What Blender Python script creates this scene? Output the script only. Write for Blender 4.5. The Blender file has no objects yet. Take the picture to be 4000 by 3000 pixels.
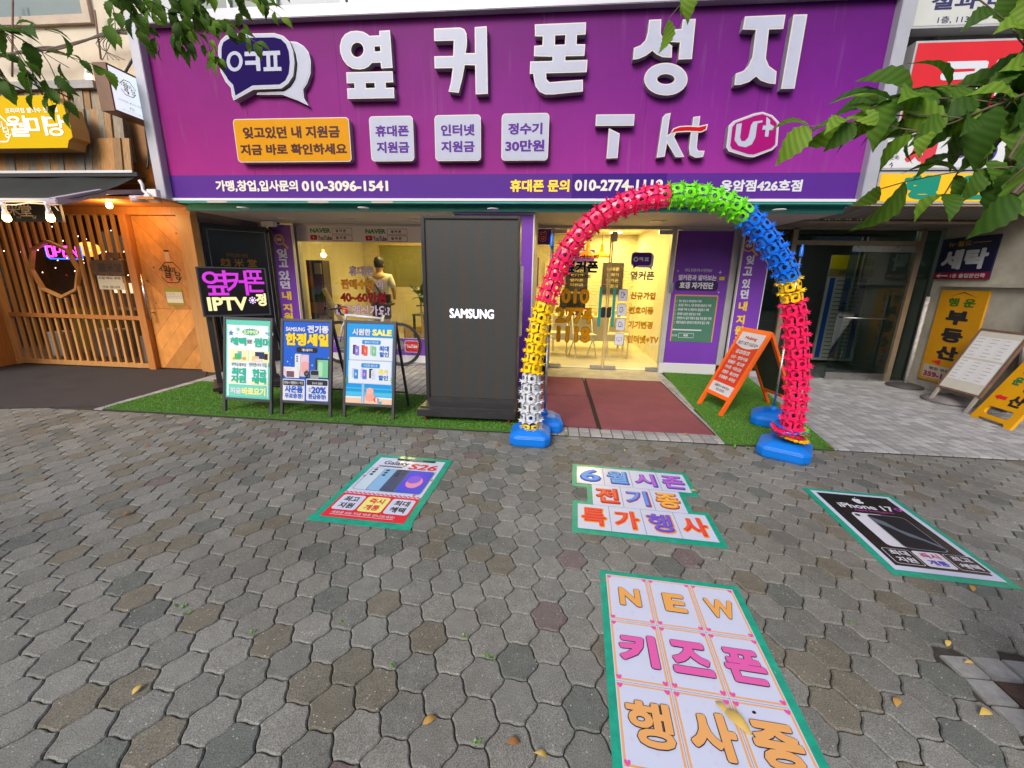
import bpy, bmesh, math, random
from mathutils import Vector, Matrix
random.seed(7)
S = bpy.context.scene
COL = S.collection
rad = math.radians

# ---------------------------------------------------------------- camera
FPX = 1593.345
MR = Vector((0.99531, 0.09472, 0.01926))
CAMH = 1.5
PITCH, ROLL, YAW = 0.25447, -0.01937, 0.09547
def _cam_axes():
    cy, sy, cp, sp = math.cos(YAW), math.sin(YAW), math.cos(PITCH), math.sin(PITCH)
    f = Vector((-sy*cp, cy*cp, -sp)); r = Vector((cy, sy, 0)); d = f.cross(r)
    cr, sr = math.cos(ROLL), math.sin(ROLL)
    return cr*r + sr*d, -sr*r + cr*d, f
CR, CD, CF = _cam_axes()
cam = bpy.data.cameras.new('camera'); co = bpy.data.objects.new('camera', cam); COL.objects.link(co)
cam.sensor_width = 36; cam.lens = FPX/4000*36; cam.clip_start = .05; cam.clip_end = 400
m = Matrix((CR, -CD, -CF)).transposed().to_4x4(); m.translation = (0, 0, CAMH); co.matrix_world = m
S.camera = co
# ---------------------------------------------------------------- light
W = bpy.data.worlds.new('World'); S.world = W; W.use_nodes = True
nt = W.node_tree; bg = nt.nodes['Background']
sky = nt.nodes.new('ShaderNodeTexSky'); sky.sky_type = 'NISHITA'; sky.sun_disc = False
sky.sun_elevation = rad(36); sky.sun_rotation = rad(200); sky.air_density = 1.0; sky.dust_density = 3.0; sky.ozone_density = .6
nt.links.new(sky.outputs[0], bg.inputs[0]); bg.inputs[1].default_value = 0.12
sl = bpy.data.lights.new('sun', 'SUN'); sl.energy = 1.65; sl.angle = rad(24); sl.color = (1, .96, .91)
so = bpy.data.objects.new('sun', sl); COL.objects.link(so)
_az, _el = rad(200), rad(36)
sd = Vector((math.sin(_az)*math.cos(_el), math.cos(_az)*math.cos(_el), math.sin(_el)))
so.rotation_euler = sd.to_track_quat('Z', 'Y').to_euler()
S.view_settings.view_transform = 'Standard'; S.view_settings.look = 'None'; S.view_settings.gamma = 1
S.view_settings.exposure = 0.55
try: S.view_settings.use_curve_mapping = False
except Exception: pass
S.cycles.max_bounces = 8; S.cycles.transparent_max_bounces = 16; S.cycles.caustics_reflective = False; S.cycles.caustics_refractive = False
S.cycles.use_denoising = True; S.cycles.sample_clamp_indirect = 6

# ---------------------------------------------------------------- projection helpers (photo measurements -> metres)
CAM = Vector((0, 0, CAMH))
def ray(x, y): return CR*((x-2000)/FPX) + CD*((y-1500)/FPX) + CF
def G(x, y, z=0.0):
    d = ray(x, y); return CAM + d*((z-CAMH)/d.z)
def AtY(x, y, Y):
    d = ray(x, y); return CAM + d*(Y/d.y)
def zm(ox, oy, s): return lambda x, y: (ox+x/s, oy+y/s)
ZA = zm(800, 0, 1.8433); ZB = zm(1900, 0, 1.8433); ZC = zm(3000, 0, 2.074); ZD = zm(0, 0, 2.074)
ident = lambda x, y: (x, y)

class Fr:
    """a flat local frame: a along u, b along v, c out along n"""
    def __init__(s, o, u, v):
        s.o = Vector(o); s.u = Vector(u).normalized(); n = s.u.cross(Vector(v)).normalized(); s.n = n; s.v = n.cross(s.u)
    def pt(s, a, b, c=0.0): return s.o + s.u*a + s.v*b + s.n*c
    def loc(s, x, y, c=0.0):
        d = ray(x, y); t = ((s.o + s.n*c) - CAM).dot(s.n)/d.dot(s.n); p = CAM + d*t - s.o
        return p.dot(s.u), p.dot(s.v)
    def rect(s, p0, p1, c=0.0):   # photo bottom-left / top-right
        a0, b0 = s.loc(*p0, c); a1, b1 = s.loc(*p1, c); return min(a0,a1), min(b0,b1), max(a0,a1), max(b0,b1)
def wallfr(Y): return Fr((0, Y, 0), (1, 0, 0), (0, 0, 1))

# ---------------------------------------------------------------- materials
def lin(c):
    if isinstance(c, str):
        c = c.lstrip('#'); c = [int(c[i:i+2], 16)/255 for i in (0, 2, 4)]
        return tuple((x/12.92 if x <= .04045 else ((x+.055)/1.055)**2.4) for x in c)
    return c
_M = {}
def mat(name, c, rough=.55, metal=0, em=0, var=.0, vs=6.0, bump=0.0, bs=60.0, spec=.5, dirt=0.0, coat=0.0, trans=0.0):
    if name in _M: return _M[name]
    c = lin(c); M = bpy.data.materials.new(name); M.use_nodes = True; t = M.node_tree; b = t.nodes['Principled BSDF']
    b.inputs['Base Color'].default_value = (*c, 1); b.inputs['Roughness'].default_value = rough; b.inputs['Metallic'].default_value = metal
    b.inputs['Specular IOR Level'].default_value = spec
    if coat: b.inputs['Coat Weight'].default_value = coat; b.inputs['Coat Roughness'].default_value = .08
    if em: b.inputs['Emission Color'].default_value = (*c, 1); b.inputs['Emission Strength'].default_value = em
    tc = None
    if var or bump or dirt: tc = t.nodes.new('ShaderNodeTexCoord')
    if var or dirt:
        n = t.nodes.new('ShaderNodeTexNoise'); n.inputs['Scale'].default_value = vs; n.inputs['Detail'].default_value = 6; n.inputs['Roughness'].default_value = .65
        t.links.new(tc.outputs['Object'], n.inputs[0])
        mr = t.nodes.new('ShaderNodeMapRange'); mr.inputs[1].default_value = .25; mr.inputs[2].default_value = .75; mr.inputs[3].default_value = 1-(var or dirt); mr.inputs[4].default_value = 1+var
        t.links.new(n.outputs[0], mr.inputs[0])
        mx = t.nodes.new('ShaderNodeMix'); mx.data_type = 'RGBA'; mx.blend_type = 'MULTIPLY'; mx.inputs[0].default_value = 1; mx.inputs[6].default_value = (*c, 1)
        t.links.new(mr.outputs[0], mx.inputs[7]); t.links.new(mx.outputs[2], b.inputs['Base Color'])
        r2 = t.nodes.new('ShaderNodeMapRange'); r2.inputs[3].default_value = max(rough-.08, .02); r2.inputs[4].default_value = min(rough+.12, 1)
        t.links.new(n.outputs[0], r2.inputs[0]); t.links.new(r2.outputs[0], b.inputs['Roughness'])
    if bump:
        n = t.nodes.new('ShaderNodeTexNoise'); n.inputs['Scale'].default_value = bs; n.inputs['Detail'].default_value = 5
        t.links.new(tc.outputs['Object'], n.inputs[0]); bp = t.nodes.new('ShaderNodeBump'); bp.inputs['Strength'].default_value = bump; bp.inputs['Distance'].default_value = .004
        t.links.new(n.outputs[0], bp.inputs['Height']); t.links.new(bp.outputs[0], b.inputs['Normal'])
    _M[name] = M; return M
def nodes_of(M): return M.node_tree.nodes, M.node_tree.links, M.node_tree.nodes['Principled BSDF']
def ramp(t, stops, interp='LINEAR'):
    r = t.nodes.new('ShaderNodeValToRGB'); e = r.color_ramp; e.interpolation = interp
    while len(e.elements) < len(stops): e.elements.new(.5)
    for el, (p, c) in zip(e.elements, stops): el.position = p; el.color = (*lin(c), 1)
    return r
def tone(M, lo=.8, hi=1.15):
    """each separate piece gets its own slight tone"""
    t = M.node_tree; b = t.nodes['Principled BSDF']; oi = t.nodes.new('ShaderNodeObjectInfo'); mr = t.nodes.new('ShaderNodeMapRange'); mr.inputs[3].default_value = lo; mr.inputs[4].default_value = hi; t.links.new(oi.outputs['Random'], mr.inputs[0])
    mx = t.nodes.new('ShaderNodeMix'); mx.data_type = 'RGBA'; mx.blend_type = 'MULTIPLY'; mx.inputs[0].default_value = 1; t.links.new(mr.outputs[0], mx.inputs[7]); i = b.inputs['Base Color']
    if i.links: t.links.new(i.links[0].from_socket, mx.inputs[6])
    else: mx.inputs[6].default_value = i.default_value
    t.links.new(mx.outputs[2], i); return M
def glass_mat(name, tint=(1, 1, 1), refl=.08, rough=.0):
    if name in _M: return _M[name]
    M = bpy.data.materials.new(name); M.use_nodes = True; t = M.node_tree; t.nodes.clear()
    o = t.nodes.new('ShaderNodeOutputMaterial'); mx = t.nodes.new('ShaderNodeMixShader'); tr = t.nodes.new('ShaderNodeBsdfTransparent'); gl = t.nodes.new('ShaderNodeBsdfGlossy')
    tr.inputs[0].default_value = (*tint, 1); gl.inputs['Roughness'].default_value = rough
    lw = t.nodes.new('ShaderNodeLayerWeight'); pw_ = t.nodes.new('ShaderNodeMath'); pw_.operation = 'POWER'; pw_.inputs[1].default_value = 5; t.links.new(lw.outputs['Facing'], pw_.inputs[0])
    ma = t.nodes.new('ShaderNodeMath'); ma.operation = 'MULTIPLY_ADD'; ma.inputs[1].default_value = .85; ma.inputs[2].default_value = refl; ma.use_clamp = True
    t.links.new(pw_.outputs[0], ma.inputs[0]); t.links.new(ma.outputs[0], mx.inputs[0]); t.links.new(tr.outputs[0], mx.inputs[1]); t.links.new(gl.outputs[0], mx.inputs[2]); t.links.new(mx.outputs[0], o.inputs[0])
    _M[name] = M; return M

white = mat('white_paint', (.66, .66, .68), .4); black = mat('black_metal', (.018, .018, .02), .38, var=.25, vs=8)
steel = mat('brushed_steel', (.58, .58, .58), .28, metal=1, var=.1, vs=20)
alu = mat('aluminium_frame', (.40, .41, .46), .42, metal=.3, var=.08, vs=4)
brass = mat('anodised_brass_frame', (.42, .34, .24), .38, metal=.75, var=.15, vs=9)
purple = mat('purple_vinyl', '#713ca6', .38, var=.06, vs=3, spec=.3)
wprint = mat('white_print', (.60, .61, .68), .45); kprint = mat('black_print', (.015, .015, .018), .45)
yprint = mat('yellow_print', '#f8d21c', .45); rprint = mat('red_print', '#cf2030', .45); tealprint = mat('teal_print', '#12a884', .4)
greyprint = mat('grey_print', (.3, .3, .33), .5)
def decal(h):
    """vinyl on glass: lets some of the light behind it through"""
    n = 'decal_'+h.strip('#')
    if n in _M: return _M[n]
    M = mat(n, h, .45); t = M.node_tree; o = t.nodes['Material Output']; tl_ = t.nodes.new('ShaderNodeBsdfTranslucent'); tl_.inputs[0].default_value = (*lin(h), 1); ms = t.nodes.new('ShaderNodeMixShader'); ms.inputs[0].default_value = .80
    t.links.new(t.nodes['Principled BSDF'].outputs[0], ms.inputs[1]); t.links.new(tl_.outputs[0], ms.inputs[2]); t.links.new(ms.outputs[0], o.inputs[0]); return M
def cm(h, rough=.45):
    return mat('print_'+h.strip('#'), tuple(.84*q for q in lin(h)), rough, spec=.22)

# ---------------------------------------------------------------- mesh helpers
_ROOT = {}
def attach(o, parent):
    COL.objects.link(o)
    if parent is not None:
        o.parent = parent
        if parent.name in _ROOT: o.location = -parent.location
    return o
def tag(o, label=None, cat=None, group=None, kind=None):
    if label: o['label'] = label
    if cat: o['category'] = cat
    if group: o['group'] = group
    if kind: o['kind'] = kind
    return o
def thing(name, label, cat, loc=(0, 0, 0), group=None, kind=None, local=False):
    o = bpy.data.objects.new(name, None); o.empty_display_size = .1; COL.objects.link(o); o.location = loc
    tag(o, label, cat, group, kind)
    if not local: _ROOT[o.name] = 1
    return o
def mkobj(name, me, parent=None, label=None):
    o = bpy.data.objects.new(name, me); attach(o, parent)
    if label: o['label'] = label
    return o
class MB:
    def __init__(s): s.v = []; s.f = []
    def add(s, vs, fs):
        k = len(s.v); s.v += [tuple(v) for v in vs]; s.f += [tuple(i+k for i in f) for f in fs]; return s
    def box(s, x0, x1, y0, y1, z0, z1):
        return s.add([(x0,y0,z0),(x1,y0,z0),(x1,y1,z0),(x0,y1,z0),(x0,y0,z1),(x1,y0,z1),(x1,y1,z1),(x0,y1,z1)], [(0,3,2,1),(4,5,6,7),(0,1,5,4),(1,2,6,5),(2,3,7,6),(3,0,4,7)])
    def fbox(s, fr, a0, a1, b0, b1, c0, c1):
        P = [fr.pt(*q) for q in [(a0,b0,c0),(a1,b0,c0),(a1,b1,c0),(a0,b1,c0),(a0,b0,c1),(a1,b0,c1),(a1,b1,c1),(a0,b1,c1)]]
        return s.add(P, [(0,3,2,1),(4,5,6,7),(0,1,5,4),(1,2,6,5),(2,3,7,6),(3,0,4,7)])
    def quad(s, fr, a0, a1, b0, b1, c): return s.add([fr.pt(a0,b0,c), fr.pt(a1,b0,c), fr.pt(a1,b1,c), fr.pt(a0,b1,c)], [(0,1,2,3)])
    def poly(s, fr, pts, c): return s.add([fr.pt(a,b,c) for a,b in pts], [tuple(range(len(pts)))])
    def prism(s, fr, pts, c0, c1):
        n = len(pts); ar = sum(pts[i][0]*pts[(i+1)%n][1]-pts[(i+1)%n][0]*pts[i][1] for i in range(n))
        if ar < 0: pts = pts[::-1]
        return s.add([fr.pt(a,b,c0) for a,b in pts]+[fr.pt(a,b,c1) for a,b in pts], [tuple(range(n))[::-1], tuple(range(n, 2*n))]+[(i,(i+1)%n,(i+1)%n+n,i+n) for i in range(n)])
    def tube(s, pts, r, n=8, closed=False, cap=True):
        pts = [Vector(p) for p in pts]; L = len(pts); rr = r if isinstance(r, (list, tuple)) else [r]*L; base = len(s.v); up = None
        for i, p in enumerate(pts):
            a = pts[i-1] if (i > 0 or closed) else p; b = pts[(i+1) % L] if (i < L-1 or closed) else p
            t = (b-a).normalized() if (b-a).length > 1e-9 else Vector((0,0,1))
            if up is None: up = t.orthogonal().normalized()
            x = up - t*up.dot(t); x = x.normalized() if x.length > 1e-6 else t.orthogonal().normalized(); up = x; y = t.cross(x)
            for k in range(n):
                q = 2*math.pi*k/n; s.v.append(tuple(p + (x*math.cos(q)+y*math.sin(q))*rr[i]))
        for i in range(L if closed else L-1):
            j = (i+1) % L
            for k in range(n): s.f.append((base+i*n+k, base+i*n+(k+1)%n, base+j*n+(k+1)%n, base+j*n+k))
        if cap and not closed: s.f.append(tuple(base+k for k in range(n))[::-1]); s.f.append(tuple(base+(L-1)*n+k for k in range(n)))
        return s
    def bar(s, p, q, w, h=None):
        p, q = Vector(p), Vector(q); h = h or w; t = (q-p).normalized(); x = t.cross(Vector((0,0,1)))
        x = x.normalized() if x.length > 1e-4 else Vector((1,0,0)); y = x.cross(t)
        P = [b + x*sx*w/2 + y*sy*h/2 for b in (p, q) for sx, sy in ((-1,-1),(1,-1),(1,1),(-1,1))]
        return s.add(P, [(3,2,1,0),(4,5,6,7),(0,1,5,4),(1,2,6,5),(2,3,7,6),(3,0,4,7)])
    def lathe(s, c, prof, n=20, axis='z', fr=None):
        c = Vector(c); base = len(s.v)
        for r, h in prof:
            for k in range(n):
                q = 2*math.pi*k/n; a, b = r*math.cos(q), r*math.sin(q)
                v = {'z': (a, b, h), 'y': (a, -h, b), 'x': (h, a, b)}[axis]; s.v.append(tuple(c + Vector(v)))
        for i in range(len(prof)-1):
            for k in range(n): s.f.append((base+i*n+k, base+i*n+(k+1)%n, base+(i+1)*n+(k+1)%n, base+(i+1)*n+k))
        s.f.append(tuple(base+k for k in range(n))[::-1]); s.f.append(tuple(base+(len(prof)-1)*n+k for k in range(n)))
        return s
    def mesh(s, name, M, smooth=False):
        me = bpy.data.meshes.new(name); me.from_pydata(s.v, [], s.f); me.materials.append(M)
        if smooth:
            for p in me.polygons: p.use_smooth = len(p.vertices) <= 4
        me.update(); return me
    def build(s, name, M, parent=None, label=None, smooth=False, bevel=0):
        me = s.mesh(name, M, smooth)
        if bevel:
            bm = bmesh.new(); bm.from_mesh(me); bmesh.ops.bevel(bm, geom=list(bm.edges), offset=bevel, segments=2, affect='EDGES', clamp_overlap=True); bm.to_mesh(me); bm.free()
        return mkobj(name, me, parent, label)
def children(o): return [c for c in bpy.data.objects if c.parent == o]
def dup(root, loc=None, rz=None, label=None):
    """a copy of a thing, its parts and their sub-parts; the copies share mesh data"""
    kids = {}
    for c in bpy.data.objects:
        if c.parent: kids.setdefault(c.parent.name, []).append(c)
    r = root.copy(); COL.objects.link(r)
    if loc is not None: r.location = loc
    if rz is not None: r.rotation_euler = (0, 0, rz)
    if label: r['label'] = label
    for c in kids.get(root.name, []):
        d = c.copy(); COL.objects.link(d); d.parent = r
        for g in kids.get(c.name, []):
            e = g.copy(); COL.objects.link(e); e.parent = d
    return r
# ---------------------------------------------------------------- lettering
_TX = {}
def glyphs(s, bold):
    k = (s, round(bold, 3))
    if k in _TX: return _TX[k]
    cu = bpy.data.curves.new('t', 'FONT'); cu.body = s; cu.resolution_u = 3
    off = 0 if ('M' in s or 'W' in s) else min(bold, .018); cu.offset = off
    o = bpy.data.objects.new('t', cu); me = o.to_mesh()
    V = [(v.co.x, v.co.y) for v in me.vertices]; F = [tuple(p.vertices) for p in me.polygons]; o.to_mesh_clear(); bpy.data.objects.remove(o); bpy.data.curves.remove(cu)
    r = bold-off; VV, FF = [], []
    sh = [(0, 0)] if r < .004 else [(0, 0)]+[(r*math.cos(q*math.pi/4), r*math.sin(q*math.pi/4)) for q in range(8)]
    for i, (dx, dy) in enumerate(sh):
        k0 = len(VV); VV += [(x+dx, y+dy, i) for x, y in V]; FF += [tuple(a+k0 for a in f) for f in F]
    xs = [v[0] for v in VV]; ys = [v[1] for v in VV]
    _TX[k] = (VV, FF, min(xs), max(xs), min(ys), max(ys)); return _TX[k]
def text(fr, s, a0, b0, a1, b1, M, parent, c=.003, bold=.018, name='lettering', slant=0, extra=None):
    VV, FF, x0, x1, y0, y1 = glyphs(s, bold); sx = (a1-a0)/(x1-x0); sy = (b1-b0)/(y1-y0)
    mb = MB(); mb.v = [tuple(fr.pt(a0+(x-x0)*sx+slant*(y-y0)*sy, b0+(y-y0)*sy, c+i*.00006)) for x, y, i in VV]; mb.f = FF
    return mb.build(name, M, parent)
def ptext(fr, s, z, p0, p1, M, parent, c=.003, **k):
    a0, b0, a1, b1 = fr.rect(z(*p0), z(*p1), c); return text(fr, s, a0, b0, a1, b1, M, parent, c, **k)
def otext(fr, s, z, p0, p1, M, MO, parent, c=.003, bold=.03, ol=.035, name='lettering'):
    """lettering with an outline printed behind it"""
    a0, b0, a1, b1 = fr.rect(z(*p0), z(*p1), c); o = text(fr, s, a0, b0, a1, b1, MO, parent, c, bold=bold+ol, name=name+'_outline')
    _, _, x0, x1, y0, y1 = glyphs(s, bold+ol); sx = (a1-a0)/(x1-x0); sy = (b1-b0)/(y1-y0)
    return text(fr, s, a0+ol*sx, b0+ol*sy, a1-ol*sx, b1-ol*sy, M, parent, c+.0015, bold=bold, name=name)
def shape(fr, loops, c0, c1, M, name, parent, off=0.0, label=None):
    """flat outline with holes, extruded from c0 to c1 (loops already in frame metres)"""
    cu = bpy.data.curves.new('s', 'CURVE'); cu.dimensions = '2D'; cu.fill_mode = 'BOTH'; cu.extrude = abs(c1-c0)/2; cu.offset = off
    for L in loops:
        sp = cu.splines.new('POLY'); sp.points.add(len(L)-1); sp.use_cyclic_u = True
        for p, (a, b) in zip(sp.points, L): p.co = (a, b, 0, 1)
    o = bpy.data.objects.new('s', cu); me = o.to_mesh(); mid = (c0+c1)/2
    mb = MB(); mb.v = [tuple(fr.pt(v.co.x, v.co.y, mid+v.co.z)) for v in me.vertices]; mb.f = [tuple(p.vertices) for p in me.polygons]
    o.to_mesh_clear(); bpy.data.objects.remove(o); bpy.data.curves.remove(cu)
    return mb.build(name, M, parent, label)
def rrect(a0, b0, a1, b1, r, n=5):
    P = []
    for cx, cy, q in ((a1-r, b1-r, 0), (a0+r, b1-r, 90), (a0+r, b0+r, 180), (a1-r, b0+r, 270)):
        for i in range(n+1): t = rad(q+90*i/n); P.append((cx+r*math.cos(t), cy+r*math.sin(t)))
    return P
def ell(cx, cy, rx, ry, n=28): return [(cx+rx*math.cos(2*math.pi*i/n), cy+ry*math.sin(2*math.pi*i/n)) for i in range(n)]
def clip(poly, n, d):   # keep n.p <= d
    out = []
    for i in range(len(poly)):
        p, q = poly[i], poly[(i+1) % len(poly)]; a = n[0]*p[0]+n[1]*p[1]-d; b = n[0]*q[0]+n[1]*q[1]-d
        if a <= 0: out.append(p)
        if (a < 0 < b) or (b < 0 < a): t = a/(a-b); out.append((p[0]+(q[0]-p[0])*t, p[1]+(q[1]-p[1])*t))
    return out
def sheet(fr, a0, b0, a1, b1, M, name, parent, c=.002, th=None, r=0):
    mb = MB()
    if r: mb.poly(fr, rrect(a0, b0, a1, b1, r), c)
    elif th: mb.fbox(fr, a0, a1, b0, b1, c-th, c)
    else: mb.quad(fr, a0, a1, b0, b1, c)
    return mb.build(name, M, parent)
def psheet(fr, z, p0, p1, M, name, parent, c=.002, th=None, r=0):
    a0, b0, a1, b1 = fr.rect(z(*p0), z(*p1), c); return sheet(fr, a0, b0, a1, b1, M, name, parent, c, th, r)
# ================================================================ GROUND
soil = mat('dark_joint_soil', (.045, .036, .028), .95, var=.5, vs=30, bump=.8, bs=200)
def paver_mat(name, island):
    M = bpy.data.materials.new(name); M.use_nodes = True; t = M.node_tree; b = t.nodes['Principled BSDF']; Lk = t.links.new
    if island: g = t.nodes.new('ShaderNodeNewGeometry'); rnd = g.outputs['Random Per Island']
    else: g = t.nodes.new('ShaderNodeObjectInfo'); rnd = g.outputs['Random']
    r = ramp(t, [(0, (.190,.191,.180)), (.22, (.165,.167,.157)), (.44, (.205,.205,.192)), (.62, (.128,.138,.130)), (.70, (.165,.153,.125)), (.78, (.218,.217,.204)), (.89, (.155,.145,.120)), (.962, (.155,.125,.124)), (.975,(.150,.152,.145))], 'CONSTANT')
    Lk(rnd, r.inputs[0])
    tc = t.nodes.new('ShaderNodeNewGeometry').outputs['Position']
    n1 = t.nodes.new('ShaderNodeTexNoise'); n1.inputs['Scale'].default_value = 260; n1.inputs['Detail'].default_value = 3; Lk(tc, n1.inputs[0])
    n2 = t.nodes.new('ShaderNodeTexNoise'); n2.inputs['Scale'].default_value = 14; n2.inputs['Detail'].default_value = 7; n2.inputs['Roughness'].default_value = .7; Lk(tc, n2.inputs[0])
    m1 = t.nodes.new('ShaderNodeMapRange'); m1.inputs[1].default_value = .3; m1.inputs[2].default_value = .7; m1.inputs[3].default_value = .50; m1.inputs[4].default_value = 1.55; Lk(n1.outputs[0], m1.inputs[0])
    m2 = t.nodes.new('ShaderNodeMapRange'); m2.inputs[1].default_value = .25; m2.inputs[2].default_value = .75; m2.inputs[3].default_value = .8; m2.inputs[4].default_value = 1.2; Lk(n2.outputs[0], m2.inputs[0])
    mu = t.nodes.new('ShaderNodeMath'); mu.operation = 'MULTIPLY'; Lk(m1.outputs[0], mu.inputs[0]); Lk(m2.outputs[0], mu.inputs[1])
    mx = t.nodes.new('ShaderNodeMix'); mx.data_type = 'RGBA'; mx.blend_type = 'MULTIPLY'; mx.inputs[0].default_value = 1; Lk(r.outputs[0], mx.inputs[6]); Lk(mu.outputs[0], mx.inputs[7])
    # pale mineral flecks and dark chewing-gum spots
    v = t.nodes.new('ShaderNodeTexVoronoi'); v.inputs['Scale'].default_value = 62; Lk(tc, v.inputs['Vector'])
    c1 = t.nodes.new('ShaderNodeMath'); c1.operation = 'LESS_THAN'; c1.inputs[1].default_value = .15; Lk(v.outputs['Distance'], c1.inputs[0])
    sx = t.nodes.new('ShaderNodeSeparateColor'); Lk(v.outputs['Color'], sx.inputs[0]); c2 = t.nodes.new('ShaderNodeMath'); c2.operation = 'GREATER_THAN'; c2.inputs[1].default_value = .72; Lk(sx.outputs[0], c2.inputs[0])
    c3 = t.nodes.new('ShaderNodeMath'); c3.operation = 'MULTIPLY'; Lk(c1.outputs[0], c3.inputs[0]); Lk(c2.outputs[0], c3.inputs[1])
    m3 = t.nodes.new('ShaderNodeMix'); m3.data_type = 'RGBA'; Lk(c3.outputs[0], m3.inputs[0]); Lk(mx.outputs[2], m3.inputs[6]); m3.inputs[7].default_value = (.5,.48,.44,1)
    g1 = t.nodes.new('ShaderNodeTexVoronoi'); g1.inputs['Scale'].default_value = 3.1; Lk(tc, g1.inputs['Vector'])
    gn = t.nodes.new('ShaderNodeMath'); gn.operation = 'MULTIPLY_ADD'; gn.inputs[1].default_value = .03; Lk(n2.outputs[0], gn.inputs[0]); Lk(g1.outputs['Distance'], gn.inputs[2])
    g2 = t.nodes.new('ShaderNodeMath'); g2.operation = 'LESS_THAN'; g2.inputs[1].default_value = .052; Lk(gn.outputs[0], g2.inputs[0])
    g3 = t.nodes.new('ShaderNodeMath'); g3.operation = 'MULTIPLY'; g3.inputs[1].default_value = .8; Lk(g2.outputs[0], g3.inputs[0])
    m4 = t.nodes.new('ShaderNodeMix'); m4.data_type = 'RGBA'; Lk(g3.outputs[0], m4.inputs[0]); Lk(m3.outputs[2], m4.inputs[6]); m4.inputs[7].default_value = (.035,.035,.035,1)
    n3 = t.nodes.new('ShaderNodeTexNoise'); n3.inputs['Scale'].default_value = .75; n3.inputs['Detail'].default_value = 4; n3.inputs['Roughness'].default_value = .6; Lk(tc, n3.inputs[0])
    r3 = ramp(t, [(.28, (.70,.67,.62)), (.45, (.86,.85,.81)), (.58, (.95,.96,.94)), (.75, (1.0,1.01,.99))]); Lk(n3.outputs[0], r3.inputs[0])
    m5 = t.nodes.new('ShaderNodeMix'); m5.data_type = 'RGBA'; m5.blend_type = 'MULTIPLY'; m5.inputs[0].default_value = 1; Lk(m4.outputs[2], m5.inputs[6]); Lk(r3.outputs[0], m5.inputs[7])
    Lk(m5.outputs[2], b.inputs['Base Color']); b.inputs['Roughness'].default_value = .78; b.inputs['Specular IOR Level'].default_value = .35
    bp = t.nodes.new('ShaderNodeBump'); bp.inputs['Strength'].default_value = .5; bp.inputs['Distance'].default_value = .002; Lk(n1.outputs[0], bp.inputs['Height']); Lk(bp.outputs[0], b.inputs['Normal'])
    return M
PM, PMI = paver_mat('concrete_paver', False), paver_mat('concrete_paver_field', True)
bx = MB().box(-60, 60, -60, 40, -.5, -.014); ground = bx.build('ground', soil); tag(ground, kind='structure')
pave = bpy.data.objects.new('pavement', None); COL.objects.link(pave); tag(pave, kind='structure'); _ROOT[pave.name] = 1

LA, LB, LO = (-.003, .1618), (.1285, .0838), (-.471, 1.228)
NB = [LB, LA, (LA[0]-LB[0], LA[1]-LB[1]), (-LB[0], -LB[1]), (-LA[0], -LA[1]), (LB[0]-LA[0], LB[1]-LA[1])]
CORN = [((NB[i][0]+NB[(i+1) % 6][0])/3, (NB[i][1]+NB[(i+1) % 6][1])/3) for i in range(6)]
def paver_outline():
    P = []
    for i in range(6):          # clockwise, each edge bulges out and then in, so neighbours interlock
        p, q = CORN[-i % 6], CORN[(-i-1) % 6]; dx, dy = q[0]-p[0], q[1]-p[1]; nx, ny = -dy, dx
        for t, h in ((0, 0), (.2, .042), (.42, .026), (.58, -.026), (.8, -.042)): P.append((p[0]+dx*t+nx*h, p[1]+dy*t+ny*h))
    return P[::-1]
PO = paver_outline()
def shrink(P, d):
    n = len(P); out = []
    for i in range(n):
        a, b, c = P[i-1], P[i], P[(i+1) % n]; tx, ty = c[0]-a[0], c[1]-a[1]; L = math.hypot(tx, ty) or 1
        out.append((b[0]-ty/L*d, b[1]+tx/L*d))
    return out
def paver_geo(mb, P, cx, cy, z, tilt=(0, 0)):
    n = len(P); R1 = shrink(P, .0022); R2 = shrink(P, .0075)
    zz = lambda x, y: z + x*tilt[0] + y*tilt[1]
    k = len(mb.v)
    mb.v += [(cx+x, cy+y, -.02) for x, y in R1]+[(cx+x, cy+y, zz(x, y)-.0055) for x, y in R1]+[(cx+x, cy+y, zz(x, y)) for x, y in R2]
    mb.f += [(k+i, k+(i+1) % n, k+n+(i+1) % n, k+n+i) for i in range(n)]+[(k+n+i, k+n+(i+1) % n, k+2*n+(i+1) % n, k+2*n+i) for i in range(n)]
    mb.f.append(tuple(k+2*n+i for i in range(n)))
PM_ME = []
for q in range(5):
    mb = MB(); paver_geo(mb, PO, 0, 0, 0, (random.uniform(-.012, .012), random.uniform(-.012, .012))); PM_ME.append(mb.mesh('paver', PM))
APR = 3.805
cells = []
for i in range(-60, 62):
    for j in range(-90, 90):
        x = LO[0]+i*LB[0]+j*LA[0]; y = LO[1]+i*LB[1]+j*LA[1]
        if -10 < x < 7 and -3.2 < y < APR+.09: cells.append((x, y))
def inview(x, y, mg=.0):
    p = Vector((x, y, 0))-CAM; d = p.dot(CF)
    if d < .2: return False
    u, v = p.dot(CR)/d*FPX, p.dot(CD)/d*FPX
    return abs(u) < 2000+mg and abs(v) < 1500+mg
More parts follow.
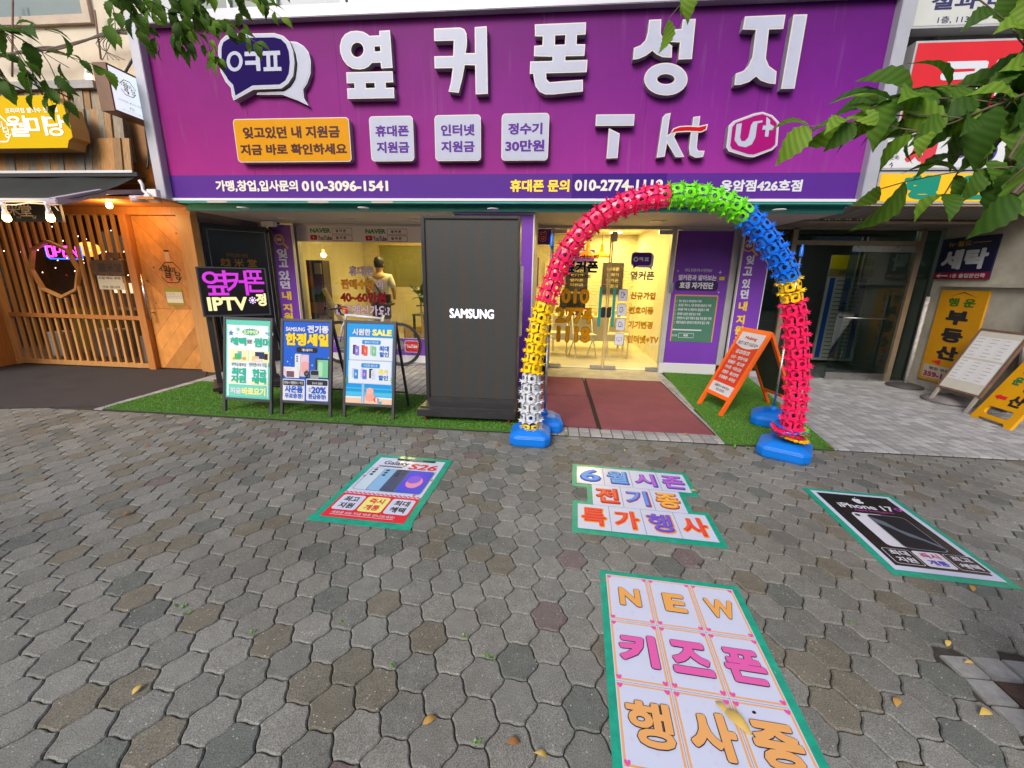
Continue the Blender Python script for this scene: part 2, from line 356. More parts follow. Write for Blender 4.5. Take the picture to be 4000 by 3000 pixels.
# pavers under the ground posters are hidden; the nearest ones in view are single parts
def pitzone(x, y): return 1.66 < x < 3.0 and .2 < y < 1.60
vis = sorted([c for c in cells if inview(*c, 60) and c[1] < APR-.1 and not pitzone(*c)], key=lambda c: (Vector((c[0], c[1], 0))-CAM).length)[:300]
vs_ = set(vis); field = MB()
for x, y in vis:
    o = bpy.data.objects.new('paver', random.choice(PM_ME)); COL.objects.link(o); o.parent = pave
    o.location = (x, y, random.uniform(-.003, .0015)); 
for x, y in cells:
    if (x, y) in vs_ or pitzone(x, y): continue
    P = PO
    if y > APR-.12:
        P = clip([(a, b) for a, b in PO], (0, 1), APR-y-.004)
        if len(P) < 5: continue
        ar = abs(sum(P[i][0]*P[(i+1)%len(P)][1]-P[(i+1)%len(P)][0]*P[i][1] for i in range(len(P))))/2
        if ar < .002: continue
    paver_geo(field, P, x, y, random.uniform(-.003, .0015), (random.uniform(-.012, .012), random.uniform(-.012, .012)))
tag(field.build('paver_field', PMI, pave), kind='stuff')
# rectangular pit slabs at the tree pit
slabm = mat('pale_granite_slab', (.24, .24, .235), .8, var=.3, vs=25, bump=.5, bs=150)
mb = MB()
pitl = [(1.74+.117*k, 1.508, random.uniform(-.04, .04)) for k in range(10)]+[(1.735, 1.508-.108*k, random.uniform(-.05, .05)) for k in range(1, 11)]
for k, (a, b, rz) in enumerate(pitl):
    fr = Fr((a, b, 0), (math.cos(rz), math.sin(rz), 0), (-math.sin(rz), math.cos(rz), 0)); o = MB().fbox(fr, -.054, .054, -.05, .05, -.02, random.uniform(-.004, .004)).build('slab', slabm, pave, bevel=.004)
MB().box(1.80, 2.95, .35, 1.45, -.02, -.006).build('pit_soil', mat('tree_pit_soil', (.05, .028, .02), .95, var=.5, vs=14, bump=1, bs=60), pave)

# ---- apron of small square tiles in front of the shops
apr = bpy.data.objects.new('apron', None); COL.objects.link(apr); tag(apr, kind='structure'); _ROOT[apr.name] = 1
def tile_mat(name, island):
    M = mat(name, (.25, .25, .25), .7, var=.16, vs=8, bump=.4, bs=180); t = M.node_tree; b = t.nodes['Principled BSDF']
    g = t.nodes.new('ShaderNodeNewGeometry' if island else 'ShaderNodeObjectInfo')
    r = ramp(t, [(0, (.29,.29,.295)), (.3, (.34,.34,.345)), (.55, (.26,.265,.27)), (.78, (.38,.385,.39)), (.93, (.31,.31,.30))], 'CONSTANT'); t.links.new(g.outputs['Random Per Island' if island else 'Random'], r.inputs[0])
    mx = [n for n in t.nodes if n.type == 'MIX'][0]; t.links.new(r.outputs[0], mx.inputs[6]); return M
TM, TMI = tile_mat('grey_floor_tile', False), tile_mat('grey_floor_tile_field', True)
tp = .1085; mbt = MB(); mbt.add([(-tp/2+.0035, -tp/2+.0035, .0), (tp/2-.0035, -tp/2+.0035, .0), (tp/2-.0035, tp/2-.0035, .0), (-tp/2+.0035, tp/2-.0035, .0)]+[(-tp/2+.0052, -tp/2+.0052, .014), (tp/2-.0052, -tp/2+.0052, .014), (tp/2-.0052, tp/2-.0052, .014), (-tp/2+.0052, tp/2-.0052, .014)], [(4,5,6,7),(0,1,5,4),(1,2,6,5),(2,3,7,6),(3,0,4,7)])
tme = mbt.mesh('tile', TM); tf = MB(); tl = []
def covered(x, y): 
    if -4.95 < x < -.36 and 3.79 < y < 4.9: return True
    if -.3 < x < 1.66 and 4.05 < y < 6.1: return True
    if x < -4.95: return True
    if y > 3.79 and (1.72+(y-3.8)*.05) < x < (2.58+(y-3.8)*.17): return True
    return False
j = 0; y = APR+tp/2
while y < 6.9:
    x = -4.95
    while x < 9:
        if not covered(x, y): tl.append((x, y))
        x += tp
    y += tp
tl.sort(key=lambda c: (not inview(*c), (Vector((c[0], c[1], 0))-CAM).length))
for i, (x, y) in enumerate(tl):
    z = .0 + random.uniform(-.0012, .0012)
    if i < 300:
        o = bpy.data.objects.new('tile', tme); COL.objects.link(o); o.parent = apr; o.location = (x, y, z)
    else: tf.add([(v[0]+x, v[1]+y, v[2]+z) for v in mbt.v], mbt.f)
tag(tf.build('tile_field', TMI, apr), kind='stuff')
tag(MB().box(-9.5, 12, APR, 12, -.013, .003).build('tile_bed', mat('dark_grout', (.035, .032, .03), .95, var=.3), apr), kind='structure')
# threshold strip at the shop door
tag(MB().box(-.25, 1.72, 6.24, 6.93, .0, .018).build('threshold', mat('worn_cement', (.36, .32, .25), .55, var=.35, vs=5, bump=.3), apr), kind='structure')

# ---- rubber mat in front of the restaurant
rub = mat('black_rubber', (.032, .031, .035), .8, var=.25, vs=3, bump=.6, bs=90)
t_ = thing('rubber_mat', 'black rubber mat laid in front of the wooden restaurant', 'mat', (-7, 4.8, 0))
P = [G(-300, 1600), G(0, 1597), G(452, 1590), G(600, 1545), G(800, 1487), G(812, 1447), G(0, 1436), G(-300, 1450)]
MB().prism(Fr((0,0,0),(1,0,0),(0,1,0)), [(p.x, p.y) for p in P], .004, .012).build('mat_sheet', rub, t_)
MB().prism(Fr((0,0,0),(1,0,0),(0,1,0)), [(-12, 3.9), (-8.3, 3.9), (-8.5, 5.7), (-12, 5.7)], .003, .011).build('mat_sheet', rub, t_)

# ---- artificial turf
turfb = mat('turf_backing', (.05, .13, .018), .9, var=.35, vs=30)
def grass_mat():
    M = mat('turf_blade', (.07, .19, .02), .5, spec=.3); t = M.node_tree; b = t.nodes['Principled BSDF']
    g = t.nodes.new('ShaderNodeNewGeometry'); r = ramp(t, [(0, (.05,.17,.012)), (.5, (.085,.28,.02)), (.85, (.14,.36,.03)), (1, (.24,.38,.06))]); t.links.new(g.outputs['Random Per Island'], r.inputs[0]); t.links.new(r.outputs[0], b.inputs['Base Color']); return M
GM = grass_mat()
def turf(poly, nm, dens=13000):
    fr = Fr((0,0,0),(1,0,0),(0,1,0)); base = MB().prism(fr, poly, .006, .018).build(nm, turfb); tag(base, kind='stuff')
    xs = [p[0] for p in poly]; ys = [p[1] for p in poly]; mb = MB(); n = int((max(xs)-min(xs))*(max(ys)-min(ys))*dens)
    def inside(x, y):
        c = False
        for i in range(len(poly)):
            (x1, y1), (x2, y2) = poly[i-1], poly[i]
            if (y1 > y) != (y2 > y) and x < (x2-x1)*(y-y1)/(y2-y1)+x1: c = not c
        return c
    for _ in range(n):
        x, y = random.uniform(min(xs)-.004, max(xs)+.004), random.uniform(min(ys)-.006, max(ys))
        if not inside(x, y): continue
        q = random.uniform(0, 6.283); w = .0032; h = random.uniform(.006, .016); lx, ly = random.uniform(-.011, .011), random.uniform(-.011, .011)
        k = len(mb.v); mb.v += [(x-w*math.cos(q), y-w*math.sin(q), .016), (x+w*math.cos(q), y+w*math.sin(q), .016), (x+lx, y+ly, .016+h)]; mb.f.append((k, k+1, k+2))
    o = mb.build('blades', GM, base); tag(o, kind='stuff')
    return base
g0 = G(455, 1589)
tag(turf([(g0.x-.03, 3.84), (-2.6, 3.815), (-.33, 3.81), (-.36, 4.93), (-3.6, 4.93), (-4.86, 5.10)], 'artificial_turf'), 'bright green artificial turf strip under the A-boards and video kiosk', 'turf')
tag(turf([(1.68, 3.80), (2.66, 3.80), (3.2, 6.82), (1.87, 6.88)], 'artificial_turf'), 'bright green artificial turf panel right of the red mats', 'turf')

# ---- red ribbed mats
def rib_mat():
    M = mat('red_ribbed_carpet', (.20, .035, .045), .85, var=.18, vs=4); t = M.node_tree; b = t.nodes['Principled BSDF']; g = t.nodes.new('ShaderNodeNewGeometry')
    w = t.nodes.new('ShaderNodeTexWave'); w.inputs['Scale'].default_value = 27; w.bands_direction = 'X'; t.links.new(g.outputs['Position'], w.inputs[0])
    bp = t.nodes.new('ShaderNodeBump'); bp.inputs['Strength'].default_value = 1; bp.inputs['Distance'].default_value = .006; t.links.new(w.outputs[1], bp.inputs['Height']); t.links.new(bp.outputs[0], b.inputs['Normal'])
    mx = [n for n in t.nodes if n.type == 'MIX'][0]; r = ramp(t, [(0, (.17,.035,.045)), (1, (.46,.13,.155))]); t.links.new(w.outputs[1], r.inputs[0]); t.links.new(r.outputs[0], mx.inputs[6])
    return M
RM = rib_mat(); edge = mat('dark_mat_edge', (.055, .035, .032), .9, spec=.1)
fr = Fr((0,0,0),(1,0,0),(0,1,0))
MB().box(.505, .54, 4.0, 6.2, .0125, .0135).build('mat_seam_strip', edge, apr)
for nm, lb, x0, x1, y0, y1 in (('door_mat', 'large red ribbed door mat, right of the dark seam', .529, 1.67, 4.0, 6.2), ('door_mat', 'red ribbed mat left of the dark seam, nearest the paving', -.30, .517, 4.02, 5.16), ('door_mat', 'red ribbed mat left of the dark seam, nearest the glass door', -.28, .51, 5.18, 6.22)):
    t_ = thing(nm, lb, 'mat', ((x0+x1)/2, (y0+y1)/2, 0), group='red ribbed door mats')
    MB().fbox(fr, x0+.02, x1-.02, y0+.01, y1-.01, .014, .026).build('carpet', RM, t_); 
    [MB().fbox(fr, q, q+.02, y0, y1, .0125, .023).build('mat_edge', edge, t_) for q in (x0, x1-.02)]

# ================================================================ FLOOR POSTERS
def poster_fr(p0, p1):   # near-left and near-right corner in the photo
    a, b = G(*p0), G(*p1); u = (b-a).normalized(); return Fr((a.x, a.y, 0.0), u, Vector((-u.y, u.x, 0)))
paper = mat('glossy_white_paper', (.55, .59, .75), .38, coat=.2, var=.02, vs=7, dirt=.02)
tape = mat('green_floor_tape', (.0, .31, .20), .4, var=.28, vs=16, bump=.5, bs=22, coat=.15)
ZG = zm(1000, 1650, 2.212); ZI = zm(3000, 1800, 2.212); ZS = zm(2100, 1700, 2.4578); ZN = zm(2200, 2150, 1.9518)
PZ = .0035
# --- galaxy poster
fr = poster_fr(ZG(447, 842), ZG(1312, 932)); t_ = thing('floor_poster', 'white and red poster of four phones, taped to the paving with green tape', 'poster', fr.o)
A0, B0, A1, B1 = 0, 0, .66, .985
mb = MB()
for q in ((A0-.01, A1+.012, B0-.005, B0+.062), (A0-.004, A1, B1-.05, B1+.006), (A0, A0+.06, B0, B1), (A1-.06, A1, B0, B1)): mb.fbox(fr, *q, .0012, PZ-.001+.0004*len(mb.v)/8)
mb.build('tape', tape, t_)
sheet(fr, .05, .05, A1-.05, B1-.045, paper, 'sheet', t_, PZ+.001)
sheet(fr, .05, .05, A1-.05, .345, rprint, 'red_panel', t_, PZ+.002)
text(fr, 'Galaxy', .12, .80, .33, .885, kprint, t_, PZ+.003, bold=.01)
text(fr, 'S26', .345, .765, .575, .865, rprint, t_, PZ+.003, bold=.03, slant=.15)
sheet(fr, .10, .775, .30, .795, kprint, 'print', t_, PZ+.003, r=.009)
sheet(fr, .20, .905, .53, .94, kprint, 'print', t_, PZ+.003, r=.01); text(fr, 'SAMSUNG', .31, .914, .42, .930, wprint, t_, PZ+.004)
text(fr, 'Galaxy S26 | S26+ | S26 Ultra', .11, .780, .29, .790, wprint, t_, PZ+.004, bold=.01)
for i, (x, c, c2) in enumerate(((.075, '#c9dcea', '#dfeaf4'), (.175, '#8dbfe8', '#9fcdf0'), (.275, '#4c5573', '#5c6684'), (.385, '#4a5ae0', '#7d6cf0'))):
    sheet(fr, x, .40, x+.20, .745, cm('#6f7f95'), 'phone_print', t_, PZ+.003+i*.0008, r=.022); sheet(fr, x+.004, .404, x+.196, .741, cm(c), 'phone_print', t_, PZ+.0032+i*.0008, r=.02)
    if i == 3:
        MB().poly(fr, ell(x+.10, .575, .088, .13), PZ+.0062).build('phone_print', cm('#6a4be0'), t_); MB().poly(fr, ell(x+.10, .56, .06, .085), PZ+.0066).build('phone_print', cm('#e79ab8'), t_); MB().poly(fr, ell(x+.085, .60, .05, .06), PZ+.007).build('phone_print', cm('#8a63e6'), t_)
    else:
        for k in range(3): MB().poly(fr, ell(x+.035, .715-k*.04, .015, .015, 14), PZ+.0036+i*.0008+.0003).build('lens_print', kprint, t_)
        if i == 2:
            for k in range(2): MB().poly(fr, ell(x+.075, .715-k*.04, .011, .011, 14), PZ+.0056).build('lens_print', kprint, t_)
for k in range(34):
    for r_ in range(2):
        if (k+r_) % 2: sheet(fr, .05+k*.0165, .348+r_*.011, .05+(k+1)*.0165, .359+r_*.011, rprint, 'print', t_, PZ+.003)
for i, (x, m_, s1, s2, tm) in enumerate(((.07, paper, '최고', '지원', kprint), (.25, cm('#f1ee8a'), '즉시', '개통', rprint), (.43, paper, '최대', '혜택', kprint))):
    sheet(fr, x, .135, x+.165, .32, m_, 'badge', t_, PZ+.004, r=.022); text(fr, s1, x+.03, .235, x+.135, .30, tm, t_, PZ+.005, bold=.03); text(fr, s2, x+.03, .155, x+.135, .22, tm, t_, PZ+.005, bold=.03)
text(fr, '새로운 S26 지금 바로 만나보세요!', .10, .088, .53, .117, wprint, t_, PZ+.004, bold=.01); sheet(fr, .10, .076, .53, .080, wprint, 'print', t_, PZ+.004)
for q, s_ in ((.068, 0), (.585, 1)): text(Fr(fr.pt(q, .42, 0), fr.v, -fr.u), 'Galaxy S26', 0, -.012, .34, .012, cm('#b9c3d3'), t_, PZ+.002, bold=.01)
for x, y in ((.105, .745), (.068, .60), (.60, .62), (.55, .385)): MB().poly(fr, [(x, y+.018), (x+.004, y+.004), (x+.016, y), (x+.004, y-.004), (x, y-.018), (x-.004, y-.004), (x-.016, y), (x-.004, y+.004)], PZ+.0045).build('star_print', rprint, t_)
# --- black phone poster
fr = poster_fr(ZI(1075, 985), ZI(2212, 1120)); t_ = thing('floor_poster', 'black iPhone 17 poster with white border, taped down with green tape', 'poster', fr.o)
A1 = (G(*ZI(2212, 1120))-G(*ZI(1075, 985))).length; B1 = .955; kp = mat('glossy_black_paper', (.016, .015, .017), .22, coat=.4, var=.1, vs=10)
mb = MB()
for q in ((0, A1, 0, .06), (0, A1, B1-.045, B1), (0, .05, 0, B1), (A1-.05, A1, 0, B1)): mb.fbox(fr, *q, .0012, PZ-.001+.0004*len(mb.v)/8)
mb.build('tape', tape, t_)
sheet(fr, .04, .045, A1-.035, B1-.035, paper, 'sheet', t_, PZ+.001); sheet(fr, .068, .085, A1-.066, B1-.062, kp, 'black_panel', t_, PZ+.002)
# apple logo
ap = [(0,-.5),(-.13,-.56),(-.28,-.44),(-.40,-.18),(-.42,.08),(-.32,.30),(-.16,.36),(0,.28),(.18,.36),(.34,.28),(.40,.20),(.28,.06),(.27,-.12),(.42,-.24),(.32,-.46),(.16,-.56)]
MB().poly(fr, [(.295+x*.07, .815+y*.075) for x, y in ap], PZ+.003).build('emblem', wprint, t_); MB().poly(fr, [(.295+x*.07, .815+y*.075) for x, y in [(.0,.40),(.03,.55),(.16,.66),(.14,.48)]], PZ+.003).build('emblem', wprint, t_)
text(fr, 'iPhone 17', .13, .70, .47, .765, wprint, t_, PZ+.003, bold=.03); text(fr, 'Apple Intelligence', .20, .662, .44, .69, cm('#c04aa0'), t_, PZ+.003, bold=.012)
MB().poly(fr, ell(.50, .735, .022, .022), PZ+.003).build('ring_print', cm('#b43cc8'), t_); MB().poly(fr, ell(.50, .735, .012, .012), PZ+.0034).build('ring_print', kp, t_); MB().poly(fr, [(.508, .735), (.524, .745), (.52, .725)], PZ+.0036).build('ring_print', cm('#ff7a3c'), t_)
sheet(fr, .15, .27, .35, .64, wprint, 'phone_print', t_, PZ+.003, r=.03); MB().poly(fr, ell(.18, .61, .016, .016), PZ+.0035).build('lens_print', kprint, t_)
sheet(fr, .235, .262, .465, .632, cm('#8b93a2'), 'phone_print', t_, PZ+.004, r=.032); sheet(fr, .240, .267, .460, .627, cm('#20242c'), 'phone_print', t_, PZ+.0045, r=.03)
MB().poly(fr, [(.243,.60),(.30,.55),(.33,.47),(.38,.42),(.457,.33),(.457,.29),(.40,.36),(.34,.40),(.29,.48),(.243,.53)], PZ+.005).build('phone_print', cm('#67707e'), t_)
for x, s1, s2, tm, hl in ((.09, '최대', '지원', wprint, 0), (.245, '즉시', '개통', cm('#c8327d'), 1), (.40, '최고', '혜택', wprint, 0)):
    sheet(fr, x, .105, x+.145, .245, wprint, 'badge', t_, PZ+.003, r=.015)
    if not hl: sheet(fr, x+.003, .108, x+.142, .242, kp, 'badge', t_, PZ+.0035, r=.013)
    text(fr, s1, x+.025, .182, x+.12, .23, tm, t_, PZ+.0045, bold=.03); text(fr, s2, x+.025, .12, x+.12, .168, cm('#5c46c8') if hl else tm, t_, PZ+.0045, bold=.03)
# --- season poster
fr = poster_fr(ZS(328, 945), ZS(1805, 1103)); t_ = thing('floor_poster', 'stepped poster of eleven white letter sheets in three rows edged with green tape', 'poster', fr.o)
cw, chh = .2085, .292; top = .058+3*chh
def row(y, x0, n): return [(x0+i*cw, y, x0+(i+1)*cw, y+chh) for i in range(n)]
rows = [(row(.058, .035, 4), '특가행사', ['#e23226']*2+['#5a48c0', '#e23226'], '#f2a238'), (row(.058+chh, .14, 3), '전기종', ['#e2482c', '#3f6fe0', '#f0a336'], '#b43018'), (row(.058+2*chh, .03, 4), '6월시존', ['#3f74e6', '#4a8ae0', '#a44bd0', '#a850cc'], '#2a4aa0')]
mb = MB()
for k, (rr, *_) in enumerate(rows):
    x0, y0, x1, y1 = rr[0][0], rr[0][1], rr[-1][2], rr[0][3]
    for q in ((x0-.035, x0+.02, y0-.03, y1+.03), (x1-.02, x1+.035, y0-.03, y1+.03), (x0-.035, x1+.035, y0-.045, y0+.01), (x0-.035, x1+.035, y1-.01, y1+.04)): mb.fbox(fr, *q, .0012, .0022+.0001*len(mb.v)/8)
mb.build('tape', tape, t_)
for rr, s_, cc, oc in rows:
    for (x0, y0, x1, y1), ch, c in zip(rr, s_, cc):
        sh_ = sheet(fr, x0+.0015, y0+.0015, x1-.0015, y1-.0015, paper, 'letter_sheet', t_, PZ+.0022)
        k = .03; MX = cm(c)
        fb = fr.rect((0,0),(1,1)); 
        text(fr, ch, x0+.022, y0+.032, x1-.018, y1-.04, cm(oc), sh_, PZ+.0028, bold=.062, name='letter_outline'); text(fr, ch, x0+.03, y0+.045, x1-.028, y1-.045, MX, sh_, PZ+.0042, bold=.038, name='letter')
        text(fr, ch, x0+.034, y0+.058, x1-.036, y1-.047, cm({'#e23226': '#f0584a', '#5a48c0': '#7464d8', '#e2482c': '#f26a48', '#3f6fe0': '#6c9cf2', '#f0a336': '#f7c160', '#3f74e6': '#6aa6f4', '#4a8ae0': '#7ab4ee', '#a44bd0': '#bb72e0', '#a850cc': '#bf76dc'}[c]), sh_, PZ+.0052, bold=.008, name='letter_highlight')
# --- NEW poster
fr = poster_fr(ZN(385, 1659), ZN(2000, 1655)); d = G(*ZN(275, 148)); e_ = G(*ZN(1325, 278)); u = (e_-d).normalized(); v = Vector((-u.y, u.x, 0))
fr = Fr((d.x, d.y, 0), u, v); WN = (e_-d).length; t_ = thing('floor_poster', 'tall NEW poster of nine sheets with orange and pink letters, nearest the camera', 'poster', fr.o)
cw = (WN-.065)/3; chh = .297; nr = 4
mb = MB(); H = .05+chh*3+.05
for q in ((0, WN, -.05, .0), (0, WN, -H, -H+.055), (0, .05, -H, 0), (WN-.045, WN, -H, 0)): mb.fbox(fr, *q, .0012, .002+.0001*len(mb.v)/8)
mb.build('tape', tape, t_)
pinkp = cm('#e85aa8'); org = cm('#f0b070'); lil = paper
heart = [(0,-.5),(-.42,-.05),(-.5,.22),(-.36,.44),(-.14,.42),(0,.24),(.14,.42),(.36,.44),(.5,.22),(.42,-.05)]
for r_, (s_, c) in enumerate((('NEW', '#efae5e'), ('키즈폰', '#e765b2'), ('행사중', '#efb06c'))):
    for k in range(3):
        x0 = .032+k*cw; y1 = -.03-r_*chh*1.0; y0 = y1-chh
        sh_ = sheet(fr, x0, y0, x0+cw-.0015, y1-.0015, lil, 'letter_sheet', t_, PZ+.001)
        mb = MB()
        for q in ((x0+.004, x0+.012, y0+.006, y1-.008), (x0+cw-.014, x0+cw-.006, y0+.006, y1-.008), (x0+.004, x0+cw-.006, y0+.006, y0+.013), (x0+.004, x0+cw-.006, y1-.014, y1-.008)): mb.quad(fr, *q, PZ+.0015+.00003*len(mb.v))
        mb.build('border_print', org, sh_)
        mb = MB()
        for hx in (x0+.016, x0+cw-.018):
            for hy in (y0+.016, y1-.018): mb.poly(fr, [(hx+a*.022, hy+b*.022) for a, b in heart], PZ+.0022)
        mb.build('heart_print', pinkp, sh_)
        mb = MB()
        for _ in range(8):
            hx, hy = x0+random.uniform(.03, cw-.03), y0+random.uniform(.03, chh-.03); mb.poly(fr, ell(hx, hy, .008, .007, 8), PZ+.0014)
        tag(mb.build('faint_print', mat('faint_pink', (.55, .55, .70), .3, coat=.2), sh_), kind='stuff')
        w_ = .05 if r_ == 0 else .078; cx = x0+cw/2+.002; cy = (y0+y1)/2+.002; hh = .058 if r_ == 0 else .078
        if s_[k] == 'W': w_ = .065
        text(fr, s_[k], cx-w_-.003, cy-hh-.003, cx+w_+.003, cy+hh+.003, cm('#2c1c34'), sh_, PZ+.003, bold=.068 if s_[k] != '행' else .056, name='letter_outline'); text(fr, s_[k], cx-w_, cy-hh, cx+w_, cy+hh, cm(c), sh_, PZ+.0045, bold=.05 if s_[k] != '행' else .036, name='letter')
# ================================================================ MAIN SIGN
YS = 5.40
fs = wallfr(YS)
def sign_vinyl():
    M = bpy.data.materials.new('magenta_gradient_vinyl'); M.use_nodes = True; t = M.node_tree; b = t.nodes['Principled BSDF']; L = t.links.new
    g = t.nodes.new('ShaderNodeNewGeometry'); s = t.nodes.new('ShaderNodeSeparateXYZ'); L(g.outputs['Position'], s.inputs[0])
    mz = t.nodes.new('ShaderNodeMapRange'); mz.inputs[1].default_value = 2.7; mz.inputs[2].default_value = 4.35; L(s.outputs[2], mz.inputs[0])
    mx_ = t.nodes.new('ShaderNodeMapRange'); mx_.inputs[1].default_value = -5.2; mx_.inputs[2].default_value = 3.4; L(s.outputs[0], mx_.inputs[0])
    a = ramp(t, [(0, (.30,.020,.185)), (.55, (.23,.014,.17)), (1, (.18,.010,.15))]); c = ramp(t, [(0, (.25,.026,.27)), (.5, (.145,.013,.22)), (1, (.088,.009,.14))])  # printed gradient, with shade near the top put into its darker colours
    L(mz.outputs[0], a.inputs[0]); L(mz.outputs[0], c.inputs[0]); mm = t.nodes.new('ShaderNodeMix'); mm.data_type = 'RGBA'; L(mx_.outputs[0], mm.inputs[0]); L(a.outputs[0], mm.inputs[6]); L(c.outputs[0], mm.inputs[7])
    n = t.nodes.new('ShaderNodeTexNoise'); n.inputs['Scale'].default_value = 2.5; n.inputs['Detail'].default_value = 8; n.inputs['Roughness'].default_value = .7; L(g.outputs['Position'], n.inputs[0]); mr = t.nodes.new('ShaderNodeMapRange'); mr.inputs[1].default_value = .3; mr.inputs[2].default_value = .7; mr.inputs[3].default_value = .93; mr.inputs[4].default_value = 1.08; L(n.outputs[0], mr.inputs[0])
    mu = t.nodes.new('ShaderNodeMix'); mu.data_type = 'RGBA'; mu.blend_type = 'MULTIPLY'; mu.inputs[0].default_value = 1; L(mm.outputs[2], mu.inputs[6]); L(mr.outputs[0], mu.inputs[7]); L(mu.outputs[2], b.inputs['Base Color'])
    sm = t.nodes.new('ShaderNodeMapping'); sm.inputs['Scale'].default_value = (9, 9, .7); L(g.outputs['Position'], sm.inputs[0]); sn = t.nodes.new('ShaderNodeTexNoise'); sn.inputs['Scale'].default_value = 1.6; sn.inputs['Detail'].default_value = 6; L(sm.outputs[0], sn.inputs[0]); sr = t.nodes.new('ShaderNodeMapRange'); sr.inputs[1].default_value = .58; sr.inputs[2].default_value = .8; sr.inputs[4].default_value = .16; L(sn.outputs[0], sr.inputs[0])
    dm = t.nodes.new('ShaderNodeMix'); dm.data_type = 'RGBA'; L(sr.outputs[0], dm.inputs[0]); L(mu.outputs[2], dm.inputs[6]); dm.inputs[7].default_value = (.30,.24,.26,1); L(dm.outputs[2], b.inputs['Base Color'])
    b.inputs['Roughness'].default_value = .5; b.inputs['Specular IOR Level'].default_value = .1; return M
SV = sign_vinyl()
band = mat('violet_band_vinyl', '#522786', .5, spec=.15, var=.05, vs=4); band2 = mat('deep_violet_patch', '#3d1778', .5, spec=.15, var=.05, vs=4)
letw = mat('lavender_acrylic', (.40, .43, .55), .4, spec=.3, var=.06, vs=6); trim = mat('cream_letter_trim', (.58, .54, .52), .4); side = mat('silver_letter_side', (.36, .37, .41), .42, metal=.35, var=.15, vs=10)
sg = thing('shop_sign', 'huge purple shop sign with raised white Korean letters spanning the whole storefront', 'shop sign', (-.9, YS, 2.44))
x0, z0 = -5.10, 2.44; x1, z1 = 3.37, 4.345
mb = MB(); xs_ = [x0+(x1-x0)*k/7 for k in range(8)]
for k in range(7): MB().box(xs_[k]+(.0012 if k else 0), xs_[k+1]-.0012, YS+.0006*(k % 2), YS+.10, z0+.28, z1).build('panel', SV, sg)
MB().box(x0, x1, YS, YS+.10, z0, z0+.28).build('bottom_band', band, sg)
a0, b0, a1, b1 = fs.rect(ZB(612, 1425), ZB(1305, 1225)); sheet(fs, a0, z0+.005, a1, z0+.279, band2, 'band_patch', sg, .002)
mb = MB(); 
mb.box(x0-.13, x0, YS-.10, YS+.6, z0-.03, z1+.12).box(x1, x1+.13, YS-.10, YS+.6, z0-.03, z1+.12).box(x0, x1, YS-.10, YS+.6, z1, z1+.12)
mb.build('frame', alu, sg, bevel=.006)
MB().box(x0, x1, YS-.03, YS+.02, z0-.03, z0).build('bottom_trim', white, sg)
YL = YS-.09; fl = wallfr(YL)
def L_(z, pts): return [fl.loc(*z(*p)) for p in pts]
def zell(z, cx, cy, rx, ry, n=30): return L_(z, ell(cx, cy, rx, ry, n))
def channel(name, loops, parent, face=letw, depth=.09, off=0.0):
    b_ = shape(fl, loops, -depth-off, -.002-off, side, name, parent); shape(fl, loops, -.003-off, .0-off, trim, 'letter_trim', b_, off=0); shape(fl, loops, -.001-off, .0015-off, face, 'letter_face', b_, off=-.012); return b_
z = ZA
channel('channel_letter', [L_(z, [(1255,222),(1333,217),(1352,488),(1270,492),(1266,450),(1203,453),(1180,478),(1150,494),(1110,500),(1065,494),(1025,470),(995,430),(975,380),(972,330),(985,280),(1010,245),(1050,225),(1095,221),(1140,228),(1170,245),(1185,258),(1257,254)]), zell(z, 1098, 358, 45, 52, 20), L_(z, [(1222,334),(1262,333),(1264,368),(1223,370)])], sg)
channel('channel_letter', [L_(z, [(1018,520),(1352,512),(1357,592),(1302,594),(1304,632),(1362,630),(1365,706),(1028,712),(1024,636),(1078,634),(1076,598),(1022,600)]), L_(z, [(1158,598),(1222,596),(1224,632),(1160,634)])], sg)
channel('channel_letter', [L_(z, [(1650,205),(1840,197),(1868,210),(1884,240),(1888,290),(1885,340),(1877,382),(1945,382),(1943,195),(2030,188),(2038,675),(1950,680),(1946,470),(1872,468),(1855,560),(1828,668),(1755,660),(1772,590),(1785,490),(1655,492),(1652,405),(1788,402),(1792,292),(1652,296)])], sg)
z = ZB
channel('channel_letter', [L_(z, [(348,175),(718,160),(715,248),(652,252),(650,318),(712,318),(706,402),(570,405),(568,435),(728,430),(722,520),(430,528),(432,570),(455,592),(695,573),(695,658),(480,680),(425,680),(385,662),(355,625),(342,570),(338,532),(312,532),(316,442),(475,438),(476,408),(342,405),(344,330),(403,325),(405,262),(350,262)]), L_(z, [(495,255),(568,252),(564,320),(494,322)])], sg)
channel('channel_letter', [L_(z, [(1172,142),(1260,138),(1256,240),(1275,285),(1338,330),(1335,415),(1270,412),(1225,392),(1195,365),(1150,400),(1100,422),(1055,430),(1062,345),(1110,325),(1145,290),(1160,240)])], sg)
channel('channel_letter', [L_(z, [(1415,140),(1508,135),(1480,425),(1382,428),(1394,305),(1312,302),(1322,212),(1405,208)])], sg)
channel('channel_letter', [zell(z, 1293, 568, 157, 118), zell(z, 1293, 568, 63, 36, 22)], sg, off=.004)
channel('channel_letter', [L_(z, [(1862,118),(2155,105),(2138,208),(2035,212),(2012,420),(2035,475),(2090,515),(2082,605),(2030,600),(1975,580),(1942,550),(1890,590),(1830,610),(1785,612),(1795,530),(1850,510),(1885,475),(1915,410),(1940,215),(1845,212)])], sg)
channel('channel_letter', [L_(ZC, [(207,118),(320,115),(215,718),(105,720)])], sg)
z = ZA
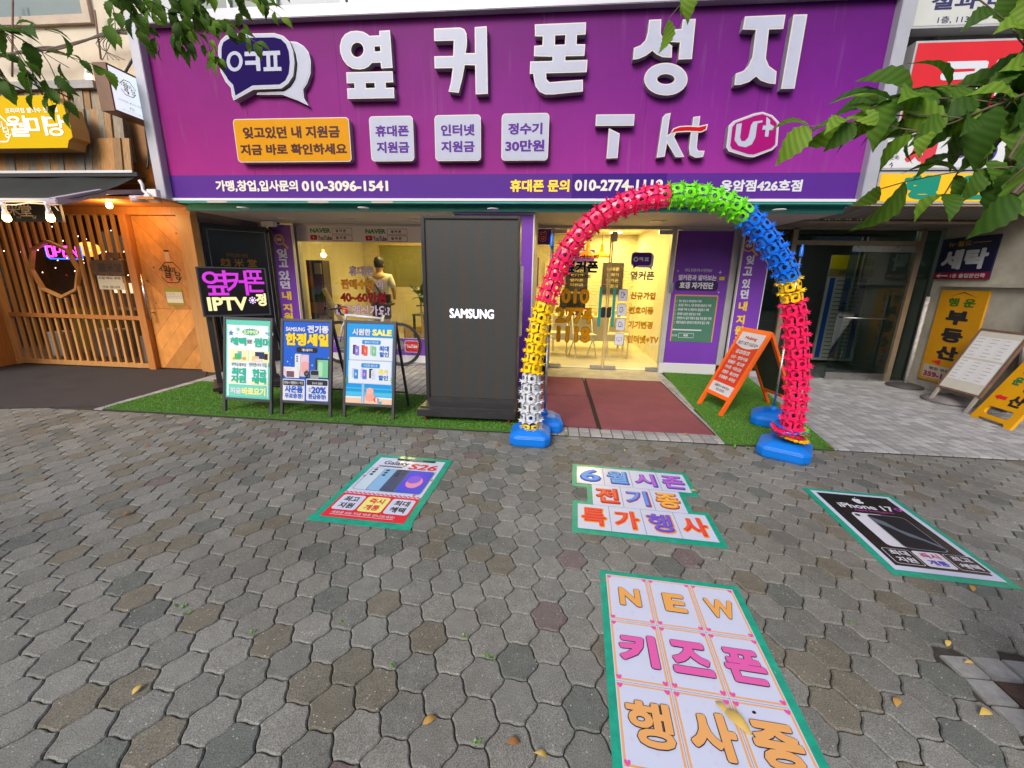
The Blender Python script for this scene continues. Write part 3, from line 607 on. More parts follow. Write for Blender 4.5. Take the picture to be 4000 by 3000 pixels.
o = shape(fl, [L_(z, [(600,285),(650,290),(700,320),(735,365),(750,430),(748,520),(725,590),(695,635),(702,700),(735,752),(660,715),(545,672),(358,672),(365,655),(560,648),(605,620),(640,560),(655,450),(640,370)])], -.09, -.035, side, 'speech_bubble', sg); shape(fl, [L_(z, [(605,293),(650,298),(697,326),(730,370),(743,430),(741,518),(718,588),(688,635),(695,700),(722,738),(660,707),(545,665),(370,665),(372,660),(562,655),(612,625),(648,560),(662,450),(647,370)])], -.035, -.032, letw, 'letter_face', o)
lb = [(200,243),(500,238),(565,258),(610,300),(635,370),(645,450),(635,545),(600,600),(550,637),(350,645),(208,724),(195,690),(188,632),(150,590),(115,520),(95,430),(97,330),(115,290),(150,255)]
o = shape(fl, [L_(z, lb)], -.09, -.002, side, 'speech_bubble', sg); shape(fl, [L_(z, lb)], -.002, 0, trim, 'letter_trim', o); shape(fl, [L_(z, lb)], 0, .002, letw, 'letter_face', o, off=-.01)
shape(fl, [L_(z, [(215,275),(500,270),(550,283),(585,318),(605,370),(613,450),(605,530),(580,580),(540,608),(345,615),(222,688),(205,610),(170,575),(140,520),(122,430),(122,345),(135,305),(170,282)])], .002, .004, mat('indigo_acrylic', '#1c0850', .6, spec=.05), 'bubble_face', o)
shape(fl, [zell(z, 217, 443, 58, 73), zell(z, 217, 443, 34, 48, 20)], .004, .006, letw, 'lettering', o)
shape(fl, [L_(z, [(288,375),(386,372),(394,376),(396,384),(404,512),(376,513),(371,468),(294,470),(292,440),(370,438),(369,404),(290,406)])], .004, .006, letw, 'lettering', o)
shape(fl, [L_(z, [(415,371),(543,366),(545,397),(522,398),(526,484),(553,483),(555,511),(427,514),(425,486),(448,485),(445,401),(416,402)]), L_(z, [(472,400),(496,399),(500,484),(475,485)])], .004, .006, letw, 'lettering', o)
# info boxes
def infobox(z, pts, face, lines, tm, r=.045):
    P = L_(z, pts); a = (P[0][0]+P[3][0])/2, (P[2][1]+P[3][1])/2; b = (P[1][0]+P[2][0])/2, (P[0][1]+P[1][1])/2
    o = shape(fl, [rrect(a[0], a[1], b[0], b[1], r)], -.09, -.002, side, 'sign_box', sg); shape(fl, [rrect(a[0], a[1], b[0], b[1], r)], -.002, 0, trim, 'box_trim', o); shape(fl, [rrect(a[0]+.01, a[1]+.01, b[0]-.01, b[1]-.01, r-.008)], 0, .002, face, 'box_face', o)
    for s_, p0, p1 in lines: ptext(fl, s_, z, p0, p1, tm, o, .0035, bold=.042)
yel = mat('yellow_acrylic', (.62,.27,.0), .5, spec=.12, var=.04); pur = cm('#5c2496', .5); brn = cm('#4a1812', .4)
infobox(ZA, [(205,858),(1040,842),(1055,1165),(235,1170)], yel, [('잊고있던 내 지원금', (280,1000), (968,903)), ('지금 바로 확인하세요', (262,1118), (1020,1030))], brn)
infobox(ZA, [(1183,838),(1495,832),(1512,1160),(1197,1163)], letw, [('휴대폰', (1230,985), (1467,900)), ('지원금', (1240,1103), (1470,1018))], pur)
infobox(ZA, [(1653,830),(1988,823),(1988,1158),(1660,1160)], letw, [('인터넷', (1700,980), (1943,893)), ('지원금', (1703,1097), (1942,1013))], pur)
infobox(ZB, [(110,818),(452,812),(445,1155),(107,1157)], letw, [('정수기', (155,970), (405,883)), ('30만원', (135,1092), (420,1005))], pur)
z = ZB
channel('carrier_letter', [L_(z, [(790,824),(1068,822),(1062,905),(785,907)])], sg, depth=.07); channel('carrier_letter', [L_(z, [(882,922),(960,962),(945,1138),(864,1142)])], sg, depth=.07)
channel('carrier_letter', [L_(z, [(1268,845),(1290,820),(1328,812),(1318,865),(1304,972),(1330,958),(1366,957),(1352,985),(1425,1130),(1362,1132),(1301,1030),(1284,1128),(1225,1135)])], sg, depth=.07)
channel('carrier_letter', [L_(z, [(1490,842),(1540,835),(1532,905),(1525,958),(1515,1065),(1527,1085),(1572,1085),(1560,1130),(1505,1136),(1465,1115),(1458,1070),(1472,956),(1482,905)])], sg, depth=.07)
channel('carrier_letter', [L_(z, [(1312,985),(1345,925),(1390,908),(1450,904),(1530,908),(1595,893),(1585,935),(1545,955),(1450,950),(1370,955),(1330,968)])], sg, face=mat('red_acrylic', '#b80814', .5, spec=.12), depth=.07, off=-.003)
hx = [(1990,805),(2060,830),(2108,880),(2095,1045),(2060,1080),(1925,1132),(1880,1130),(1745,1090),(1727,1060),(1745,905),(1780,870),(1930,815)]
o = channel('carrier_badge', [L_(z, hx)], sg, depth=.09)
shape(fl, [L_(z, [(1988,822),(2050,845),(2090,888),(2078,1040),(2050,1067),(1925,1112),(1885,1110),(1770,1073),(1755,1050),(1770,915),(1795,885),(1930,835)])], .002, .004, mat('magenta_acrylic', '#98086a', .5, spec=.12), 'badge_face', o)
shape(fl, [L_(z, [(1800,895),(1838,888),(1825,990),(1835,1018),(1860,1018),(1885,990),(1905,900),(1920,878),(1985,868),(1988,880),(1950,890),(1935,990),(1910,1040),(1865,1062),(1815,1052),(1785,1010)])], .004, .006, letw, 'lettering', o)
shape(fl, [L_(z, [(2015,840),(2042,868),(2040,895),(2068,910),(2064,938),(2034,938),(2028,985),(2003,985),(2008,935),(1985,935),(1990,905),(2012,905)])], .004, .006, letw, 'lettering', o)
for z, s_, p0, p1, M_ in ((ZA, '가맹,창업,입사문의', (85,1382), (665,1297), wprint), (ZA, '010-3096-1541', (702,1378), (1318,1300), wprint), (ZB, '휴대폰 문의', (170,1382), (600,1292), yprint), (ZB, '010-2774-1118', (634,1376), (1275,1292), wprint)):
    ptext(fs, s_, z, p0, p1, mat('cream_print', (.72,.68,.62), .5) if M_ is wprint else M_, sg, .004, bold=.04)
a0, b0 = fs.loc(2810, 749); a1, b1 = fs.loc(3137, 702); text(fs, '응암점426호점', a0, b0, a1, b1, wprint, sg, .004, bold=.04)
# teal fascia and soffit behind the sign (part of the building)
bld = thing('shop_building', 'pale building holding the phone shop, with cream upper wall and grey soffit', 'building', (0, 6.9, 0))
tealm = mat('teal_painted_fascia', (.03, .28, .25), .4, var=.2, vs=3); tealb = mat('blue_violet_fascia_end', (.10, .12, .38), .45)
sof = mat('grey_lilac_soffit', (.50, .46, .47), .55, var=.08, vs=2)
MB().box(-5.05, 3.35, YS+.12, YS+.16, 2.31, 2.44).build('fascia', tealm, bld)
MB().box(-5.05, 3.35, YS-.02, YS+.12, 2.385, 2.409).build('drip_rail', tealm, bld)
mb = MB(); [mb.box(q, q+.28, YS-.024, YS-.02, 2.386, 2.408) for q in (-4.6, -3.2, -2.35)]; mb.build('tape_patch', cm('#c9c2bd'), bld)
MB().box(-5.0, 3.35, YS+.16, 6.93, 2.315, 2.33).build('soffit', sof, bld)
ds = mat('downlight_rim', (.65, .62, .6), .4)
for px, py in ((949,811),(1420,811),(1118,853),(1373,856),(1632,857),(2290,862),(2570,864),(3045,818),(1925,815)):
    p = G(px, py, 2.314); 
    f_ = bpy.data.objects.new('x', None); bpy.data.objects.remove(f_)
    if py < 830: o = MB().lathe((p.x, p.y, 2.305), [(.05,0),(.07,0),(.07,.009)], 16).build('downlight', ds, bld)
    else:
        mb = MB(); s_ = .10
        mb.box(p.x-s_, p.x+s_, p.y-s_*.8, p.y-s_*.8+.02, 2.306, 2.3145).box(p.x-s_, p.x+s_, p.y+s_*.8-.02, p.y+s_*.8, 2.306, 2.3145).box(p.x-s_, p.x-s_+.02, p.y-s_*.8+.02, p.y+s_*.8-.02, 2.306, 2.3145).box(p.x+s_-.02, p.x+s_, p.y-s_*.8+.02, p.y+s_*.8-.02, 2.306, 2.3145); o = mb.build('downlight', ds, bld); MB().lathe((p.x, p.y, 2.309), [(.05,0),(.055,.005)], 12).build('lamp_lens', mat('unlit_lens', (.5,.47,.42), .3), o)
# upper walls
cream = mat('cream_render', (.62, .55, .44), .85, var=.14, vs=2, bump=.3, bs=25); palew = mat('pale_grey_cladding', (.50, .53, .56), .6, var=.1, vs=2)
MB().box(-12, -5.25, 5.95, 6.2, 2.9, 9).build('wall', cream, bld)
MB().box(-5.25, 3.4, 5.85, 6.2, 4.3, 9).build('wall', palew, bld)
MB().box(3.4, 9.5, 5.75, 6.2, 2.5, 9).build('wall', mat('weathered_concrete', (.30, .29, .28), .9, var=.3, vs=4, bump=.3), bld)
wing = glass_mat('window_glass', (.75, .82, .82), .10); wdk = mat('greenish_pane', (.16, .21, .20), .08, spec=.9, var=.2, vs=.8); wf = mat('beige_window_frame', (.42, .34, .27), .5, metal=.3, var=.15)
def window(x0, x1, z0, z1, Y, fw=.07, M_=wf, n=1):
    w_ = MB().box(x0, x1, Y-.06, Y, z0, z0+fw).box(x0, x1, Y-.06, Y, z1-fw, z1).box(x0, x0+fw, Y-.06, Y, z0+fw, z1-fw).box(x1-fw, x1, Y-.06, Y, z0+fw, z1-fw)
    for i in range(1, n): q = x0+(x1-x0)*i/n; w_.box(q-.02, q+.02, Y-.055, Y, z0+fw, z1-fw)
    o = w_.build('window', M_, bld); MB().box(x0+fw, x1-fw, Y-.02, Y-.01, z0+fw, z1-fw).build('pane', wdk, o)
fw_ = wallfr(5.95); a0, b0 = fw_.loc(-40, 130); a1, b1 = fw_.loc(372, 90); window(-9.7, a1, b1-.02, 6.3, 5.95, .10)
a0, b0 = wallfr(5.85).loc(1340, 20); window(a0, a0+1.9, 4.5, 6.2, 5.85, .06, alu, 2); window(-4.9, -3.6, 4.52, 6.2, 5.85, .06, alu, 2); window(0.6, 2.4, 4.5, 6.2, 5.85, .06, alu, 2)

# ================================================================ SHOP FRONT
YW = 6.93; fw = wallfr(YW)
shopf = thing('phone_shop', 'glazed purple phone shop front with window decals and white aluminium frames', 'shop', (-1, YW, 0))
alw = mat('grey_aluminium', (.46, .46, .47), .4, metal=.3, var=.08)
gl = glass_mat('shop_glass', (.93, .95, .94), .085)
def wbox(name, x0, x1, z0, z1, M, y0=0, y1=.08, p=None, bev=0): return MB().box(x0, x1, YW+y0, YW+y1, z0, z1).build(name, M, p or shopf, bevel=bev)
wx0, wz1 = fw.loc(1163, 883); wz1 = 2.29
wl, _ = fw.loc(1164, 890); 
wbox('frame_rail', -4.42, -1.25, 2.285, 2.315, alw, -.03)                       # head
wbox('frame_post', -4.50, -4.36, .0, 2.285, alw, -.04)
wbox('plinth', -4.36, -1.25, .0, .13, white, -.02)
pl = wbox('purple_strip', -4.36, -1.25, .13, .44, purple, -.005, .01); sheet(fw, -4.36, .13, -1.25, .137, wprint, 'print', pl, .008); sheet(fw, -4.36, .434, -1.25, .441, wprint, 'print', pl, .008)
wbox('window_pane', -4.36, -1.25, .44, 2.285, gl, .0, .008)
wh = fw.loc(1165, 943)[1]; hd = sheet(fw, -4.36, wh, -1.25, 2.284, mat('pinkish_white_film', (.86, .76, .78), .35), 'header_film', shopf, .003)
ZW = zm(1100, 850, 3.687)
grn = cm('#5fa264'); redv = cm('#d1303c')
for k, dx in ((0, 0), (1, 795)):
    dy = 12*k
    ptext(fw, 'NAVER', ZW, (412+dx, 218+dy), (703+dx, 153+dy), grn, hd, .005, bold=.05)
    a0, b0, a1, b1 = fw.rect(ZW(730+dx, 235+dy), ZW(1012+dx, 150+dy)); sheet(fw, a0, b0, a1, b1, grn, 'print', hd, .005); sheet(fw, a0+.006, b0+.006, a1-.006, b1-.006, mat('pinkish_white_film', (.62,.55,.56)), 'print', hd, .0056)
    ptext(fw, '옆 커 폰', ZW, (778+dx, 212+dy), (925+dx, 170+dy), kprint, hd, .0065, bold=.035)
    a0, b0, a1, b1 = fw.rect(ZW(736+dx, 335+dy), ZW(1018+dx, 250+dy)); sheet(fw, a0, b0, a1, b1, redv, 'print', hd, .005); sheet(fw, a0+.008, b0+.008, a1-.008, b1-.008, mat('pinkish_white_film', (.62,.55,.56)), 'print', hd, .0056)
    ptext(fw, '옆 커 폰', ZW, (783+dx, 312+dy), (932+dx, 270+dy), kprint, hd, .0065, bold=.035)
    ptext(fw, 'YouTube', ZW, (525+dx, 325+dy), (718+dx, 258+dy), kprint, hd, .005, bold=.025)
    a0, b0, a1, b1 = fw.rect(ZW(418+dx, 320+dy), ZW(512+dx, 250+dy)); sheet(fw, a0, b0, a1, b1, redv, 'print', hd, .005, r=.02); cx, cy = (a0+a1)/2, (b0+b1)/2; MB().poly(fw, [(cx-.014, cy+.018), (cx-.014, cy-.018), (cx+.02, cy)], .0065).build('print', wprint, hd)
ok = decal('#2a2028')
for s_, p0, p1, c in (('휴대폰', (975,840), (1325,700), '#fbf0ff'), ('판매수당', (860,1030), (1335,890), '#ffd048'), ('이', (1365,1035), (1460,895), '#fbf0ff'), ('40~60만원', (852,1218), (1502,1075), '#d8324e'), ('알고계신가요?', (775,1400), (1560,1265), '#fbf0ff')):
    otext(fw, s_, ZW, p0, p1, decal(c), ok, shopf, .002, bold=.04, ol=.014)
# round decals on the purple strip
for cx, s_, c in ((-3.72, 'NAVER', '#5fa264'), (-2.45, 'YouTube', '#d1303c')):
    MB().poly(fw, rrect(cx-.13, .19, cx+.13, .40, .04), .008).build('decal', wprint, pl); MB().poly(fw, rrect(cx-.12, .20, cx+.12, .39, .035), .009).build('decal', cm(c), pl); text(fw, s_, cx-.10, .27, cx+.10, .33, wprint, pl, .0105, bold=.04)

# side window between the purple column and the doors
sx0, sx1 = -.36, -.05
wbox('frame_rail', -1.25, 3.30, 2.27, 2.315, alw, -.02); wbox('frame_post', -.07, -.03, 0, 2.27, alw, -.02)
wbox('window_pane', -1.25, -.07, .10, 2.27, gl, 0, .008); wbox('plinth', -1.25, -.07, 0, .10, alw, -.02)
a0, b0, a1, b1 = fw.rect((2080, 955), (2150, 890)); ps = sheet(fw, -.75, b0, -.075, 2.265, purple, 'window_film', shopf, .003); otext(fw, '운영', ident, (2068, 943), (2135, 903), redv, wprint, ps, .005, bold=.04, ol=.05)
# glass doors
dx0, dx1 = -.03, 1.79; dm = (dx0+dx1)/2+.0
for k, (a, b, lb) in enumerate(((dx0, dm-.005, 'left'), (dm+.005, dx1, 'right'))):
    d_ = MB().box(a, b, YW+.0, YW+.012, .06, 2.22).build('glass_door', gl, shopf)
    MB().box(a if k == 0 else b-.20, a+.20 if k == 0 else b, YW-.012, YW+.024, 2.20, 2.262).build('patch_fitting', steel, d_)
    MB().box(a if k == 0 else b-.2, a+.2 if k == 0 else b, YW-.012, YW+.024, .025, .085).build('patch_fitting', steel, d_)
    MB().box(b-.21 if k == 0 else a, b if k == 0 else a+.21, YW-.012, YW+.024, .025, .085).build('patch_fitting', steel, d_)
    MB().box(b-.02 if k == 0 else a, b if k == 0 else a+.02, YW-.004, YW+.016, .085, 2.2).build('edge_strip', mat('brass_edge', (.62,.48,.22), .35, metal=.4), d_)
    hx_ = fw.loc(2342, 1200)[0] if k == 0 else fw.loc(2395, 1200)[0]; h0, h1 = fw.loc(2340, 1275)[1], fw.loc(2350, 1120)[1]
    MB().fbox(fw, hx_-.022, hx_+.022, h0, h1, .035, .06).build('door_handle', mat('teal_handle_wrap', (.02, .30, .27), .35), d_, bevel=.008)
    mb = MB(); [mb.fbox(fw, hx_-.01, hx_+.01, q-.01, q+.01, 0, .036) for q in (h0+.06, h1-.06)]; mb.build('handle_stud', steel, d_)
    a0, b0 = fw.loc(2345+k*22, 1240); MB().fbox(fw, a0+.0, a0+.07, b0-.0, b0+.17, .003, .05).build('door_lock', black, d_, bevel=.01)
ZP = zm(2100, 850, 2.5517)
for s_, p0, p1 in (('010', (228,858), (523,705)), ('2774', (172,1050), (553,895)), ('1118', (185,1240), (530,1087))): otext(fw, s_, ZP, p0, p1, decal('#ffd800'), decal('#3b3214'), shopf, .002, bold=.04, ol=.022)
for k, (s_, p0, p1) in enumerate((('신규가입', (922,815), (1178,745)), ('번호이동', (908,962), (1160,890)), ('기기변경', (898,1105), (1150,1035)), ('인터넷+TV', (888,1250), (1210,1180)))):
    otext(fw, s_, ZP, p0, p1, decal('#ffd800'), decal('#4b3d10'), shopf, .002, bold=.035, ol=.02)
    yy = 715+k*146; xx = 800-k*13; a0, b0, a1, b1 = fw.rect(ZP(xx, yy+118), ZP(xx+102, yy)); sheet(fw, a0, b0, a1, b1, kprint, 'icon', shopf, .002, r=.025); ic = sheet(fw, a0+.004, b0+.004, a1-.004, b1-.004, wprint, 'icon', shopf, .003, r=.023)
    cx, cy = (a0+a1)/2, (b0+b1)/2
    if k < 3: sheet(fw, cx-.032, cy-.04, cx+.014, cy+.045, kprint, 'print', ic, .004, r=.006); sheet(fw, cx-.027, cy-.028, cx+.009, cy+.035, wprint, 'print', ic, .0045)
    if k == 0: sheet(fw, cx+.005, cy+.008, cx+.04, cy+.016, kprint, 'print', ic, .005); sheet(fw, cx+.018, cy-.006, cx+.026, cy+.03, kprint, 'print', ic, .0055)
    if k == 1: MB().poly(fw, ell(cx+.015, cy, .018, .018, 16), .005).build('print', kprint, ic); MB().poly(fw, ell(cx+.015, cy, .013, .013, 16), .0055).build('print', wprint, ic)
    if k == 2: sheet(fw, cx+.005, cy-.04, cx+.037, cy+.012, kprint, 'print', ic, .005, r=.005); sheet(fw, cx+.01, cy-.032, cx+.032, cy+.006, wprint, 'print', ic, .0055)
    if k == 3: sheet(fw, cx-.042, cy-.018, cx+.042, cy+.035, kprint, 'print', ic, .004, r=.004); sheet(fw, cx-.037, cy-.012, cx+.037, cy+.03, wprint, 'print', ic, .0045); sheet(fw, cx-.015, cy-.035, cx+.015, cy-.03, kprint, 'print', ic, .005)
ptext(fw, '폰 잘사는 법', ZP, (290,405), (610,365), decal('#2b2430'), shopf, .002, bold=.03); otext(fw, '옆커폰', ZP, (262,548), (612,428), decal('#2b2430'), wprint, shopf, .002, bold=.045, ol=.02); ptext(fw, '응암점426호점', ZP, (308,600), (528,568), decal('#2b2430'), shopf, .002, bold=.03)
a0, b0, a1, b1 = fw.rect(ZP(932,478), ZP(1145,350)); 
def bub(a0, b0, a1, b1, d): return rrect(a0-d, b0-d, a1+d, b1+d, .05)
MB().poly(fw, bub(a0+.07, b0-.03, a1+.03, b1-.012, 0), .002).build('logo_decal', wprint, shopf); lg = MB().poly(fw, bub(a0, b0, a1, b1, .008), .003).build('logo_decal', wprint, shopf); MB().poly(fw, bub(a0, b0, a1, b1, -.004), .004).poly(fw, [(a0+.03, b0+.03), (a0+.035, b0-.045), (a0+.12, b0+.01)], .0042).build('logo_face', pur, lg)
MB().poly(fw, [(a1+.0, b0+.03), (a1+.015, b0-.07), (a1-.07, b0+.0)], .0022).build('logo_decal', wprint, shopf)
ptext(fw, 'Oㅋㅍ', ZP, (952,440), (1112,392), wprint, lg, .0055, bold=.06); otext(fw, '옆커폰', ZP, (918,620), (1170,535), decal('#e6dfd4'), decal('#d9d2c8'), shopf, .002, bold=.04, ol=.01)
psheet(fw, ZP, (737,240), (803,138), wprint, 'sticker', shopf, .003)
ZPs = fw.rect(ZP(1300,750), ZP(1350,650)); MB().fbox(fw, *[ZPs[i] for i in (0,2,1,3)], .02, .05).build('intercom', steel, shopf, bevel=.004)
# purple panel right of the door
wbox('frame_post', 1.79, 1.86, .13, 2.27, alw, -.04); wbox('plinth', 1.80, 2.85, 0, .17, mat('white_enamel', (.62,.62,.62), .4), -.05); px0, px1 = 1.875, 2.70
pp = wbox('purple_panel', px0, px1, .17, 2.26, purple, -.02, .01); f2 = wallfr(YW-.02)
sheet(f2, px0, .17, px1, .178, wprint, 'print', pp, .002); sheet(f2, px0, 2.252, px1, 2.26, wprint, 'print', pp, .002)
wbox('frame_post', 2.705, 2.80, 0, 2.27, alw, -.05)
Z7 = zm(2550, 850, 2.2117)
ptext(f2, '옆커폰과 알아보는', Z7, (218,540), (555,497), wprint, pp, .003, bold=.045); a0, b0, a1, b1 = f2.rect(Z7(188,628), Z7(568,550)); sheet(f2, a0, b0, a1, b1, cm('#3d2c55'), 'print', pp, .003, r=.05); ptext(f2, '호갱 자가진단', Z7, (228,612), (528,560), wprint, pp, .0045, bold=.05)
ptext(f2, '아직도 휴대폰구매 사기당하세요?', Z7, (275,468), (515,442), wprint, pp, .003, bold=.01)
a0, b0, a1, b1 = f2.rect(Z7(145,1068), Z7(568,672)); sheet(f2, a0, b0, a1, b1, cm('#d99a6c'), 'board_print', pp, .003, r=.02); sheet(f2, a0+.018, b0, a1-.018, b1-.02, cm('#4f7f6a'), 'board_print', pp, .004)
for i, s_ in enumerate(('평소 통신사 대리점에서 구매', '휴대폰 구매 시, 기존 휴대폰 반납하고 구매', '휴대폰 구매 시, 제휴카드 발급받고 구매', '휴대폰 요금만 설명 듣고 구매', '인터넷+TV 같이 하면서 현금 지원 없이 구매', '매장지원금이 얼마인지 확인하지 않고 구매')):
    y = 722+i*37; x = 226-i*5; wd = [195, 285, 270, 200, 300, 288][i]; ptext(f2, s_, Z7, (x, y+9), (x+wd, y-9), wprint, pp, .005, bold=.02); psheet(f2, Z7, (x-32, y+9), (x-12, y-9), cm('#b8c8be'), 'print', pp, .005); psheet(f2, Z7, (x-30, y+7), (x-14, y-7), cm('#4f7f6a'), 'print', pp, .0055)
psheet(f2, Z7, (168,972), (420,969), wprint, 'print', pp, .005); psheet(f2, Z7, (218,1036), (355,1000), wprint, 'print', pp, .005); psheet(f2, Z7, (221,1033), (352,1003), cm('#4f7f6a'), 'print', pp, .0055); ptext(f2, '호갱', Z7, (262,1027), (302,1008), wprint, pp, .006, bold=.05); ptext(f2, '진단명', Z7, (162,1025), (208,1008), wprint, pp, .005, bold=.01)
for sx, sy, r_ in ((217,460,10), (568,645,10), (582,473,17)): cx, cy = f2.loc(*Z7(sx, sy)); q = r_/1593/2.2*YW; MB().poly(f2, [(cx, cy+q), (cx+q*.2, cy+q*.2), (cx+q, cy), (cx+q*.2, cy-q*.2), (cx, cy-q), (cx-q*.2, cy-q*.2), (cx-q, cy), (cx-q*.2, cy+q*.2)], .004).build('star_print', wprint, pp)
psheet(f2, Z7, (572,540), (622,512), cm('#d8c030'), 'sticker', pp, .003)

# vertical purple banners
def banner(x0, x1, z0, z1, Y, label, z, rows, mag):
    t_ = thing('banner_sign', label, 'sign', ((x0+x1)/2, Y, z0)); f_ = wallfr(Y)
    p_ = MB().box(x0, x1, Y, Y+.05, z0, z1).build('panel', purple, t_); MB().box(x0-.012, x0, Y-.004, Y+.055, z0, z1).box(x1, x1+.012, Y-.004, Y+.055, z0, z1).box(x0-.012, x1+.012, Y-.004, Y+.055, z1, z1+.012).box(x0-.012, x1+.012, Y-.004, Y+.055, z0-.012, z0).build('frame', white, t_)
    for s_, p0, p1, c in rows: ptext(f_, s_, z, p0, p1, cm(c) if c != 'w' else wprint, p_, .003, bold=.045)
    cx, cy = f_.loc(*z(*mag)); MB().poly(f_, ell(cx, cy, .085, .085), .003).build('emblem', cm('#e9b53a'), p_); MB().poly(f_, ell(cx, cy, .066, .066), .004).build('emblem', purple, p_); text(f_, 'W', cx-.04, cy-.03, cx+.04, cy+.035, cm('#f4e2b0'), p_, .005, bold=.03); text(f_, '=', cx-.05, cy-.012, cx+.05, cy+.012, cm('#f4e2b0'), p_, .0065, bold=.01)
    MB().poly(f_, [(cx+.05, cy-.06), (cx+.065, cy-.045), (cx+.15, cy-.125), (cx+.13, cy-.145)], .0035).build('emblem', cm('#e9b53a'), p_)
f_ = wallfr(6.70); a0 = f_.loc(1046, 1000)[0]; 
Zb = zm(700, 780, 1.803)
bl0 = f_.loc(*Zb(622, 200)); br0 = f_.loc(*Zb(787, 180)); 
banner(bl0[0]+.02, br0[0]-.01, .25, br0[1]-.0, 6.70, 'tall purple banner sign left of the shop window behind the blue A-board', Zb, [('잊', (692,412), (757,345), 'w'), ('고', (703,475), (762,418), 'w'), ('있', (705,565), (775,500), 'w'), ('던', (715,625), (778,572), 'w'), ('내', (728,705), (787,645), '#f0c83c'), ('지', (735,788), (793,733), '#f0c83c'), ('원', (742,855), (800,795), '#f0c83c'), ('금', (745,930), (808,870), '#f0c83c')], (705,282))
banner(2.80, 3.18, .10, 2.24, 6.74, 'tall purple banner sign between the purple panel and the building entrance', Z7, [('잊', (800,405), (885,325), 'w'), ('고', (775,500), (868,425), 'w'), ('있', (765,610), (850,530), 'w'), ('던', (752,700), (835,622), 'w'), ('내', (735,805), (822,725), '#f0c83c'), ('지', (715,920), (800,842), '#f0c83c'), ('원', (700,1010), (785,935), '#f0c83c'), ('금', (690,1110), (772,1030), '#f0c83c')], (828,245))
# purple column box
YC = 5.60; t_ = thing('column_panel', 'purple panelled column with white edge rising behind the video kiosk', 'column', (-.8, YC, 0))
MB().box(-1.335, -.30, YC, 6.9, .0, 2.312).build('panel', purple, t_); MB().box(-.30, -.285, YC-.008, 6.9, 0, 2.31).box(-1.35, -1.335, YC-.008, 6.9, 0, 2.31).box(-1.335, -.30, YC-.008, YC, 2.29, 2.31).build('edge_trim', white, t_)
# dark poster in the recess left of the banner
t_ = thing('menu_poster', 'dark restaurant poster with gold Chinese characters in the recess behind the LED board', 'poster', (-5.0, 6.3, .3))
p0 = Vector((-5.45, 6.0, 0)); p1 = Vector((-4.70, 6.72, 0)); fd = Fr(p0, p1-p0, (0, 0, 1)); Lw = (p1-p0).length
dk = mat('dark_recess_panel', (.035, .032, .045), .4, var=.2)
MB().fbox(fd, .12, Lw-.04, .0, 2.22, .0, .03).build('panel', mat('black_poster', (.012, .011, .014), .25, coat=.3), t_); 
mb = MB(); [mb.fbox(fd, *q, .031, .034) for q in ((.17,.18,.2,2.14),(Lw-.10,-.09+Lw,.2,2.14),(.19,Lw-.11,2.13,2.14))]; mb.build('line_print', cm('#9a97a0'), t_)
gold = cm('#a8762c'); text(fd, '越 米 堂', *[fd.rect(Zb(292,470), Zb(542,420), .032)[i] for i in (0,1,2,3)], gold, t_, .035, bold=.02); text(fd, '프리미엄 쌀국수 전문점', *fd.rect(Zb(335,405), Zb(478,382), .032), gold, t_, .035, bold=.0)
MB().fbox(fd, -.15, .10, 0, 2.31, -.02, .05).fbox(fd, Lw-.03, Lw+.14, 0, 2.31, -.02, .04).build('recess_post', dk, t_); MB().tube([fd.pt(.07, .02, .07), fd.pt(.07, 2.2, .07)], .02).build('pipe', mat('grey_pipe', (.42,.38,.42), .4), t_, smooth=True)
# small light and camera over the banner
t_ = thing('wall_light', 'small white wall light box above the left banner', 'light', (-4.85, 6.6, 2.25)); MB().fbox(wallfr(6.62), *[wallfr(6.62).rect(Zb(602,192), Zb(690,155))[i] for i in (0,2,1,3)], 0, .10).build('housing', white, t_, bevel=.01)
t_ = thing('security_camera', 'small dark camera mounted on the left banner under the white box', 'camera', (-4.8, 6.6, 2.1)); q = wallfr(6.65).loc(*Zb(665,225)); MB().lathe((q[0], 6.65, q[1]), [(.03,0),(.035,.03),(.03,.08),(.012,.09)], 14, 'y').build('camera_body', black, t_, smooth=True); MB().fbox(wallfr(6.68), q[0]-.1, q[0]-.02, q[1]-.01, q[1]+.03, -.02, .03).build('bracket', black, t_)
# ================================================================ SHOP INTERIOR
it = thing('shop_interior', 'warm yellow lit shop room with white brick wall seen through the glass', 'room', (-1, 9, 0))
inw = mat('warm_white_wall', (.72, .66, .50), .6, var=.06); flo = mat('pale_stone_floor', (.62, .60, .55), .15, var=.08, vs=1.2)
IY = 10.6
MB().box(-5.0, 2.0, 6.99, IY+.1, -.01, .022).build('floor', flo, it); MB().box(-5.0, 2.0, 6.99, IY+.1, 2.55, 2.6).build('ceiling', inw, it)
MB().box(-5.1, -4.95, 6.99, IY, .02, 2.55).build('wall', inw, it); MB().box(1.95, 2.1, 6.99, IY, .02, 2.55).build('wall', inw, it); MB().box(-5.0, 2.0, IY+.02, IY+.1, .02, 2.55).build('wall', inw, it)
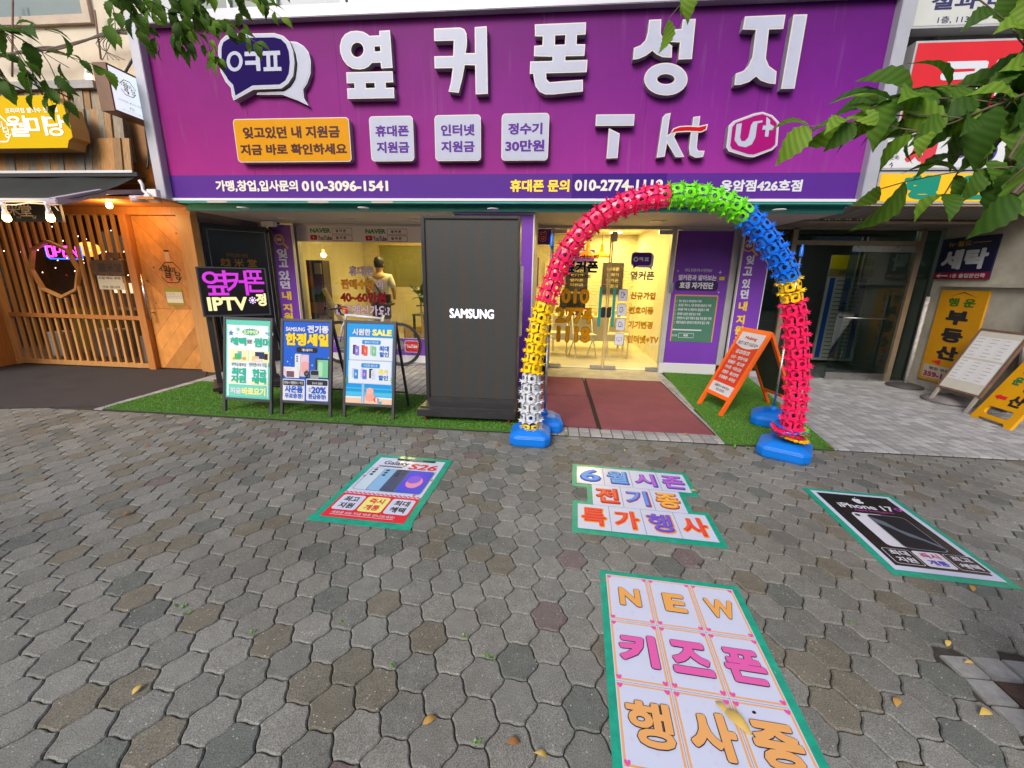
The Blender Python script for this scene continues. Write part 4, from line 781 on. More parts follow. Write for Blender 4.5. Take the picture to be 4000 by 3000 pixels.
# brick back wall
brm = mat('painted_brick', (.66, .60, .44), .55, var=.08, vs=6, bump=.3, bs=40); bme = MB().box(-.095, .095, -.02, 0, 0, .055).mesh('brick', brm); bf = MB(); nb = 0
blist = []
for r_ in range(36):
    for k in range(33): blist.append((-4.4+k*.2+(r_ % 2)*.1, .03+r_*.07))
for x, zq in sorted(blist, key=lambda q: abs(q[0]-.9)+.8*abs(q[1]-1.3)):
    if x > 1.9 or x < -2.9: continue
    if nb < 300: o = bpy.data.objects.new('brick', bme); COL.objects.link(o); o.parent = it; o.location = Vector((x, IY+.02+random.uniform(-.004, .003), zq))-it.location; nb += 1
    else: bf.box(x-.095, x+.095, IY, IY+.02, zq, zq+.055)
tag(bf.build('brick_field', brm, it), kind='stuff')
# divider wall with brick texture behind window, arch opening
MB().box(-2.15, -1.98, 8.6, 10.6, .02, 2.55).build('wall', brm, it)
for k, (lx, ly) in enumerate(((.9, 8.0), (1.0, 9.3), (-3.2, 8.2), (-2.9, 9.6), (-.3, 8.6), (1.35,10.0))):
    MB().lathe((lx, ly, 2.535), [(.02,0),(.13,0),(.13,.016)], 18).build('ceiling_lamp', mat('lit_ceiling_lamp', (1, .86, .5), .5, em=9), it)
    l = bpy.data.lights.new('ceiling_lamp_light', 'AREA'); l.shape = 'DISK'; l.size = .5; l.energy = 27 if lx < -1 else 34; l.color = (1, .72, .19); lo = bpy.data.objects.new('ceiling_lamp_light', l); COL.objects.link(lo); lo.location = (lx, ly, 2.5)
def itable(loc, w, d, h, lb, M):
    t_ = thing('desk', lb, 'desk', loc, local=True); MB().box(-w/2, w/2, -d/2, d/2, h-.03, h).build('desk_top', M, t_)
    MB().box(-w/2+.02, w/2-.02, d/2-.04, d/2-.02, .15, h-.03).build('front_panel', M, t_)
    for sx in (-1, 1):
        for sy in (-1, 1): MB().box(sx*(w/2-.03)-.02, sx*(w/2-.03)+.02, sy*(d/2-.03)-.02, sy*(d/2-.03)+.02, 0, h-.03).build('leg', M, t_)
    return t_
wdm = mat('pale_wood', (.55, .40, .20), .5, var=.1)
itable((.75, 8.9, .022), 1.5, .7, .74, 'white counter desk with white chairs in front, behind the glass doors', inw)
itable((-2.4, 8.3, .022), .8, .6, .74, 'glass-topped table with cup and boxes near the plant in the window', mat('dark_glass_top', (.04,.07,.06), .1))
chr_ = thing('chair', 'white folding chair left, behind the phone number on the glass door', 'chair', (.1, 8.2, .022), group='white folding chairs in the shop', local=True)
wm = mat('white_chair_tube', (.7, .66, .55), .3)
MB().box(-.2, .2, -.2, .2, .43, .455).build('seat', wm, chr_, bevel=.008); 
for sx in (-.2, .2): MB().tube([(sx, -.2, 0), (sx, .05, .43), (sx, .22, .85)], .012).build('leg', wm, chr_, smooth=True); MB().tube([(sx, .24, 0), (sx, -.05, .43)], .012).build('leg', wm, chr_, smooth=True)
MB().tube([(-.2,.22,.85),(-.1,.23,.88),(.1,.23,.88),(.2,.22,.85)], .013).build('back_rail', wm, chr_, smooth=True)
dup(chr_, (.62, 8.05, .022), .3, 'white folding chair in the middle, seen beside the door handles'); dup(chr_, (1.3, 8.2, .022), -.2, 'white folding chair on the right behind the service icons')
# monitor, pendant lamps, wall posters
t_ = thing('monitor', 'black computer monitor standing on the white counter desk', 'monitor', (.4, 8.85, .76), local=True); MB().box(-.27,.27,0,.03,.12,.45).build('screen', kprint, t_); MB().box(-.03,.03,.0,.04,0,.12).box(-.12,.12,-.06,.1,0,.012).build('stand', black, t_)
def pend(loc, c, lb):
    t_ = thing('pendant_lamp', lb, 'lamp', loc, local=True); MB().tube([(0,0,.25),(0,0,2.55-loc[2])], .006).build('cord', black, t_)
    MB().lathe((0,0,0), [(.19,0),(.17,.03),(.09,.09),(.045,.12),(.035,.2),(.03,.26)], 20).build('lamp_shade', cm(c), t_, smooth=True); return t_
pend((.62, 8.4, 1.92), '#e25a1c', 'red pendant lamp hanging behind the left glass door'); pend((.95, 9.0, 1.95), '#e0b428', 'yellow pendant lamp hanging behind the right glass door')
for x, z0, w_, h_, c, lb in ((.55, 1.2, .55, .62, '#2c2534', 'dark poster on the shop back wall, left of the other dark poster'), (1.42, 1.15, .5, .75, '#3a3440', 'dark poster on the shop back wall, right behind the service list')):
    t_ = thing('wall_poster', lb, 'poster', (x, IY-.04, z0)); MB().box(x-w_/2, x+w_/2, IY-.045, IY-.03, z0, z0+h_).build('sheet', cm(c), t_); f_ = wallfr(IY-.045)
    for k in range(4): text(f_, ['휴대폰', '최저가', '옆커폰', '지원금'][k], x-w_*.3, z0+h_*.75-k*h_*.18, x+w_*.3, z0+h_*.86-k*h_*.18, cm('#b8a878'), t_, .002, bold=.01)
t_ = thing('picture_board', 'pale green framed mirror board on the left inside the shop window', 'board', (-3.6, 9.2, 1)); MB().box(-3.95,-2.75,9.3,9.33,1.25,2.15).build('panel', cm('#8f8c5a'), t_); MB().box(-3.99,-3.95,9.27,9.34,1.2,2.2).box(-2.75,-2.71,9.27,9.34,1.2,2.2).box(-3.95,-2.75,9.27,9.34,2.15,2.2).build('frame', wdm, t_)
t_ = thing('magazine_rack', 'narrow dark rack of magazines just inside the left window edge', 'rack', (-4.3, 7.5, 0))
MB().box(-4.62,-4.30,7.5,7.75,.02,1.75).build('rack_body', mat('dark_wood', (.07,.045,.03), .5), t_)
for k in range(6): 
    for j_ in range(2): MB().box(-4.60+j_*.15,-4.47+j_*.15,7.47,7.49,.3+k*.24,.50+k*.24).build('magazine', cm(random.choice(['#a8452e','#5a6a3a','#c8b48a','#704048','#3e5a70','#b07840'])), t_)
for k, (x, y, zq, w_, c) in enumerate(((-2.25,8.1,.77,.16,'#b98b4a'),(-2.45,8.3,.77,.13,'#e8dcc0'),(-2.0,8.0,.02,.45,'#b08040'),(-2.0,8.05,.47,.4,'#b98b4a'),(-3.0,8.9,.02,.5,'#c29a58'))):
    t_ = thing('box', ['small brown carton on the glass-topped table', 'small cream carton on the glass-topped table', 'large brown carton on the shop floor, under another carton', 'brown carton stacked on a larger carton inside the window', 'brown carton on the floor behind the window lettering'][k], 'box', (x, y, zq), local=True); MB().box(-w_/2,w_/2,-w_*.4,w_*.4,0,w_*.8).build('carton', cm(c), t_); MB().box(-.02,.02,-w_*.4-.002,w_*.4+.002,-.0,w_*.8+.002).build('tape', cm('#d8c8a0'), t_)
t_ = thing('box', 'pair of tall cardboard boxes on the shelf at the right of the window', 'box', (-1.75, 7.9, 1.35), local=True); MB().box(-.16,-.02,0,.1,0,.42).box(.0,.14,0,.1,0,.42).build('carton', cm('#c89a58'), t_)
t_ = thing('shelf', 'brown wooden shelf unit inside the window beside the kiosk', 'shelf', (-1.7, 8.2, 0)); MB().box(-1.98,-1.30,8.3,8.33,.02,2.3).build('back_panel', cm('#b5722a'), t_)
for q in (.4, .85, 1.3, 1.85): MB().box(-1.95,-1.32,7.95,8.3,q,q+.03).build('shelf_board', wdm, t_)
# stock and clutter
for k in range(14):
    cx_, cy_, zq = .12+k*.095+random.uniform(-.01,.01), 8.68+random.uniform(-.05,.12), .764; w_, d_, h_ = random.uniform(.05,.08), random.uniform(.05,.1), random.uniform(.06,.20)
    if .1 < cx_-.0 < .68 and k % 2: h_ = .05
    pc_ = random.choice([('white','#e8e4da'),('red','#b8452e'),('navy','#2c3a66'),('yellow','#f0d060'),('grey','#4a4a4a'),('pale blue','#c8d8e8'),('violet','#7a4a9a')]); t_ = thing('product_box', 'small %s carton or leaflet stack standing on the white counter desk' % pc_[0], 'box', (cx_, cy_, zq), group='small goods along the counter desk', local=True); MB().box(-w_/2, w_/2, -d_/2, d_/2, 0, h_).build('carton', cm(pc_[1]), t_)
for k, (x0_, z0_, w_, h_, c) in enumerate(((-.9,1.3,.5,.7,'#5a3a8a'),(-.25,1.35,.38,.55,'#e0dcd0'),(.05,1.9,.9,.3,'#5b2a97'),(-2.9,1.25,.5,.75,'#6a8a5a'),(-4.4,1.5,.35,.5,'#3a5a4a'))):
    yy_ = IY-.05 if x0_ > -2 else 10.55; t_ = thing('framed_notice', ['violet notice on the shop back wall at the left of the doors','pale notice beside the violet one on the back wall','wide violet banner high on the shop back wall','green framed picture deep inside the left window','dark green picture at the far left inside the window'][k], 'notice', (x0_, yy_, z0_)); MB().box(x0_, x0_+w_, yy_, yy_+.02, z0_, z0_+h_).build('sheet', cm(c), t_); f_ = wallfr(yy_); [text(f_, ['폰','지원금','할인','요금제'][q % 4], x0_+w_*.2, z0_+h_*(.75-q*.22), x0_+w_*.8, z0_+h_*(.9-q*.22), cm('#f0e8d0' if c != '#e0dcd0' else '#3a3a3a'), t_, .002, bold=.02) for q in range(3 if h_ > .4 else 1)]
t_ = thing('rolled_poster', 'long pale cardboard tube leaning inside the left window edge', 'tube', (-4.0, 7.2, .02)); MB().tube([(-3.55,7.25,.02),(-4.15,7.2,1.25)], .045, 12).build('tube', cm('#b09468'), t_, smooth=True)
# plant
t_ = thing('potted_plant', 'green leafy potted plant with a pale trunk standing inside the window', 'plant', (-2.42, 7.45, .02), local=True)
MB().lathe((0,0,0), [(.11,0),(.14,.3),(.13,.3)], 16).build('pot', mat('white_pot', (.6,.6,.55), .4), t_, smooth=True); MB().tube([(0,0,.25),(.01,0,.6),(-.02,.02,.95),(0,0,1.2)], [.03,.026,.02,.012]).build('trunk', cm('#b89a68'), t_, smooth=True)
lgm = mat('plant_leaf', (.13, .22, .02), .4, var=.3, vs=12); mb = MB()
for k in range(34):
    a = random.uniform(0, 6.28); e = random.uniform(-.2, .9); L = random.uniform(.16, .27); b = Vector((random.uniform(-.05,.05), random.uniform(-.05,.05), random.uniform(.92, 1.22))); d = Vector((math.cos(a)*math.cos(e), math.sin(a)*math.cos(e), math.sin(e))); s_ = d.cross(Vector((0,0,1))).normalized()
    mb.add([b, b+d*L*.4+s_*.05, b+d*L*.75+s_*.055, b+d*L-Vector((0,0,.03)), b+d*L*.75-s_*.055, b+d*L*.4-s_*.05, b+d*L*.5-Vector((0,0,.015))], [(0,1,6),(1,2,6),(2,3,6),(3,4,6),(4,5,6),(5,0,6)])
mb.build('foliage', lgm, t_)
# person seen from behind
def skin_body(name, J, E, M, parent):
    me = bpy.data.meshes.new(name); me.from_pydata([j[:3] for j in J], E, []); o = bpy.data.objects.new(name, me); COL.objects.link(o)
    md = o.modifiers.new('s', 'SKIN'); sv = me.skin_vertices[0].data
    for i, j in enumerate(J): sv[i].radius = (j[3], j[4] if len(j) > 4 else j[3]); sv[i].use_root = (i == 0)
    o.modifiers.new('u', 'SUBSURF').levels = 2
    dg = bpy.context.evaluated_depsgraph_get(); m2 = bpy.data.meshes.new_from_object(o.evaluated_get(dg)); bpy.data.objects.remove(o); m2.materials.clear(); m2.materials.append(M)
    for p in m2.polygons: p.use_smooth = True
    return mkobj(name, m2, parent)
t_ = thing('person', 'person in white shirt and dark shorts seen from behind in the shop, short black hair', 'person', (-3.55, 8.3, .02), local=True); t_.scale = (1.03, 1.03, 1.03)
skn = mat('skin', (.55, .33, .20), .5)
J = [(0,0,.95,.15,.11),(0,0,1.15,.14,.10),(0,0,1.38,.17,.10),(0,0,1.49,.06,.06),(0,0,1.58,.075,.09),(0,-.01,1.68,.085,.10),
     (.10,0,.90,.09,.09),(.11,.0,.5,.06,.06),(.11,.02,.1,.04,.04),(.12,-.08,.03,.04,.03),(-.10,0,.90,.09,.09),(-.11,0,.5,.06,.06),(-.11,.02,.1,.04,.04),(-.12,-.08,.03,.04,.03),
     (.20,0,1.40,.06,.06),(.27,.02,1.13,.045,.045),(.22,.16,.98,.032,.032),(.18,.24,1.0,.035,.02),(-.20,0,1.40,.06,.06),(-.28,.02,1.13,.045,.045),(-.24,.12,.92,.032,.032),(-.22,.19,.90,.035,.02)]
E_ = [(0,1),(1,2),(2,3),(3,4),(4,5),(0,6),(6,7),(7,8),(8,9),(0,10),(10,11),(11,12),(12,13),(2,14),(14,15),(15,16),(16,17),(2,18),(18,19),(19,20),(20,21)]
skin_body('body', J, E_, skn, t_)
sh = mat('white_shirt', (.68,.66,.62), .8, var=.08)
skin_body('shirt', [(0,0,.90,.17,.13),(0,0,1.15,.165,.12),(0,0,1.36,.20,.125),(0,0,1.49,.12,.10),(.20,0,1.40,.08,.08),(.27,.01,1.18,.07,.07),(-.20,0,1.40,.08,.08),(-.28,.01,1.18,.07,.07)], [(0,1),(1,2),(2,3),(2,4),(4,5),(2,6),(6,7)], sh, t_)
skin_body('shorts', [(0,0,.93,.16,.12),(.10,0,.85,.10,.10),(.11,0,.55,.09,.09),(-.10,0,.85,.10,.10),(-.11,0,.55,.09,.09)], [(0,1),(1,2),(0,3),(3,4)], cm('#2c3444'), t_)
MB().lathe((0,0,0), [(.03,1.515),(.065,1.54),(.078,1.59),(.083,1.64),(.082,1.70),(.065,1.75),(.02,1.775)], 18).build('head', skn, t_, smooth=True); MB().lathe((0,-.008,0), [(.05,1.565),(.086,1.59),(.094,1.64),(.096,1.70),(.08,1.76),(.045,1.79),(.01,1.797)], 18).build('hair', mat('black_hair', (.012,.010,.010), .5), t_, smooth=True)
MB().tube([(-.17,.0,1.42),(-.05,-.12,1.25),(.12,-.14,1.0)], .018, 6).box(.02,.26,-.2,-.12,.86,1.08).build('shoulder_bag', kprint, t_); MB().lathe((-.085,0,1.64), [(.01,-.01),(.022,0),(.012,.01)], 8, 'x').lathe((.085,0,1.64), [(.01,-.01),(.022,0),(.012,.01)], 8, 'x').build('ear', skn, t_)

# ================================================================ A-BOARDS
fmt = mat('dark_grey_frame', (.045, .045, .05), .4, var=.15)
def aboard(fl_, fr_, label, lean=.20, H=1.02, bl=None, legb=None):
    """front feet given as photo points; returns the tilted board frame and width"""
    a, b = G(*fl_), G(*fr_); u = (b-a).normalized(); back = Vector((-u.y, u.x, 0)); W_ = (b-a).length
    t_ = thing('a_board', label, 'A-board', a, group='black framed A-boards on the turf'); v = (Vector((0,0,H))+back*lean*H).normalized(); f_ = Fr(a+Vector((0,0,.015)), u, v); Lb = H/v.z
    fw2 = .028
    MB().fbox(f_, 0, fw2, 0, .135, -.028, 0).build('leg', fmt, t_); MB().fbox(f_, W_-fw2, W_, 0, .135, -.028, 0).build('leg', fmt, t_)
    mb = MB(); mb.fbox(f_, 0, fw2, .136, Lb, -.028, .004).fbox(f_, W_-fw2, W_, .136, Lb, -.028, .004).fbox(f_, fw2, W_-fw2, .136, .136+fw2, -.028, .004).fbox(f_, fw2, W_-fw2, Lb-fw2, Lb, -.028, .004); mb.build('frame', fmt, t_, bevel=.002)
    top = f_.pt(0, Lb-.02, -.03); top2 = f_.pt(W_, Lb-.02, -.03)
    for q, tp_ in ((0.03, top), (W_-.03, top2)): MB().bar(a+u*q+back*(lean*H+.30)+Vector((0,0,.02)), tp_+u*(.02 if q < .1 else -.02), .024).build('back_leg', fmt, t_)
    MB().bar(a+u*.03+back*(lean*H+.25)+Vector((0,0,.2)), a+u*(W_-.03)+back*(lean*H+.25)+Vector((0,0,.2)), .02).build('crossbar', fmt, t_)
    return t_, f_, (fw2, .136+fw2, W_-fw2, Lb-fw2)
ZZ = zm(700, 1200, 2.2117)
def backing(f_, R, M, t_): return MB().fbox(f_, R[0], R[2], R[1], R[3], -.02, -.004).build('poster_panel', M, t_)
c0 = -.002
# board 1: mint
t_, f1, R = aboard(ZZ(380, 912), ZZ(800, 942), 'black framed A-board with mint summer poster, left of the two blue boards')
pb = backing(f1, R, cm('#66cdb8'), t_); a0, b0, a1, b1 = f1.rect(ZZ(408,790), ZZ(820,130)); sheet(f1, R[0]+.02, R[1]+.018, R[2]-.022, R[3]-.055, mat('pale_mint_white', (.66,.74,.78), .4), 'sheet', pb, c0)
mt = cm('#32b79c')
def T(f_, s_, p0, p1, M, pb, c=.002, **k): return ptext(f_, s_, ZZ, p0, p1, M, pb, c, **k)
sunb = []; q = f1.rect(ZZ(545,240), ZZ(690,190)); cx, cy, rx, ry = (q[0]+q[2])/2, (q[1]+q[3])/2, (q[2]-q[0])/2, (q[3]-q[1])/2
MB().poly(f1, [(cx+rx*(1.1 if i % 2 else .92)*math.cos(i*math.pi/20), cy+ry*(1.15 if i % 2 else .9)*math.sin(i*math.pi/20)) for i in range(40)], .0).build('badge_print', mt, pb)
T(f1, 'SUMMER', (558,230), (685,203), cm('#eef2b8'), pb, bold=.04)
otext(f1, '혜택', ZZ, (440,328), (580,262), mt, cm('#bfe8dd'), pb, .001, bold=.05, ol=.02); otext(f1, '왔', ZZ, (583,315), (633,278), cm('#7a7580'), cm('#dfe8ea'), pb, .001, bold=.03, ol=.02); otext(f1, '썸머', ZZ, (642,345), (790,268), mt, cm('#bfe8dd'), pb, .001, bold=.05, ol=.02)
psheet(f1, ZZ, (440,462), (600,372), cm('#f2ecb4'), 'print', pb, .0); psheet(f1, ZZ, (615,472), (778,385), cm('#f2ecb4'), 'print', pb, .0)
psheet(f1, ZZ, (505,448), (540,380), cm('#7fa8c8'), 'print', pb, .001, r=.004); psheet(f1, ZZ, (478,450), (528,400), cm('#49b878'), 'print', pb, .002, r=.01); psheet(f1, ZZ, (545,455), (575,432), cm('#e8a048'), 'print', pb, .001); psheet(f1, ZZ, (462,452), (478,432), cm('#e8a048'), 'print', pb, .001)
psheet(f1, ZZ, (655,445), (735,390), cm('#2c3c66'), 'print', pb, .001); psheet(f1, ZZ, (735,455), (765,405), cm('#3a2830'), 'print', pb, .001); psheet(f1, ZZ, (630,462), (690,425), cm('#e8c090'), 'print', pb, .002, r=.012); psheet(f1, ZZ, (650,468), (715,450), cm('#e8e0e0'), 'print', pb, .003, r=.006)
T(f1, '위약금·할부금', (452,505), (578,482), cm('#4a5a60'), pb, bold=.01); T(f1, '인터넷+TV 가입 시', (602,512), (782,486), cm('#4a5a60'), pb, bold=.01)
psheet(f1, ZZ, (435,650), (580,632), cm('#f0eeb0'), 'print', pb, .0); psheet(f1, ZZ, (610,668), (760,648), cm('#f0eeb0'), 'print', pb, .0)
for s_, p0, p1 in (('최대', (452,585), (575,525)), ('지원', (447,650), (575,590)), ('현금', (630,598), (752,538)), ('혜택', (624,662), (750,606))): T(f1, s_, p0, p1, mt, pb, bold=.06)
psheet(f1, ZZ, (427,765), (757,680), cm('#74d2bd'), 'print', pb, .0, r=.012); T(f1, '지금', (440,742), (536,695), wprint, pb, bold=.05); T(f1, '바로요기', (540,755), (745,702), cm('#f6ef9a'), pb, bold=.05)
mb = MB(); a0, b0 = f1.loc(*ZZ(445,150)); a1, _ = f1.loc(*ZZ(802,162)); [mb.poly(f1, ell(a0+(a1-a0)*k/29, b0, .0035, .0035, 6), .0) for k in range(30)]; mb.build('dots_print', cm('#62c4b2'), pb)
for (sx, sy, r_, c) in ((447,222,22,'#4a88c8'), (508,190,18,'#7fd0b8'), (500,228,8,'#a8dcd0'), (752,225,10,'#4aa8c0')):
    cx, cy = f1.loc(*ZZ(sx, sy)); q = r_*.00145; MB().poly(f1, [(cx+q*(1 if i % 2 == 0 else .5)*math.sin(i*math.pi/5), cy+q*(1 if i % 2 == 0 else .5)*math.cos(i*math.pi/5)) for i in range(10)], .001).build('star_print', cm(c), pb)
cx, cy = f1.loc(*ZZ(785, 232)); MB().poly(f1, ell(cx, cy, .036, .034, 20), .001).build('print', wprint, pb); MB().poly(f1, ell(cx, cy, .03, .028, 20), .002).build('print', cm('#5ec0c8'), pb)
# board 2: blue
t_, f2, R = aboard(ZZ(873, 940), ZZ(1312, 966), 'black framed A-board with deep blue poster, between the mint and sky blue boards')
pb = backing(f2, R, cm('#1e5fd0'), t_)
T(f2, 'SAMSUNG', (922,205), (1088,175), wprint, pb, c0+.003, bold=.04); T(f2, '전기종', (1107,222), (1292,162), wprint, pb, c0+.003, bold=.05)
otext(f2, '한정세일', ZZ, (918,330), (1293,232), cm('#f2d41c'), cm('#d8a828'), pb, .001, bold=.055, ol=.012)
psheet(f2, ZZ, (1012,388), (1192,352), cm('#20242e'), 'print', pb, .0, r=.018); T(f2, '7월 5일까지', (1058,380), (1150,360), wprint, pb, bold=.03)
ph = psheet(f2, ZZ, (998,595), (1062,405), cm('#dfe4ec'), 'phone_print', pb, .0, r=.01); psheet(f2, ZZ, (1045,600), (1124,410), cm('#b0a8b8'), 'phone_print', pb, .001, r=.01); psheet(f2, ZZ, (1050,595), (1119,415), cm('#dcc2d8'), 'phone_print', pb, .002, r=.009); psheet(f2, ZZ, (1052,570), (1117,470), cm('#e8a8a8'), 'phone_print', pb, .003, r=.03)
for k in range(3): cx, cy = f2.loc(*ZZ(1019, 425+k*20)); MB().poly(f2, ell(cx, cy, .009, .009, 12), .002).build('lens_print', kprint, pb)
psheet(f2, ZZ, (1172,605), (1240,442), cm('#3a4048'), 'tablet_print', pb, .0, r=.006); psheet(f2, ZZ, (1186,615), (1293,450), cm('#20242c'), 'tablet_print', pb, .001, r=.006); psheet(f2, ZZ, (1193,608), (1287,458), cm('#7cc89c'), 'tablet_print', pb, .002); psheet(f2, ZZ, (1200,600), (1240,475), cm('#a8e0b8'), 'tablet_print', pb, .003, r=.02)
for k, c in enumerate(('#c86070', '#d87888', '#b8506a')): psheet(f2, ZZ, (902+k*9, 585+k*11), (1020+k*9, 518+k*13), cm('#e8e4e4'), 'card_print', pb, .003+k*.001); psheet(f2, ZZ, (908+k*9, 580+k*11), (975+k*9, 527+k*13), cm(c if k < 2 else '#705868'), 'card_print', pb, .0035+k*.001)
cx, cy = f2.loc(*ZZ(1103, 575)); psheet(f2, ZZ, (1090,615), (1116,540), cm('#22262c'), 'watch_print', pb, .003); MB().poly(f2, ell(cx, cy, .033, .033), .004).build('watch_print', cm('#6a7078'), pb); MB().poly(f2, ell(cx, cy, .029, .029), .005).build('watch_print', kprint, pb); MB().poly(f2, [(cx-.012, cy+.003), (cx, cy-.006), (cx+.018, cy+.012), (cx, cy-.001)], .006).build('watch_print', wprint, pb)
psheet(f2, ZZ, (1132,618), (1207,545), cm('#9aa0a8'), 'earbud_case_print', pb, .004, r=.014); psheet(f2, ZZ, (1137,585), (1202,550), cm('#2a2e34'), 'earbud_case_print', pb, .005, r=.012)
for x_, s0, s1, s2, w_ in ((895, '워치8 + 태블릿PC + 버즈', '사은품', '무료증정!', 190), (1098, '온누리 상품권', '20%', '환급증정!', 190)):
    psheet(f2, ZZ, (x_-2, 805), (x_+w_, 626), wprint, 'print', pb, .0, r=.012); psheet(f2, ZZ, (x_+4, 672), (x_+w_-6, 634), cm('#2a2e38'), 'print', pb, .001, r=.008); T(f2, s0, (x_+12, 662) if x_ < 1000 else (x_+50, 668), (x_+w_-14, 643) if x_ < 1000 else (x_+w_-50, 650), wprint, pb, .002, bold=.01)
    bb = cm('#2460c8'); T(f2, s1, (x_+(17 if x_ < 1000 else 42), 735+(x_-895)*.05), (x_+172, 682+(x_-895)*.05), bb, pb, .002, bold=.05); T(f2, s2, (x_+16, 783+(x_-895)*.04), (x_+170, 748+(x_-895)*.04), bb, pb, .002, bold=.04)
T(f2, '최', (1118,713), (1132,698), cm('#2460c8'), pb); T(f2, '대', (1118,732), (1132,716), cm('#2460c8'), pb)
for sx, sy, r_ in ((937,470,12), (972,437,6), (957,491,6), (1149,502,13), (1290,438,9)): cx, cy = f2.loc(*ZZ(sx, sy)); q = r_*.0013; MB().poly(f2, [(cx,cy+q),(cx+q*.2,cy+q*.2),(cx+q,cy),(cx+q*.2,cy-q*.2),(cx,cy-q),(cx-q*.2,cy-q*.2),(cx-q,cy),(cx-q*.2,cy+q*.2)], .001).build('star_print', cm('#a8d8f8'), pb)
# board 3: sky blue
t_, f3, R = aboard(ZZ(1412, 963), ZZ(1855, 991), 'black framed A-board with sky blue SALE poster of a beach, beside the video kiosk')
pb = backing(f3, R, cm('#189be8'), t_)
otext(f3, '시원한', ZZ, (1495,242), (1657,187), wprint, cm('#2a78c8'), pb, .001, bold=.05, ol=.02); otext(f3, 'SALE', ZZ, (1668,248), (1840,195), cm('#f6ee88'), cm('#4aa8c8'), pb, .001, bold=.06, ol=.02)
for y0_, s_, a_, b_, cs in ((0, '갤럭시·아이폰', '최대', '할인', (('#3a3c58','#8f78d8'), ('#c84850','#e8604a'), ('#a8d0b0','#7cc890'))), (202, '키즈폰·효도폰', '특가', '할인', (('#bcd0e8','#3a90d8'), ('#c8c8e8','#6a70d8'), ('#30343c','#d8dce8')))):
    k = 2 if y0_ else 0; x_ = 1470-8*(y0_ > 0)
    psheet(f3, ZZ, (x_-2, 452+y0_), (x_+375, 270+y0_), wprint, 'print', pb, .0, r=.008); psheet(f3, ZZ, (x_+4, 446+y0_), (x_+368, 276+y0_), mat('pale_blue_white', (.60,.68,.80), .4), 'print', pb, .001, r=.006)
    psheet(f3, ZZ, (1580-8*(y0_>0), 319+y0_), (1742-8*(y0_>0), 288+y0_), cm('#1e90dc'), 'print', pb, .002, r=.014); T(f3, s_, (1600-8*(y0_>0), 313+y0_), (1722-8*(y0_>0), 295+y0_), wprint, pb, .003, bold=.01)
    for j_, (c1, c2) in enumerate(cs):
        xx = x_+30+j_*74; yy = y0_+8*j_*.4
        psheet(f3, ZZ, (xx, 405+yy), (xx+32, 325+yy), cm(c1), 'phone_print', pb, .002, r=.005); psheet(f3, ZZ, (xx+16, 415+yy), (xx+54, 335+yy), cm(c2), 'phone_print', pb, .003, r=.006); cx, cy = f3.loc(*ZZ(xx+35, 375+yy)); MB().poly(f3, ell(cx, cy, .009, .018, 12), .004).build('phone_print', cm('#c8c8f0' if j_ != 1 else '#f0a080'), pb)
    bb = cm('#2468c8'); T(f3, a_, (x_+258, 382+y0_), (x_+342, 338+y0_), cm('#f2e050') if y0_ else bb, pb, .003, bold=.045); T(f3, b_, (x_+258, 430+y0_), (x_+342, 390+y0_), bb, pb, .003, bold=.045)
    psheet(f3, ZZ, (x_+258, 431+y0_), (x_+342, 424+y0_), cm('#f2ee90'), 'print', pb, .0018)
sea = R; z_ = lambda y: f3.loc(*ZZ(1640, y))[1]
sheet(f3, R[0], z_(770), R[2], z_(700), cm('#4fc0e8'), 'sea_print', pb, -.003); sheet(f3, R[0], z_(735), R[2], z_(708), cm('#1e9cd8'), 'sea_print', pb, -.0025); sheet(f3, R[0], z_(800), R[2], z_(775), cm('#dcecf0'), 'sea_print', pb, -.002); sheet(f3, R[0], R[1], R[2], z_(790), cm('#eec8ac'), 'sand_print', pb, -.0015)
psheet(f3, ZZ, (1572,825), (1603,640), cm('#7fb8e0'), 'surfboard_print', pb, .0, r=.018); psheet(f3, ZZ, (1583,822), (1591,648), wprint, 'surfboard_print', pb, .001)
# generic pink beach toy and ball
cx, cy = f3.loc(*ZZ(1645, 775)); MB().poly(f3, ell(cx, cy, .055, .05), .0).build('print', cm('#f0a898'), pb); cx, cy = f3.loc(*ZZ(1648, 725)); MB().poly(f3, ell(cx, cy, .042, .036), .001).build('print', cm('#f4b4a4'), pb)
cx, cy = f3.loc(*ZZ(1700, 800)); MB().poly(f3, ell(cx, cy, .030, .026), .001).build('ball_print', cm('#e8503c'), pb); MB().poly(f3, ell(cx+.005, cy, .012, .025), .002).build('ball_print', wprint, pb); psheet(f3, ZZ, (1715,835), (1750,815), cm('#48b0d8'), 'print', pb, .0, r=.005)
for x_, s in ((1425, 1), (1862, -1)):
    cx, cy = f3.loc(*ZZ(x_, 625)); mb = MB()
    for k in range(6): a = rad(90-s*(15+k*28)); d = (math.cos(a), math.sin(a)); mb.poly(f3, [(cx+.0, cy), (cx+d[0]*.03-d[1]*.008, cy+d[1]*.03+d[0]*.008), (cx+d[0]*.055, cy+d[1]*.055-.006), (cx+d[0]*.03+d[1]*.008, cy+d[1]*.03-d[0]*.008)], .001+k*.0002)
    o = mb.build('palm_print', cm('#5a9a58'), pb)

